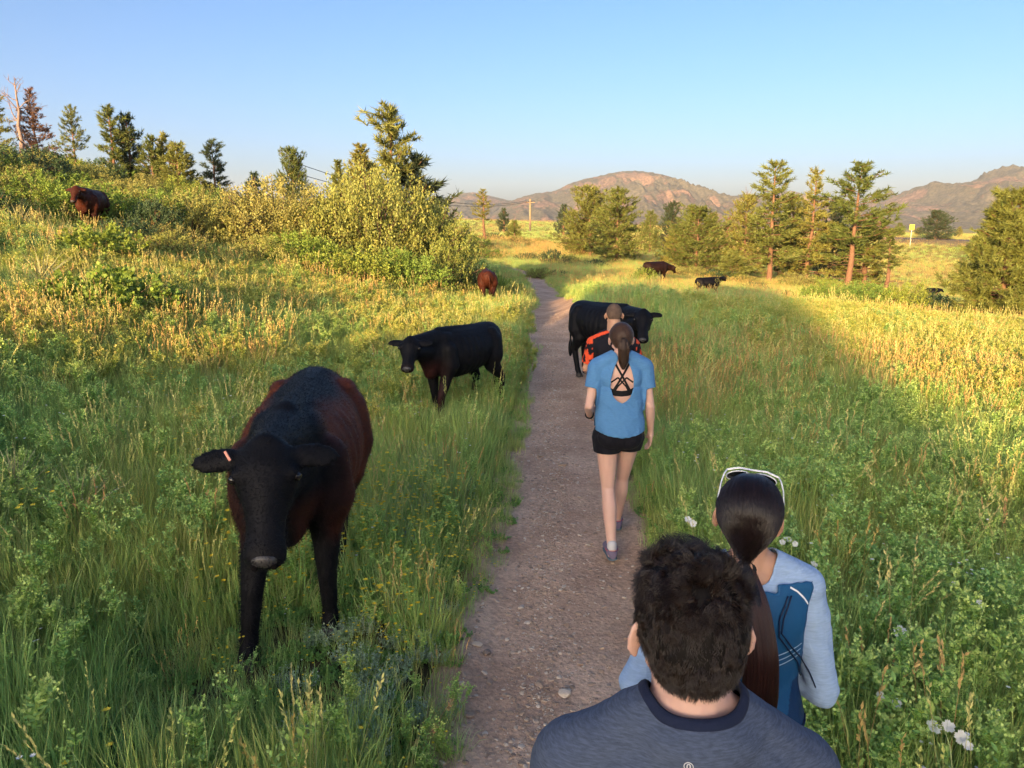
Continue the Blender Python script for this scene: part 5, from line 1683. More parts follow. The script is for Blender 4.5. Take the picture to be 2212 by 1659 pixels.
def coat_first(V):
    x, y, z = V[:, 0], V[:, 1], V[:, 2]
    brown = np.array([0.13, 0.032, 0.014])
    k = smooth(0.10, 0.22, np.abs(x) + 0.03 * np.sin(y * 9)) * smooth(0.50, 0.66, z) * smooth(0.50, 0.30, y) * smooth(-0.86, -0.7, y)
    low = smooth(0.42, 0.58, y) * smooth(0.92, 0.80, z) * smooth(0.55, 0.62, z) * smooth(0.02, 0.08, np.abs(x)) * (y < 0.75)
    k = np.clip(k * 0.95 + low * 0.35, 0, 1) * (0.55 + 0.9 * (fbm(y * 7 + 3, z * 7 + x * 4, 3) - 0.2))
    k = np.clip(k, 0, 1)[:, None]
    base = np.tile(BLACK, (len(V), 1))
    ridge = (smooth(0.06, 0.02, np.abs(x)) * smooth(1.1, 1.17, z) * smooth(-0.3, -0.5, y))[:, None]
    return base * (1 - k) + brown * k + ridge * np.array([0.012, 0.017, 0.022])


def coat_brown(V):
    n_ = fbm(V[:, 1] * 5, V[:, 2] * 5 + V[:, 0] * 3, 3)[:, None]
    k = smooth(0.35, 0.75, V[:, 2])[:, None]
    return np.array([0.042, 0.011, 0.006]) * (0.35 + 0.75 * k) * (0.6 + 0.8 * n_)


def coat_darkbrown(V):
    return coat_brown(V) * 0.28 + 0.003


def coat_blackwarm(V):
    k = (smooth(0.4, 0.6, V[:, 1]) * smooth(0.95, 0.7, V[:, 2]))[:, None]
    return BLACK + k * np.array([0.03, 0.006, 0.002])


root1, pl, axx, sd, upv = cow(-1.24, 4.22, R(187), 1.12, 'nearest cow, black headed with red brown flanks, facing the camera left of the path',
    poll=(0.0, 0.86, 1.19), muzz=(-0.02, 1.13, 0.79), feet=((-0.0, -0.06), (0.08, 0.16), (0.02, 0.38), (0.0, 0.0)), coat=coat_first, voxel=0.014, girth=0.95, ear_l=0.205, ear_droop=0.08, fur=70000)
# orange ear tag
e0 = pl + axx * 0.045 + sd * (0.085 + 0.055) * (1 if (Matrix.Rotation(R(187), 3, 'Z') @ Vector(sd)).x < 0 else -1) + upv * 0.026
bm = bmesh.new(); bmesh.ops.create_cube(bm, size=1)
for v in bm.verts: v.co = Vector((v.co.x * 0.010, v.co.y * 0.006, v.co.z * 0.042))
bmesh.ops.bevel(bm, geom=bm.edges[:], offset=0.002, segments=1)
me = bpy.data.meshes.new('ear_tag'); bm.to_mesh(me); bm.free()
o = mesh_obj('ear_tag', me, simple('tag_plastic', (0.75, 0.30, 0.22), 0.4), root1, False); o.location = e0 + np.array([0, 0.012, 0.0]); o.rotation_euler = (0.2, 0.5, 0)
cow(-0.66, 8.95, R(143), 0.91, 'black cow walking in the grass between the nearest cow and the path', poll=(-0.02, 0.90, 1.16), muzz=(-0.17, 1.13, 0.83), feet=((0, 0.16), (0.02, -0.10), (0, -0.12), (0, 0.18)), coat=coat_blackwarm, voxel=0.015, ear_droop=-0.05, fur=26000)
cow(1.46, 11.25, R(216), 0.97, 'black cow standing on the path beyond the man in the orange sleeved top', poll=(0.18, 0.92, 1.20), muzz=(0.42, 1.16, 0.82), feet=((0, 0.05), (0, 0.0), (0, -0.06), (0, 0.10)), ear_droop=0.0, girth=1.05, voxel=0.015)
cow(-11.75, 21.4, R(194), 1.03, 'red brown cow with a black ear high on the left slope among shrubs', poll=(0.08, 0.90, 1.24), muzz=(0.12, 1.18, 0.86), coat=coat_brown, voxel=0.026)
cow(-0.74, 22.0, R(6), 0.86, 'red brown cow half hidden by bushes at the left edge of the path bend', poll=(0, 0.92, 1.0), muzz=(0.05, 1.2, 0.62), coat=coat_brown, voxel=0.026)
cow(at(1418, 600, 43).x, 43, R(-68), 1.08, 'dark brown cow grazing with lowered head beyond the meadow shade', poll=(0.0, 0.98, 0.98), muzz=(-0.12, 1.24, 0.62), coat=coat_darkbrown, voxel=0.03, girth=1.1)
cow(at(1530, 625, 35.5).x, 35.5, R(-78), 0.82, 'black calf standing in the grass right of the distant brown cow', poll=(-0.05, 0.92, 1.22), muzz=(-0.22, 1.16, 1.02), voxel=0.03, sink=0.12)
cow(at(2014, 640, 79).x, 79, R(-80), 1.05, 'tiny black cow far off behind the dark shrub on the right', poll=(0.0, 0.92, 1.12), muzz=(0, 1.24, 0.80), voxel=0.035)
# ------------------------------------------------------------------ people
SKIN = None


def skin_mat(name, col):
    m, n, l, b = mat_new(name)
    tc = n.new('ShaderNodeTexCoord'); nz = n.new('ShaderNodeTexNoise'); nz.inputs['Scale'].default_value = 9; nz.inputs['Detail'].default_value = 5
    l.new(tc.outputs['Object'], nz.inputs['Vector'])
    mx = n.new('ShaderNodeMix'); mx.data_type = 'RGBA'
    l.new(nz.outputs[0], mx.inputs[0]); mx.inputs[6].default_value = (*[c * 0.88 for c in col], 1); mx.inputs[7].default_value = (col[0] * 1.08, col[1] * 1.02, col[2] * 1.0, 1)
    l.new(mx.outputs[2], b.inputs['Base Color'])
    b.inputs['Roughness'].default_value = 0.5; b.inputs['Specular IOR Level'].default_value = 0.35
    b.inputs['Subsurface Weight'].default_value = 0.12; b.inputs['Subsurface Radius'].default_value = (0.02, 0.008, 0.004); b.inputs['Subsurface Scale'].default_value = 0.4
    nb = n.new('ShaderNodeTexNoise'); nb.inputs['Scale'].default_value = 260
    bp = n.new('ShaderNodeBump'); bp.inputs['Strength'].default_value = 0.12; bp.inputs['Distance'].default_value = 0.002
    l.new(tc.outputs['Object'], nb.inputs['Vector']); l.new(nb.outputs[0], bp.inputs['Height']); l.new(bp.outputs[0], b.inputs['Normal'])
    return m


def cloth(name, col, rough=0.85, heather=0.0, hs=260, sheen=0.03, weave=0.45):
    m, n, l, b = mat_new(name)
    tc = n.new('ShaderNodeTexCoord')
    mp = n.new('ShaderNodeMapping'); mp.inputs['Scale'].default_value = (0.15, 0.15, 1)
    nz = n.new('ShaderNodeTexNoise'); nz.inputs['Scale'].default_value = hs; nz.inputs['Detail'].default_value = 4
    l.new(tc.outputs['Object'], mp.inputs[0]); l.new(mp.outputs[0], nz.inputs['Vector'])
    mx = n.new('ShaderNodeMix'); mx.data_type = 'RGBA'
    rp = n.new('ShaderNodeValToRGB'); rp.color_ramp.elements[0].position = 0.35; rp.color_ramp.elements[1].position = 0.65
    l.new(nz.outputs[0], rp.inputs[0]); l.new(rp.outputs[0], mx.inputs[0])
    h = max(heather, 0.04)
    mx.inputs[6].default_value = (*[c * (1 - h) for c in col], 1); mx.inputs[7].default_value = (*[min(1, c * (1 + h)) for c in col], 1)
    l.new(mx.outputs[2], b.inputs['Base Color'])
    b.inputs['Roughness'].default_value = rough; b.inputs['Specular IOR Level'].default_value = 0.2
    b.inputs['Sheen Weight'].default_value = sheen
    nb = n.new('ShaderNodeTexNoise'); nb.inputs['Scale'].default_value = 420; nb.inputs['Detail'].default_value = 2
    n2 = n.new('ShaderNodeTexNoise'); n2.inputs['Scale'].default_value = 11; n2.inputs['Detail'].default_value = 3; n2.inputs['Distortion'].default_value = 1.5
    ad = n.new('ShaderNodeMath'); ad.operation = 'MULTIPLY_ADD'; ad.inputs[1].default_value = 9
    l.new(tc.outputs['Object'], nb.inputs['Vector']); l.new(tc.outputs['Object'], n2.inputs['Vector'])
    l.new(n2.outputs[0], ad.inputs[0]); l.new(nb.outputs[0], ad.inputs[2])
    bp = n.new('ShaderNodeBump'); bp.inputs['Strength'].default_value = weave; bp.inputs['Distance'].default_value = 0.0018
    l.new(ad.outputs[0], bp.inputs['Height']); l.new(bp.outputs[0], b.inputs['Normal'])
    return m


M_SKIN_A = skin_mat('skin_fair', (0.64, 0.41, 0.335))
M_SKIN_B = skin_mat('skin_light_tan', (0.52, 0.30, 0.20))


def human(J, fem=False, build=1.0):
    """J: joints; returns body parts as functions of an inflation, so that clothes follow the body"""
    hc = J['head']; P = {}

    def torso(S, f=0.0, top=None):
        w = 1.0 * build
        if fem:
            secs = [(0.80, 0, 0, 0.09, 0.07), (0.84, 0, 0, 0.165, 0.115), (0.92, 0, -0.012, 0.172, 0.122), (1.02, 0, 0, 0.138, 0.098), (1.10, 0, 0.008, 0.122, 0.086), (1.20, 0, 0.01, 0.133, 0.094),
                    (1.30, 0, 0.008, 0.150, 0.104), (1.37, 0, 0, 0.155, 0.092), (1.42, 0, -0.008, 0.135, 0.07), (1.455, 0, -0.012, 0.075, 0.055)]
        else:
            secs = [(0.82, 0, 0, 0.10, 0.08), (0.86, 0, 0, 0.160, 0.118), (0.94, 0, -0.01, 0.165, 0.122), (1.04, 0, 0, 0.150, 0.108), (1.14, 0, 0.008, 0.150, 0.106), (1.25, 0, 0.01, 0.168, 0.116),
                    (1.33, 0, 0.004, 0.182, 0.120), (1.40, 0, -0.008, 0.180, 0.102), (1.445, 0, -0.015, 0.140, 0.080), (1.485, 0, -0.018, 0.080, 0.062)]
        S.loft([(z, cx, cy, (r0 * w + f), (r1 * w + f)) for z, cx, cy, r0, r1 in secs])
        if not fem: S.ell((0, -0.034, 1.468), (0.098 + f, 0.080 + f, 0.052 + f))
        for sx in (-1, 1):
            if fem:
                S.ell((sx * 0.07, -0.06, 0.90), (0.085 + f, 0.075 + f, 0.09 + f))
                S.ell((sx * 0.07, 0.075, 1.27), (0.06 + f, 0.05 + f, 0.06 + f))
                S.ell((sx * 0.065, -0.062, 1.33), (0.062 + f, 0.03 + f, 0.075 + f))
            else:
                S.ell((sx * 0.075, -0.055, 0.93), (0.085 + f, 0.075 + f, 0.09 + f))
                S.ell((sx * 0.085, -0.075, 1.355), (0.080 + f, 0.035 + f, 0.09 + f))
                S.ell((sx * 0.08, 0.08, 1.36), (0.085 + f, 0.05 + f, 0.06 + f))
            # slope from neck to shoulder
            sh_ = np.array(J['shL'] if sx < 0 else J['shR'])
            S.cap((sx * 0.035, -0.02, J['neck0'] + 0.025), sh_ + [0, -0.005, 0.012], 0.045 + f, 0.050 * build + f)

    def arm(side):
        def fn(S, f=0.0, upto=1.0):
            a, b, c = (np.array(J[k + side]) for k in ('sh', 'el', 'wr'))
            k = 0.86 if fem else 1.0
            S.cap(a, a * 0.65 + b * 0.35, 0.058 * k * build + f, 0.049 * k * build + f)
            S.cap(a * 0.65 + b * 0.35, b, 0.049 * k * build + f, 0.036 * k + f)
            if upto > 1:
                S.cap(b, b * 0.7 + c * 0.3, 0.038 * k + f, 0.041 * k + f); S.cap(b * 0.7 + c * 0.3, c, 0.041 * k + f, 0.0255 * k + f)
        return fn

    def leg(side):
        def fn(S, f=0.0, upto=2.0):
            a, b, c = (np.array(J[k + side]) for k in ('hip', 'kn', 'an'))
            k = 1.0 if fem else 1.05
            S.cap(a, a * 0.5 + b * 0.5, 0.088 * k + f, 0.070 * k + f)
            S.cap(a * 0.5 + b * 0.5, b, 0.070 * k + f, 0.049 * k + f)
            if upto > 1:
                S.cap(b, b * 0.68 + c * 0.32 + [0, -0.012, 0], 0.048 * k + f, 0.053 * k + f); S.cap(b * 0.68 + c * 0.32 + [0, -0.012, 0], c, 0.053 * k + f, 0.032 * k + f)
        return fn

    def hand(side):
        def fn(S, f=0.0):
            w = np.array(J['wr' + side]); d = unit(np.array(J['hd' + side])); sx = -1 if side == 'L' else 1
            pn = unit(np.array(J.get('pn' + side, (-sx, 0, 0))))                  # palm faces this way
            pn = unit(pn - d * (pn @ d)); th = np.cross(d, pn) * sx                 # roughly forward: thumb side
            if th[1] < 0: th = -th
            Rm = np.stack([th, pn, d], 1)
            S.cap(w, w + d * 0.03, 0.024, 0.026)
            S.ell(w + d * 0.055, (0.040, 0.016, 0.050), Rm)
            for i, (o, L, rr_) in enumerate(((0.030, 0.072, 0.0085), (0.010, 0.080, 0.009), (-0.010, 0.074, 0.0085), (-0.029, 0.058, 0.0075))):
                p0 = w + d * 0.080 + th * o; c_ = J.get('curl', 0.35)
                p1 = p0 + unit(d + pn * c_ * 0.5 + th * o * 2.5) * L * 0.45; p2 = p1 + unit(d + pn * c_ * 1.3 + th * o * 1.5) * L * 0.32; p3 = p2 + unit(d + pn * c_ * 2.2) * L * 0.25
                S.chain([p0, p1, p2, p3], [rr_ * 1.1, rr_, rr_ * 0.92, rr_ * 0.8])
            t0 = w + d * 0.03 + th * 0.026; t1 = t0 + unit(d * 0.8 + th * 0.75 + pn * 0.3) * 0.038; t2 = t1 + unit(d + th * 0.3 + pn * 0.35) * 0.028
            S.chain([t0, t1, t2], [0.013, 0.0105, 0.009])
        return fn

    def neck(S, f=0.0):
        k = 0.85 if fem else 1.16
        h0 = np.array(hc)
        S.cap((0, -0.012, J['neck0'] - 0.03), h0 + [0, -0.028, -0.075], 0.062 * k + f, 0.056 * k + f)
        S.cap((0, -0.03, J['neck0'] - 0.02), h0 + [0, -0.045, -0.055], 0.050 * k + f, 0.048 * k + f)

    yaw = J.get('yaw', 0); Rz = np.array(Matrix.Rotation(yaw, 3, 'Z') @ Matrix.Rotation(J.get('roll', 0), 3, 'Y') @ Matrix.Rotation(J.get('nod', 0), 3, 'X'))
    k = 0.95 if fem else J.get('headk', 1.0)
    H = lambda p: np.array(hc) + Rz @ (np.array(p) * k)

    def head(S, f=0.0, face=True):
        S.ell(H((0, -0.012, 0.022)), (0.075 * k + f, 0.092 * k + f, 0.088 * k + f), Rz)
        S.ell(H((0, -0.045, 0.005)), (0.064 * k + f, 0.060 * k + f, 0.070 * k + f), Rz)
        S.ell(H((0, 0.040, 0.030)), (0.060 * k + f, 0.052 * k + f, 0.062 * k + f), Rz)
        if face:
            S.ell(H((0, 0.035, -0.045)), (0.056, 0.056, 0.062), Rz)            # cheeks and jaw
            S.ell(H((0, 0.060, -0.092)), (0.026, 0.022, 0.020), Rz)            # chin
            S.cap(H((0, 0.085, 0.012)), H((0, 0.108, -0.032)), 0.009, 0.013)   # nose
            for sx in (-1, 1):
                S.cap(H((sx * 0.050, 0.0, -0.055)), H((sx * 0.020, 0.062, -0.085)), 0.017, 0.016)
                S.cap(H((sx * 0.018, 0.086, 0.022)), H((sx * 0.042, 0.074, 0.020)), 0.009, 0.009)     # brow
                S.ell(H((sx * 0.010, 0.104, -0.036)), (0.008, 0.008, 0.007), Rz)
            S.cap(H((-0.016, 0.090, -0.058)), H((0.016, 0.090, -0.058)), 0.0075, 0.0075)
            S.cap(H((-0.014, 0.089, -0.068)), H((0.014, 0.089, -0.068)), 0.008, 0.008)

    def ears(S):
        for sx in (-1, 1):
            c = H((sx * 0.078, -0.012, -0.012))
            out = Rz @ np.array([sx * 0.80, -0.55, 0.0]); upv_ = Rz @ np.array([0, -0.12, 1.0]); out = unit(out); upv_ = unit(upv_); nn = np.cross(out, upv_)
            S.ell(c + out * 0.006, (0.014, 0.030, 0.007), np.stack([out, upv_, nn], 1))
            pr = None
            for t in np.linspace(-1.1, 4.0, 13):                 # helix
                q = c + out * (0.004 + 0.0165 * math.cos(t * 0.62 - 0.55) * 1.0) + upv_ * (0.031 * math.sin(t * 0.62 - 0.55 + 0.0)) + nn * 0.0
                if pr is not None: S.cap(pr, q, 0.0052, 0.0052, k=8)
                pr = q
            S.ell(c + out * 0.006 - upv_ * 0.028, (0.008, 0.010, 0.006), np.stack([out, upv_, nn], 1))
    P.update(torso=torso, armL=arm('L'), armR=arm('R'), legL=leg('L'), legR=leg('R'), handL=hand('L'), handR=hand('R'), neck=neck, head=head, ears=ears, H=H, Rz=Rz, k=k, hc=np.array(hc))
    return P


def body_mesh(P, J, voxel=0.006, it=5, feet=True):
    S = Solid()
    P['torso'](S); P['neck'](S); P['head'](S); P['ears'](S)
    for s_ in 'LR':
        P['arm' + s_](S, 0, 2); P['leg' + s_](S); P['hand' + s_](S)
        a = np.array(J['an' + s_]); t = np.array(J['toe' + s_])
        S.cap(a, a + [0, -0.01, -0.03], 0.034, 0.036); S.cap(a + [0, -0.02, -0.045], a * 0.4 + t * 0.6 + [0, 0, 0.005], 0.030, 0.028)
    return S.skin('body', voxel, it=it)


def shoes(J, root, mat, sole_mat, fem=True):
    for s_ in 'LR':
        a = np.array(J['an' + s_]); t = np.array(J['toe' + s_]); d = unit(t - (a - [0, 0, 0.07])); base = a - np.array([0, 0, 0.075])
        up_ = unit(np.cross(np.cross(d, [0, 0, 1.0]), d)); sd_ = np.cross(d, up_)
        L = 0.245 if fem else 0.27; S = Solid(); k = 18; an = np.arange(k) / k * 2 * np.pi; rs = []; so = Solid(); rs2 = []
        for q, w, h_ in ((-0.06, 0.020, 0.03), (-0.05, 0.031, 0.045), (0.0, 0.036, 0.062), (0.05, 0.037, 0.050), (0.10, 0.043, 0.038), (0.145, 0.044, 0.030), (0.175, 0.035, 0.024), (0.19, 0.018, 0.014)):
            c = base + d * q + up_ * (h_ + 0.012)
            rs.append(c + sd_ * (np.cos(an) * w)[:, None] + up_ * (np.sin(an) * h_ * 0.95)[:, None])
            c2 = base + d * q + up_ * 0.010
            rs2.append(c2 + sd_ * (np.cos(an) * (w + 0.004))[:, None] + up_ * (np.sin(an) * 0.013)[:, None])
        S.rings(rs); S.cap(a + [0, 0, 0.012], base + up_ * 0.05, 0.039, 0.040)
        me = S.skin('shoe', 0.006, 3)
        planes_cut(me, [(tuple(a + [0, 0, 0.012]), (0, -0.25, 1), None)])
        sh_ = mesh_obj('shoe', me, mat, root); thick(sh_, 0.003)
        so.rings(rs2); mesh_obj('sole', so.skin('sole', 0.006, 2), sole_mat, sh_)
        # sock cuff
        S = Solid(); S.cap(a + [0, 0, -0.01], a + [0, 0, 0.028], 0.036, 0.0355); me = S.skin('sock', 0.006, 1)
        mesh_obj('sock', me, mat_sock, root)


mat_sock = cloth('sock', (0.55, 0.55, 0.58))


def head_surface(P, f):
    """points on the head's hair surface from a direction (unit, in the head's own frame)"""
    k = P['k']; C = [((0, -0.012, 0.022), (0.075, 0.092, 0.088)), ((0, -0.045, 0.005), (0.064, 0.060, 0.070)), ((0, 0.040, 0.030), (0.060, 0.052, 0.062))]
    o = np.array([0, -0.012, 0.015])

    def fn(D):
        best = np.zeros(len(D))
        for c, r in C:
            c = np.array(c); r = np.array(r) + f / k
            oc = (o - c) / r; dd = D / r
            A = (dd * dd).sum(1); B = (dd * oc).sum(1); Cc = (oc * oc).sum() - 1
            disc = B * B - A * Cc; t = np.where(disc > 0, (-B + np.sqrt(np.maximum(disc, 0))) / A, 0); best = np.maximum(best, t)
        return (P['hc'][None] + (o + D * best[:, None]) * k @ P['Rz'].T)
    return fn


def hairline(D):
    """is this direction of the head covered by hair: crown, back and sides, ending at the nape and round the ears"""
    el = np.arcsin(D[:, 2]); az = np.arctan2(D[:, 0], D[:, 1])       # az 0: face
    lim = np.interp(np.abs(az), [0, 0.7, 1.15, 1.35, 1.75, 2.0, 2.4, 3.15], [0.75, 0.62, 0.15, -0.12, -0.05, -0.45, -0.84, -0.93])
    return el > lim


def dirs(r, n_):
    D = unit(r.normal(size=(n_ * 3, 3))); D = D[hairline(D)]; return D[:n_]


def hair_cap(P, f, mat, root, voxel=0.006, noise_=0.0, name='hair_base'):
    S = Solid(); P['head'](S, f, face=False)
    me = S.skin(name, voxel, 3)
    V = verts_np(me); o = P['hc'] + P['Rz'] @ (np.array([0, -0.012, 0.015]) * P['k'])
    if noise_:
        N = normals_np(me); set_verts(me, V + N * (noise_ * (fbm(V[:, 0] * 45 + V[:, 1] * 30, V[:, 2] * 45 + V[:, 1] * 21, 3) - 0.4))[:, None])
    cut(me, lambda c: hairline(unit((c - o) @ P['Rz'])))
    o_ = mesh_obj(name, me, mat, root); thick(o_, -0.006)
    return o_


def hair_mat(name, col, rough=0.42, spec=0.5):
    m, n, l, b = mat_new(name)
    hi = n.new('ShaderNodeHairInfo'); cr = n.new('ShaderNodeValToRGB')
    cr.color_ramp.elements[0].color = (*[c * 0.55 for c in col], 1); cr.color_ramp.elements[1].color = (*[c * 1.6 for c in col], 1)
    l.new(hi.outputs['Random'], cr.inputs[0]); l.new(cr.outputs[0], b.inputs['Base Color'])
    b.inputs['Roughness'].default_value = rough; b.inputs['Specular IOR Level'].default_value = spec
    return m


# ================================================================== the man nearest the camera
JP = {'headk': 1.13, 'neck0': 1.470, 'head': (0, 0.035, 1.618), 'shL': (-0.190, -0.01, 1.388), 'shR': (0.185, -0.01, 1.365), 'elL': (-0.262, -0.05, 1.12), 'elR': (0.250, -0.05, 1.12),
      'wrL': (-0.255, 0.12, 0.95), 'wrR': (0.255, 0.12, 0.95), 'hdL': (0, 0.5, -1), 'hdR': (0, 0.5, -1), 'hipL': (-0.09, 0, 0.91), 'hipR': (0.09, 0, 0.91), 'knL': (-0.09, 0.03, 0.50),
      'knR': (0.09, 0.12, 0.50), 'anL': (-0.09, -0.12, 0.10), 'anR': (0.09, 0.16, 0.10), 'toeL': (-0.10, 0.06, 0.03), 'toeR': (0.10, 0.34, 0.03), 'yaw': 0.0, 'roll': 0.0, 'nod': 0.0}
P1 = human(JP, build=1.08)
p1x, p1y = 0.312, 1.16
root = empty('person', (p1x, p1y, float(path_surface(p1x, p1y)[0])), 0, 'nearest person with short curly dark brown hair and a slate tee, seen from behind', 'person', 'people walking along the path')
root.scale = (1.03, 1.03, 1.048)
mesh_obj('body', body_mesh(P1, JP, 0.006, 4), M_SKIN_A, root)
S = Solid(); P1['torso'](S, 0.014); P1['armL'](S, 0.016, 1); P1['armR'](S, 0.016, 1)
me = S.skin('tee_shirt', 0.008, 6)
fold(me, 0.010, 5, 9, 3)
elL, elR, shL, shR = (np.array(JP[k]) for k in ('elL', 'elR', 'shL', 'shR'))
dl = unit(elL - shL); dr = unit(elR - shR)
planes_cut(me, [((0, 0, 0.86), (0, 0, -1), lambda c: abs(c.x) < 0.215), (tuple(shL + dl * 0.20), tuple(dl), lambda c: c.x < -0.15 and c.z < 1.40), (tuple(shR + dr * 0.20), tuple(dr), lambda c: c.x > 0.15 and c.z < 1.40)])
cut(me, lambda c: ~((np.hypot(c[:, 0], (c[:, 1] + 0.016) * 1.10) < 0.082) & (c[:, 2] > 1.38)))
M_TEE = cloth('slate_tee', (0.065, 0.085, 0.135), 0.9, heather=0.22, hs=420)
tee = mesh_obj('tee_shirt', me, M_TEE, root); thick(tee, 0.003)
# ribbed collar
bt = bvh_of(me)
pts = []
for t in np.linspace(0, 2 * np.pi, 60, endpoint=False):
    d = np.array([math.sin(t), -math.cos(t)])
    q_ = (d[0] * 0.090, -0.016 + d[1] * 0.083); hit = bt.ray_cast(Vector((q_[0], q_[1], 1.6)), Vector((0, 0, -1)))[0]
    pts.append((d[0] * 0.080, -0.016 + d[1] * 0.074, (hit.z if hit is not None else 1.44) + 0.004))
pts = np.array(pts)
for _ in range(6): pts[:, 2] = (np.roll(pts[:, 2], 1) + pts[:, 2] * 2 + np.roll(pts[:, 2], -1)) / 4
Vc = []; Fc = []
for i, p in enumerate(pts):
    o_ = unit(np.array([p[0], p[1] + 0.020, 0.0]))
    for (a, b) in ((-0.004, 0.011), (0.001, 0.012), (0.006, 0.009), (0.011, 0.003), (0.011, -0.006), (0.000, -0.006)):
        Vc.append(p + o_ * a + [0, 0, b])
for i in range(60):
    for j in range(6):
        Fc.append((i * 6 + j, i * 6 + (j + 1) % 6, ((i + 1) % 60) * 6 + (j + 1) % 6, ((i + 1) % 60) * 6 + j))
mc = bpy.data.meshes.new('collar'); mc.from_pydata([tuple(v) for v in Vc], [], Fc); mc.update()
mesh_obj('collar', mc, cloth('navy_rib', (0.012, 0.018, 0.045), 0.9), tee)
# trousers and shoes
S = Solid()
for s_ in 'LR': P1['leg' + s_](S, 0.016, 2)
S.ell((0, -0.01, 0.92), (0.185, 0.14, 0.10))
me = S.skin('shorts', 0.011, 4); planes_cut(me, [((0, 0, 0.48), (0, 0, -1), None)])
mesh_obj('shorts', me, cloth('dark_shorts', (0.03, 0.03, 0.035)), root)
shoes(JP, root, cloth('dark_shoe', (0.05, 0.05, 0.055)), simple('shoe_sole', (0.5, 0.5, 0.5), 0.7), fem=False)
# small round emblem between the shoulder blades
bt = bvh_of(tee.data)
M_EMB = simple('reflective_print', (0.50, 0.52, 0.55), 0.5)
EZ = 1.480


def emblem_line(pts, w=0.0013, closed=False):
    me_ = drape(bt, pts, w, 0.005, n_=max(18, len(pts)))
    return me_


em = empty('emblem', (0, 0, 0)); em.parent = tee
circ = [(-0.030 + 0.0068 * math.cos(t), EZ - 0.004 + 0.0068 * math.sin(t)) for t in np.linspace(0, 2 * math.pi, 40)]
o = mesh_obj('ring', emblem_line(circ, 0.0007), M_EMB, em)
arch = [(-0.030 + a_ * 0.55, EZ - 0.004 + b_ * 0.55) for a_, b_ in ((-0.0075, -0.008), (-0.0035, -0.0065), (-0.0045, 0.001), (-0.0030, 0.0068), (0, 0.0082), (0.0030, 0.0068), (0.0045, 0.001), (0.0035, -0.0065), (0.0075, -0.008))]
o = mesh_obj('arch_stroke', emblem_line(arch, 0.0009), M_EMB, em)

# hair: short back and sides, loose curls on top
M_H1 = hair_mat('dark_brown_hair', (0.016, 0.0085, 0.006), 0.32, 0.55)
M_HB1 = simple('hair_base_dark', (0.005, 0.0035, 0.003), 0.7, 0.2)
hair_cap(P1, 0.010, M_HB1, root, 0.006, 0.004)
r = np.random.default_rng(4)
N_ = 34000; D = dirs(r, N_); N_ = len(D)
surf = head_surface(P1, 0.002)(D); top = smooth(0.25, 0.88, D[:, 2])
n_dir = unit(D * [1, 1, 0.95])
# locks: strands share the swing of the nearest lock
LC = unit(r.normal(size=(800, 3)))
lk = np.argmax(D @ LC.T, 1)
ldir = unit(r.normal(size=(800, 3))); lph = r.uniform(0, 6.28, 800); lrad = r.uniform(0.003, 0.0075, 800)
down = np.array([0, -0.15, -1.0]); fl = down[None] * (1.25 - 0.95 * top[:, None]) + n_dir * (0.22 + 0.12 * top[:, None]) + ldir[lk] * (0.16 + 0.75 * top[:, None]) + r.normal(0, 0.17, (N_, 3))
fl = unit(fl)
Ln = (0.020 + 0.016 * top) * r.uniform(0.8, 1.15, N_)
kk = 9; tt = np.linspace(0, 1, kk)
a1 = unit(np.cross(fl, n_dir) + 1e-4); a2 = np.cross(fl, a1)
rad_c = (lrad[lk] * (0.30 + 0.9 * top))[:, None, None]
ph = lph[lk][:, None] + tt[None] * (5.2 + 2.0 * np.sin(lph[lk]))[:, None]
tang = unit(fl - n_dir * ((fl * n_dir).sum(1, keepdims=True)))
bend = (n_dir * 0.5 + 0)[:, None] * 0
ctr = surf[:, None] + n_dir[:, None] * (Ln[:, None] * (tt - 0.5 * tt ** 2) * (0.30 + 0.30 * top[:, None]))[..., None] + fl[:, None] * (Ln[:, None] * tt[None] ** 1.3 * 0.85)[..., None]
st = ctr + rad_c * (a1[:, None] * (np.cos(ph) - np.cos(ph[:, :1]))[..., None] + a2[:, None] * (np.sin(ph) - np.sin(ph[:, :1]))[..., None])
hair('hair', st, 0.0005, M_H1, root)

# ================================================================== the woman with the long ponytail and the blue vest
JQ = {'neck0': 1.435, 'head': (0.0, 0.03, 1.585), 'shL': (-0.165, 0, 1.385), 'shR': (0.155, 0, 1.385), 'elL': (-0.305, -0.04, 1.12), 'elR': (0.215, -0.05, 1.10),
      'wrL': (-0.12, 0.16, 1.12), 'wrR': (0.12, 0.16, 1.10), 'hdL': (0.8, 0.6, 0.1), 'hdR': (-0.8, 0.6, 0.1), 'pnL': (0, -1, 0), 'pnR': (0, -1, 0), 'hipL': (-0.085, 0, 0.88), 'hipR': (0.085, 0, 0.88), 'knL': (-0.08, 0.10, 0.49),
      'knR': (0.08, 0.0, 0.49), 'anL': (-0.08, 0.18, 0.10), 'anR': (0.08, -0.15, 0.10), 'toeL': (-0.09, 0.34, 0.03), 'toeR': (0.09, 0.02, 0.03), 'yaw': -0.22, 'roll': 0.10, 'nod': 0.0}
P2 = human(JQ, fem=True, build=1.05)
p2x, p2y = 0.650, 1.90
root = empty('person', (p2x, p2y, float(path_surface(p2x, p2y)[0])), 0, 'person with a long dark ponytail, white sunglasses on the head and a deep blue vest', 'person', 'people walking along the path')
root.scale = (1.01,) * 3
mesh_obj('body', body_mesh(P2, JQ, 0.006, 4), M_SKIN_B, root)
S = Solid(); P2['torso'](S, 0.008)
for s_ in 'LR': P2['arm' + s_](S, 0.009, 2)
me = S.skin('long_sleeved_shirt', 0.007, 5); fold(me, 0.012, 7, 10, 8)
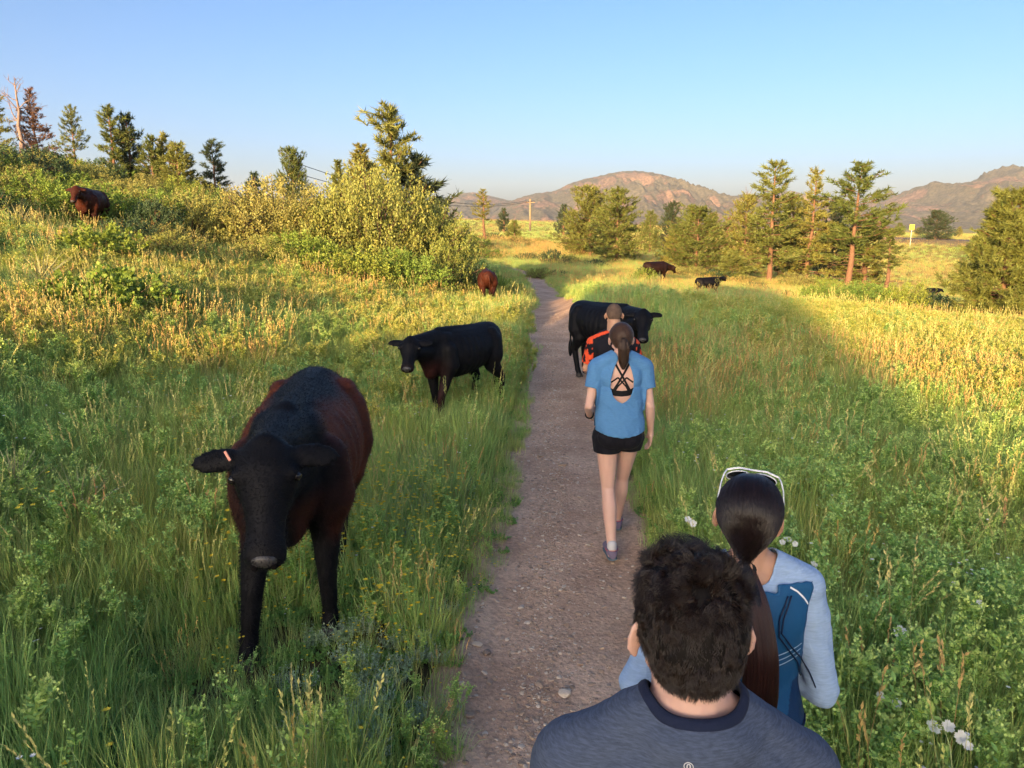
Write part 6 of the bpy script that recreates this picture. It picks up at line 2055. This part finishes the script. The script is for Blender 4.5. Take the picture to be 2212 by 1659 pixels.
dL = unit(np.array(JQ['wrL']) - np.array(JQ['elL'])); dR = unit(np.array(JQ['wrR']) - np.array(JQ['elR']))
planes_cut(me, [((0, 0, 0.93), (0, 0, -1), None),
                (tuple(np.array(JQ['wrL']) - dL * 0.02), tuple(dL), lambda c: c.y > 0.08), (tuple(np.array(JQ['wrR']) - dR * 0.02), tuple(dR), lambda c: c.y > 0.08)])
cut(me, lambda c: ~((np.hypot(c[:, 0], c[:, 1] + 0.018) < 0.066) & (c[:, 2] > 1.36)))
shirt = mesh_obj('long_sleeved_shirt', me, cloth('pale_blue_knit', (0.32, 0.45, 0.66), 0.85, heather=0.08), root); thick(shirt, 0.002)
# vest
S = Solid(); P2['torso'](S, 0.020)
me = S.skin('vest', 0.006, 5)
V = verts_np(me); set_verts(me, V * [1, 1, 1] + normals_np(me) * (0.012 * smooth(1.16, 1.06, V[:, 2]))[:, None])
fold(me, 0.010, 8, 6, 21, mask=lambda V: smooth(1.22, 1.05, V[:, 2]))


def vest_keep(c):
    f = np.interp(c[:, 2], [0.9, 1.13, 1.18, 1.24, 1.30, 1.36, 1.42, 1.5], [0.5, 0.5, 0.165, 0.138, 0.130, 0.135, 0.150, 0.15])
    nk = (c[:, 2] < 1.415 - 0.25 * np.clip(np.abs(c[:, 0]) - 0.06, -1, 0)) | (np.abs(c[:, 0]) > 0.05)
    return (np.abs(c[:, 0]) < f) & (c[:, 2] > 1.015 + 0.012 * np.cos(c[:, 0] * 8)) & nk & (c[:, 2] < 1.44)


cut(me, vest_keep)
paint(me, lambda V: np.where((V[:, 0:1] > 0.045 + (1.16 - V[:, 2:3]) * -0.45 + 0.0) & (V[:, 2:3] < 1.15 - 0.0 * V[:, 0:1]) & (V[:, 0:1] > 0.145 - (V[:, 2:3] - 1.0) * -0.2 - 0.06), np.array([0.006, 0.035, 0.11]), np.array([0.010, 0.085, 0.215])))
vest = mesh_obj('vest', me, attr_mat('vest_fabric', 0.6, 0.3, bump=0.2, bscale=500), root); thick(vest, 0.003)
bv = bvh_of(me)
M_STR = simple('pale_stripe', (0.42, 0.58, 0.75), 0.5)
for q in (0, 1, 2):
    z = 1.262 - q * 0.017
    m_ = drape(bv, [(-0.11, z - 0.02), (0.0, z - 0.022), (0.06, z - 0.012), (0.128, z + 0.008)], 0.0016, 0.0045); mesh_obj('stripe', m_, M_STR, vest)
m_ = drape(bv, [(0.085, 1.432), (0.105, 1.42), (0.125, 1.40), (0.143, 1.375)], 0.0022, 0.0045); mesh_obj('piping', m_, simple('white_piping', (0.8, 0.82, 0.85), 0.5), vest)
M_CORD = simple('dark_cord', (0.008, 0.02, 0.06), 0.6)
bs = bvh_of(shirt.data)


def cord(pts, rad_=0.0022, off=0.009):
    P_ = []
    t = np.linspace(0, 1, len(pts)); pts = np.array(pts)
    for q in np.linspace(0, 1, 40):
        x_, z_ = np.interp(q, t, pts[:, 0]), np.interp(q, t, pts[:, 1])
        h1 = bv.ray_cast(Vector((x_, -1, z_)), Vector((0, 1, 0)))[0]; h2 = bs.ray_cast(Vector((x_, -1, z_)), Vector((0, 1, 0)))[0]
        ys_ = [h.y for h in (h1, h2) if h is not None]
        if ys_: P_.append((x_, min(ys_) - off, z_))
    return tube_mesh('cord', P_, rad_, 6)


mesh_obj('cord', cord([(0.085, 1.415), (0.062, 1.36), (0.058, 1.32), (0.095, 1.27), (0.135, 1.22), (0.165, 1.17), (0.178, 1.135)]), M_CORD, vest)
mesh_obj('cord', cord([(0.075, 1.415), (0.050, 1.36), (0.052, 1.31), (0.085, 1.265), (0.122, 1.215), (0.140, 1.17), (0.163, 1.13)]), M_CORD, vest)
mesh_obj('cord', cord([(-0.17, 1.025), (-0.1, 1.012), (0, 1.008), (0.1, 1.013), (0.17, 1.03)], 0.0028, 0.012), M_CORD, vest)
# skirt
k = 90; secs = []
V = []; F = []
for i, z in enumerate(np.linspace(1.03, 0.66, 22)):
    q = i / 21
    for j in range(k):
        a = j / k * 2 * np.pi
        rr_ = 1 + (0.015 + 0.055 * q) * math.sin(a * 9 + 1.3 * math.sin(a * 2)) + 0.03 * q * math.sin(a * 17 + 1)
        V.append(((0.138 + 0.075 * min(1, q * 1.9) + 0.02 * q) * rr_ * math.cos(a), -0.005 + (0.105 + 0.055 * min(1, q * 1.9) + 0.02 * q) * rr_ * math.sin(a), z))
        if i:
            o_ = (i - 1) * k; F.append((o_ + j, o_ + (j + 1) % k, o_ + k + (j + 1) % k, o_ + k + j))
me = bpy.data.meshes.new('skirt'); me.from_pydata(V, [], F); me.update()
thick(mesh_obj('skirt', me, cloth('pale_skirt', (0.48, 0.58, 0.70), 0.8), root), 0.002)
shoes(JQ, root, cloth('grey_shoe', (0.3, 0.3, 0.33)), simple('shoe_sole_b', (0.6, 0.6, 0.6), 0.7))
# hair pulled back into a tail
M_H2 = hair_mat('sleek_dark_hair', (0.012, 0.006, 0.006), 0.30, 0.6)
M_HB2 = simple('hair_base_sleek', (0.006, 0.003, 0.0035), 0.45, 0.4)
hair_cap(P2, 0.011, M_HB2, root, 0.005)
r = np.random.default_rng(9)


def pulled_hair(P, tie_dir, n_, r, rad_=0.00045, lift=0.013, mat=None, root=None, kk=12, tie_pt=None):
    D = dirs(r, n_); tie = unit(np.array(tie_dir, float)); T = np.linspace(0, 1, kk)
    om = np.arccos(np.clip(D @ tie, -1, 1))[:, None]
    so = np.sin(om) + 1e-6
    st = np.zeros((len(D), kk, 3)); hs = head_surface(P, lift)
    jit = r.uniform(-0.0015, 0.0015, len(D))
    for i, t in enumerate(T):
        t_ = t * 0.97
        X = unit((np.sin((1 - t_) * om) * D + np.sin(t_ * om) * tie) / so)
        p = hs(X); c = P['hc']
        st[:, i] = p + unit(p - c) * (jit + 0.003 * math.sin(math.pi * t))[:, None]
    if tie_pt is not None:
        w = smooth(0.45, 1.0, T)[None, :, None]; st = st * (1 - w) + (np.array(tie_pt)[None, None] + r.normal(0, 0.0045, (len(D), 1, 3))) * w
        hair('hair', st, rad_, mat, root)
        return np.array(tie_pt)
    hair('hair', st, rad_, mat, root)
    return hs(tie[None])[0]


tie_p = P2['H']((0.004, -0.088, -0.112))
tie = pulled_hair(P2, (-0.02, -0.66, -0.75), 17000, r, mat=M_H2, root=root, tie_pt=tie_p)
S = Solid(); S.cap(P2['H']((0, -0.045, -0.015)), P2['H']((0.0, -0.072, -0.085)), 0.064, 0.026); S.cap(P2['H']((0.0, -0.072, -0.085)), tie_p, 0.026, 0.014)
mesh_obj('hair_gather', S.skin('hair_gather', 0.006, 5), M_HB2, root)
# the tail: a mesh core under loose strands
tail_pts = np.array([tie + [0, 0.012, 0.004], tie + [0.003, -0.022, -0.020], tie + [0.015, -0.070, -0.085], tie + [0.026, -0.108, -0.20], tie + [0.026, -0.112, -0.34], tie + [0.008, -0.085, -0.52]])
tr_ = np.array([0.014, 0.020, 0.032, 0.042, 0.044, 0.030])
q = np.linspace(0, 1, 22); tp = np.stack([np.interp(q, np.linspace(0, 1, 6), tail_pts[:, i]) for i in range(3)], 1); tq = np.interp(q, np.linspace(0, 1, 6), tr_)
for _ in range(2): tp[1:-1] = (tp[:-2] + 2 * tp[1:-1] + tp[2:]) / 4
mesh_obj('ponytail', tube_mesh('ponytail', tp, tq * 0.75, 14), M_HB2, root)
n_ = 8000; a = r.uniform(0, 6.28, n_); rr_ = np.sqrt(r.random(n_)) * 1.06; e = r.uniform(0.75, 1.0, n_)
st = np.zeros((n_, 18, 3))
for i, t in enumerate(np.linspace(0, 1, 18)):
    te = t * e
    c = np.stack([np.interp(te, q, tp[:, k_]) for k_ in range(3)], 1); w = np.interp(te, q, tq)
    wav = 0.003 * np.sin(te * 9 + a * 2)
    st[:, i] = c + np.stack([np.cos(a) * rr_ * w + wav, np.sin(a) * rr_ * w * 0.85, 0 * a], 1)
hair('ponytail_strands', st, 0.0007, hair_mat('tail_hair', (0.040, 0.013, 0.010), 0.35, 0.5), root)
ring = [tie + np.array([0.022 * math.cos(t), -0.012 + 0.010 * math.sin(t), -0.010 + 0.022 * math.sin(t)]) for t in np.linspace(0, 2 * math.pi, 24, endpoint=False)]
mesh_obj('hair_tie', tube_mesh('hair_tie', ring, 0.006, 8, closed=True), simple('elastic', (0.01, 0.01, 0.012), 0.8), root)
# sunglasses pushed up on the head
H2 = P2['H']
M_WHT = simple('white_frame', (0.78, 0.80, 0.84), 0.35, 0.5); M_LENS = simple('dark_lens', (0.015, 0.018, 0.02), 0.08, 0.6)
sg = empty('sunglasses', tuple(np.array([p2x, p2y, float(path_surface(p2x, p2y)[0])]) + H2((0, 0.03, 0.12)) * 1.01), 0, 'white framed sunglasses with dark lenses pushed up on the ponytailed head', 'sunglasses')
base_ = H2((0, 0.03, 0.12))


def sgm(name, pts, rad_, mat, parent, closed=False, k=6):
    P_ = np.array([H2(p) - base_ for p in pts]) * 1.01
    return mesh_obj(name, tube_mesh(name, P_, rad_, k, closed), mat, parent)


for sx in (-1, 1):
    lp = [(sx * (0.038 + 0.033 * math.cos(t) * (1.0)), 0.084 - 0.014 * math.sin(t) - abs(0.038 + 0.033 * math.cos(t)) * 0.30, 0.092 + 0.019 * math.sin(t) - 0.06 * abs(0.038 + 0.033 * math.cos(t))) for t in np.linspace(0, 2 * math.pi, 28, endpoint=False)]
    sgm('rim', lp, 0.0018, M_WHT, sg, True)
    P_ = np.array([H2(p) - base_ for p in lp]) * 1.01
    ml = bpy.data.meshes.new('lens'); ml.from_pydata([tuple(P_.mean(0))] + [tuple(p) for p in P_], [], [(0, 1 + i, 1 + (i + 1) % 28) for i in range(28)]); ml.update(); thick(mesh_obj('lens', ml, M_LENS, sg), 0.0015)
    sgm('temple', [(sx * 0.073, 0.050, 0.110), (sx * 0.080, 0.038, 0.100), (sx * 0.086, 0.018, 0.082), (sx * 0.090, -0.004, 0.050), (sx * 0.089, -0.024, 0.018), (sx * 0.086, -0.036, -0.005)], 0.0023, M_WHT, sg)
sgm('bridge', [(-0.073, 0.050, 0.110), (-0.040, 0.062, 0.117), (0, 0.072, 0.113), (0.040, 0.062, 0.117), (0.073, 0.050, 0.110)], 0.0030, M_WHT, sg)

# ================================================================== the walking woman in the blue open-backed tee
JW = {'neck0': 1.445, 'head': (0, 0.03, 1.592), 'shL': (-0.165, 0, 1.385), 'shR': (0.165, 0, 1.385), 'elL': (-0.225, -0.05, 1.12), 'elR': (0.215, -0.035, 1.115),
      'wrL': (-0.20, 0.13, 1.00), 'wrR': (0.245, 0.07, 0.895), 'hdL': (0.25, 0.9, 0.1), 'hdR': (0.05, 0.25, -1), 'hipL': (-0.085, 0, 0.88), 'hipR': (0.085, 0.02, 0.88), 'knL': (-0.07, -0.02, 0.49),
      'knR': (0.07, 0.20, 0.50), 'anL': (-0.055, -0.22, 0.105), 'anR': (0.055, 0.30, 0.12), 'toeL': (-0.06, -0.05, 0.03), 'toeR': (0.065, 0.46, 0.06), 'yaw': 0.0, 'roll': 0.0, 'nod': 0.0, 'curl': 0.5}
P3 = human(JW, fem=True)
p3x, p3y = 0.775, 5.22
root = empty('person', (p3x, p3y, float(path_surface(p3x, p3y)[0])), 0, 'walking person in a blue open backed tee, black shorts and a brown ponytail', 'person', 'people walking along the path')
bmw = body_mesh(P3, JW, 0.006, 4); mesh_obj('body', bmw, M_SKIN_A, root)
S = Solid(); P3['torso'](S, 0.014)
for s_ in 'LR': P3['arm' + s_](S, 0.020, 1)
S.loft([(0.90, 0, -0.01, 0.195, 0.150), (1.00, 0, -0.005, 0.182, 0.135), (1.12, 0, 0, 0.165, 0.120), (1.25, 0, 0, 0.160, 0.115)])
me = S.skin('tee_shirt', 0.007, 5); fold(me, 0.016, 6, 5, 5, mask=lambda V: smooth(1.34, 1.15, V[:, 2]) + 0.25)
a_, b_ = np.array(JW['shL']), np.array(JW['elL']); d1 = unit(b_ - a_); a2_, b2_ = np.array(JW['shR']), np.array(JW['elR']); d2 = unit(b2_ - a2_)
planes_cut(me, [(tuple(a_ + d1 * 0.145), tuple(d1), lambda c: c.x < -0.175 and c.z < 1.36), (tuple(a2_ + d2 * 0.145), tuple(d2), lambda c: c.x > 0.175 and c.z < 1.36)])
cut(me, lambda c: ~((np.hypot(c[:, 0], c[:, 1] + 0.015) < 0.068) & (c[:, 2] > 1.36)))


def keep3(c):
    hem = c[:, 2] > 0.945 - 0.035 * np.cos(c[:, 0] * 9)
    w = np.interp(c[:, 2], [1.155, 1.17, 1.20, 1.26, 1.32, 1.38, 1.43, 1.46], [0, 0.035, 0.060, 0.079, 0.080, 0.066, 0.046, 0.030])
    hole = (c[:, 1] < -0.02) & (np.abs(c[:, 0]) < w)
    arm_ = (np.abs(c[:, 0]) > 0.2) & (c[:, 2] < 1.25) & (c[:, 2] > 2)
    return hem & ~hole & ~arm_


cut(me, keep3)
tee3 = mesh_obj('tee_shirt', me, cloth('bright_blue_tee', (0.085, 0.225, 0.45), 0.8, heather=0.06), root); thick(tee3, 0.002)
bb = bvh_of(bmw); M_BLK = cloth('black_elastic', (0.008, 0.008, 0.010), 0.7)
for pts, w in (([(-0.052, 1.435), (0.0, 1.345), (0.062, 1.235)], 0.0075), ([(0.052, 1.435), (0.0, 1.345), (-0.062, 1.235)], 0.0075), ([(-0.078, 1.30), (-0.03, 1.335), (0.03, 1.27), (0.060, 1.215)], 0.006),
               ([(0.078, 1.30), (0.03, 1.335), (-0.03, 1.27), (-0.060, 1.215)], 0.006)):
    mesh_obj('strap', drape(bb, pts, w, 0.004, n_=30), M_BLK, root)
mesh_obj('bra_band', drape(bb, [(-0.10, 1.245), (-0.05, 1.222), (0, 1.217), (0.05, 1.222), (0.10, 1.245)], 0.021, 0.0045, n_=30), M_BLK, root)
S = Solid()
for s_ in 'LR':
    P3['leg' + s_](S, 0.020, 1)
P3['torso'](S, 0.010)
me = S.skin('shorts', 0.007, 4); fold(me, 0.008, 8, 8, 4)
planes_cut(me, [((0, 0, 1.03), (0, 0, 1), None), ((0, 0, 0.772), (0, 0.0, -1), None)])
thick(mesh_obj('shorts', me, cloth('black_shorts', (0.007, 0.007, 0.012), 0.8), root), 0.002)
shoes(JW, root, cloth('grey_mauve_shoe', (0.17, 0.14, 0.22)), simple('shoe_sole_c', (0.10, 0.14, 0.18), 0.7))
M_PINK = simple('pink_trim', (0.45, 0.08, 0.12), 0.6)
for s_ in 'LR':
    a = np.array(JW['an' + s_])
    mesh_obj('shoe_trim', tube_mesh('shoe_trim', [a + np.array([0.043 * math.cos(t), 0.043 * math.sin(t), -0.006 + 0.004 * math.sin(t)]) for t in np.linspace(0, 2 * math.pi, 24, endpoint=False)], 0.004, 6, True), M_PINK, root)
w = np.array(JW['wrL']); dw = unit(w - np.array(JW['elL'])); s1 = unit(np.cross(dw, [0, 0, 1.0])); s2 = np.cross(dw, s1)
mesh_obj('wristband', tube_mesh('wristband', [w - dw * 0.025 + 0.029 * (s1 * math.cos(t) + s2 * math.sin(t)) for t in np.linspace(0, 2 * math.pi, 24, endpoint=False)], 0.006, 6, True), M_BLK, root)
M_H3 = hair_mat('brown_hair', (0.060, 0.032, 0.020), 0.4, 0.5); M_HB3 = simple('hair_base_brown', (0.035, 0.020, 0.014), 0.6, 0.3)
hair_cap(P3, 0.010, M_HB3, root, 0.006)
r = np.random.default_rng(19)
tie = pulled_hair(P3, (0, -0.99, -0.02), 5000, r, rad_=0.0009, mat=M_H3, root=root, kk=8)
tp = np.array([tie + [0, 0.01, 0], tie + [0, -0.028, -0.01], tie + [0, -0.035, -0.06], tie + [0.004, -0.018, -0.15], tie + [0.004, -0.012, -0.20]]); tq = np.array([0.018, 0.030, 0.040, 0.036, 0.018]); q = np.linspace(0, 1, 5)
S = Solid(); S.chain(list(tp), list(tq * 0.85)); mesh_obj('ponytail', S.skin('ponytail', 0.006, 4), M_HB3, root)
n_ = 1500; a = r.uniform(0, 6.28, n_); rr_ = np.sqrt(r.random(n_)); e = r.uniform(0.8, 1.0, n_); st = np.zeros((n_, 10, 3))
for i, t in enumerate(np.linspace(0, 1, 10)):
    te = t * e; c = np.stack([np.interp(te, q, tp[:, k_]) for k_ in range(3)], 1); w_ = np.interp(te, q, tq)
    st[:, i] = c + np.stack([np.cos(a) * rr_ * w_, np.sin(a) * rr_ * w_ * 0.8, 0 * a], 1)
hair('ponytail_strands', st, 0.0009, M_H3, root)
S = Solid(); S.ell(tie + np.array([0, -0.022, 0.006]), (0.011, 0.008, 0.005)); mesh_obj('hair_clip', S.skin('hair_clip', 0.003, 1), simple('silver_clip', (0.75, 0.78, 0.8), 0.3, 0.6), root)

# ================================================================== the man with cropped hair behind her
JM = dict(JP); JM.update({'headk': 0.98, 'head': (0, 0.035, 1.665), 'elL': (-0.26, 0.02, 1.14), 'elR': (0.26, 0.02, 1.14), 'wrL': (-0.20, 0.22, 1.06), 'wrR': (0.20, 0.22, 1.06), 'hdL': (0.2, 1, 0.1), 'hdR': (-0.2, 1, 0.1),
                          'knL': (-0.02, 0.12, 0.50), 'knR': (0.10, 0.02, 0.50), 'anL': (0.02, 0.16, 0.10), 'anR': (0.12, -0.14, 0.10), 'toeL': (0.02, 0.34, 0.03), 'toeR': (0.13, 0.04, 0.03)})
P4 = human(JM, build=1.0)
p4x, p4y = 0.93, 6.75
root = empty('person', (p4x, p4y, float(path_surface(p4x, p4y)[0])), 0, 'person with cropped grey brown hair in a black top with orange red sleeves', 'person', 'people walking along the path')
root.scale = (0.945,) * 3
mesh_obj('body', body_mesh(P4, JM, 0.008, 4), M_SKIN_B, root)
S = Solid(); P4['torso'](S, 0.016)
for s_ in 'LR': P4['arm' + s_](S, 0.018, 1)
me = S.skin('jersey', 0.008, 5); fold(me, 0.010, 6, 6, 2)
a_, b_ = np.array(JM['shL']), np.array(JM['elL']); d1 = unit(b_ - a_); a2_, b2_ = np.array(JM['shR']), np.array(JM['elR']); d2 = unit(b2_ - a2_)
planes_cut(me, [((0, 0, 0.86), (0, 0, -1), None), (tuple(a_ + d1 * 0.20), tuple(d1), lambda c: c.x < -0.16 and c.z < 1.40), (tuple(a2_ + d2 * 0.20), tuple(d2), lambda c: c.x > 0.16 and c.z < 1.40)])
cut(me, lambda c: ~((np.hypot(c[:, 0], c[:, 1] + 0.018) < 0.080) & (c[:, 2] > 1.38)))


def jersey(V):
    x, z = np.abs(V[:, 0]), V[:, 2]
    red = np.array([0.72, 0.085, 0.03]); blk = np.array([0.008, 0.008, 0.014])
    sl = (x > 0.212 - (1.45 - z) * 0.06) & ((V[:, 1] < 0.03) | (x > 0.235))
    ridge = (np.abs(z - np.interp(x, [0.06, 0.12, 0.2], [1.515, 1.495, 1.455])) < 0.012)
    pat = (fbm(V[:, 2] * 26, V[:, 1] * 26 + x * 20, 2) > 0.62) & sl & (z < 1.40)
    c = np.where((sl | ridge)[:, None], red, blk)
    return np.where(pat[:, None], blk, c)


paint(me, jersey)
thick(mesh_obj('jersey', me, attr_mat('jersey_fabric', 0.8, 0.2), root), 0.003)
S = Solid()
for s_ in 'LR': P4['leg' + s_](S, 0.018, 1)
S.ell((0, -0.01, 0.92), (0.18, 0.135, 0.10))
me = S.skin('shorts', 0.010, 4); planes_cut(me, [((0, 0, 0.56), (0, 0, -1), None)])
mesh_obj('shorts', me, cloth('black_shorts_b', (0.012, 0.012, 0.016)), root)
shoes(JM, root, cloth('black_shoe', (0.03, 0.03, 0.035)), simple('shoe_sole_d', (0.4, 0.4, 0.4), 0.7), fem=False)
hair_cap(P4, 0.003, simple('cropped_hair', (0.15, 0.10, 0.075), 0.9, 0.1, bump=0.6, bscale=400, var=0.25, vscale=60), root, 0.006)
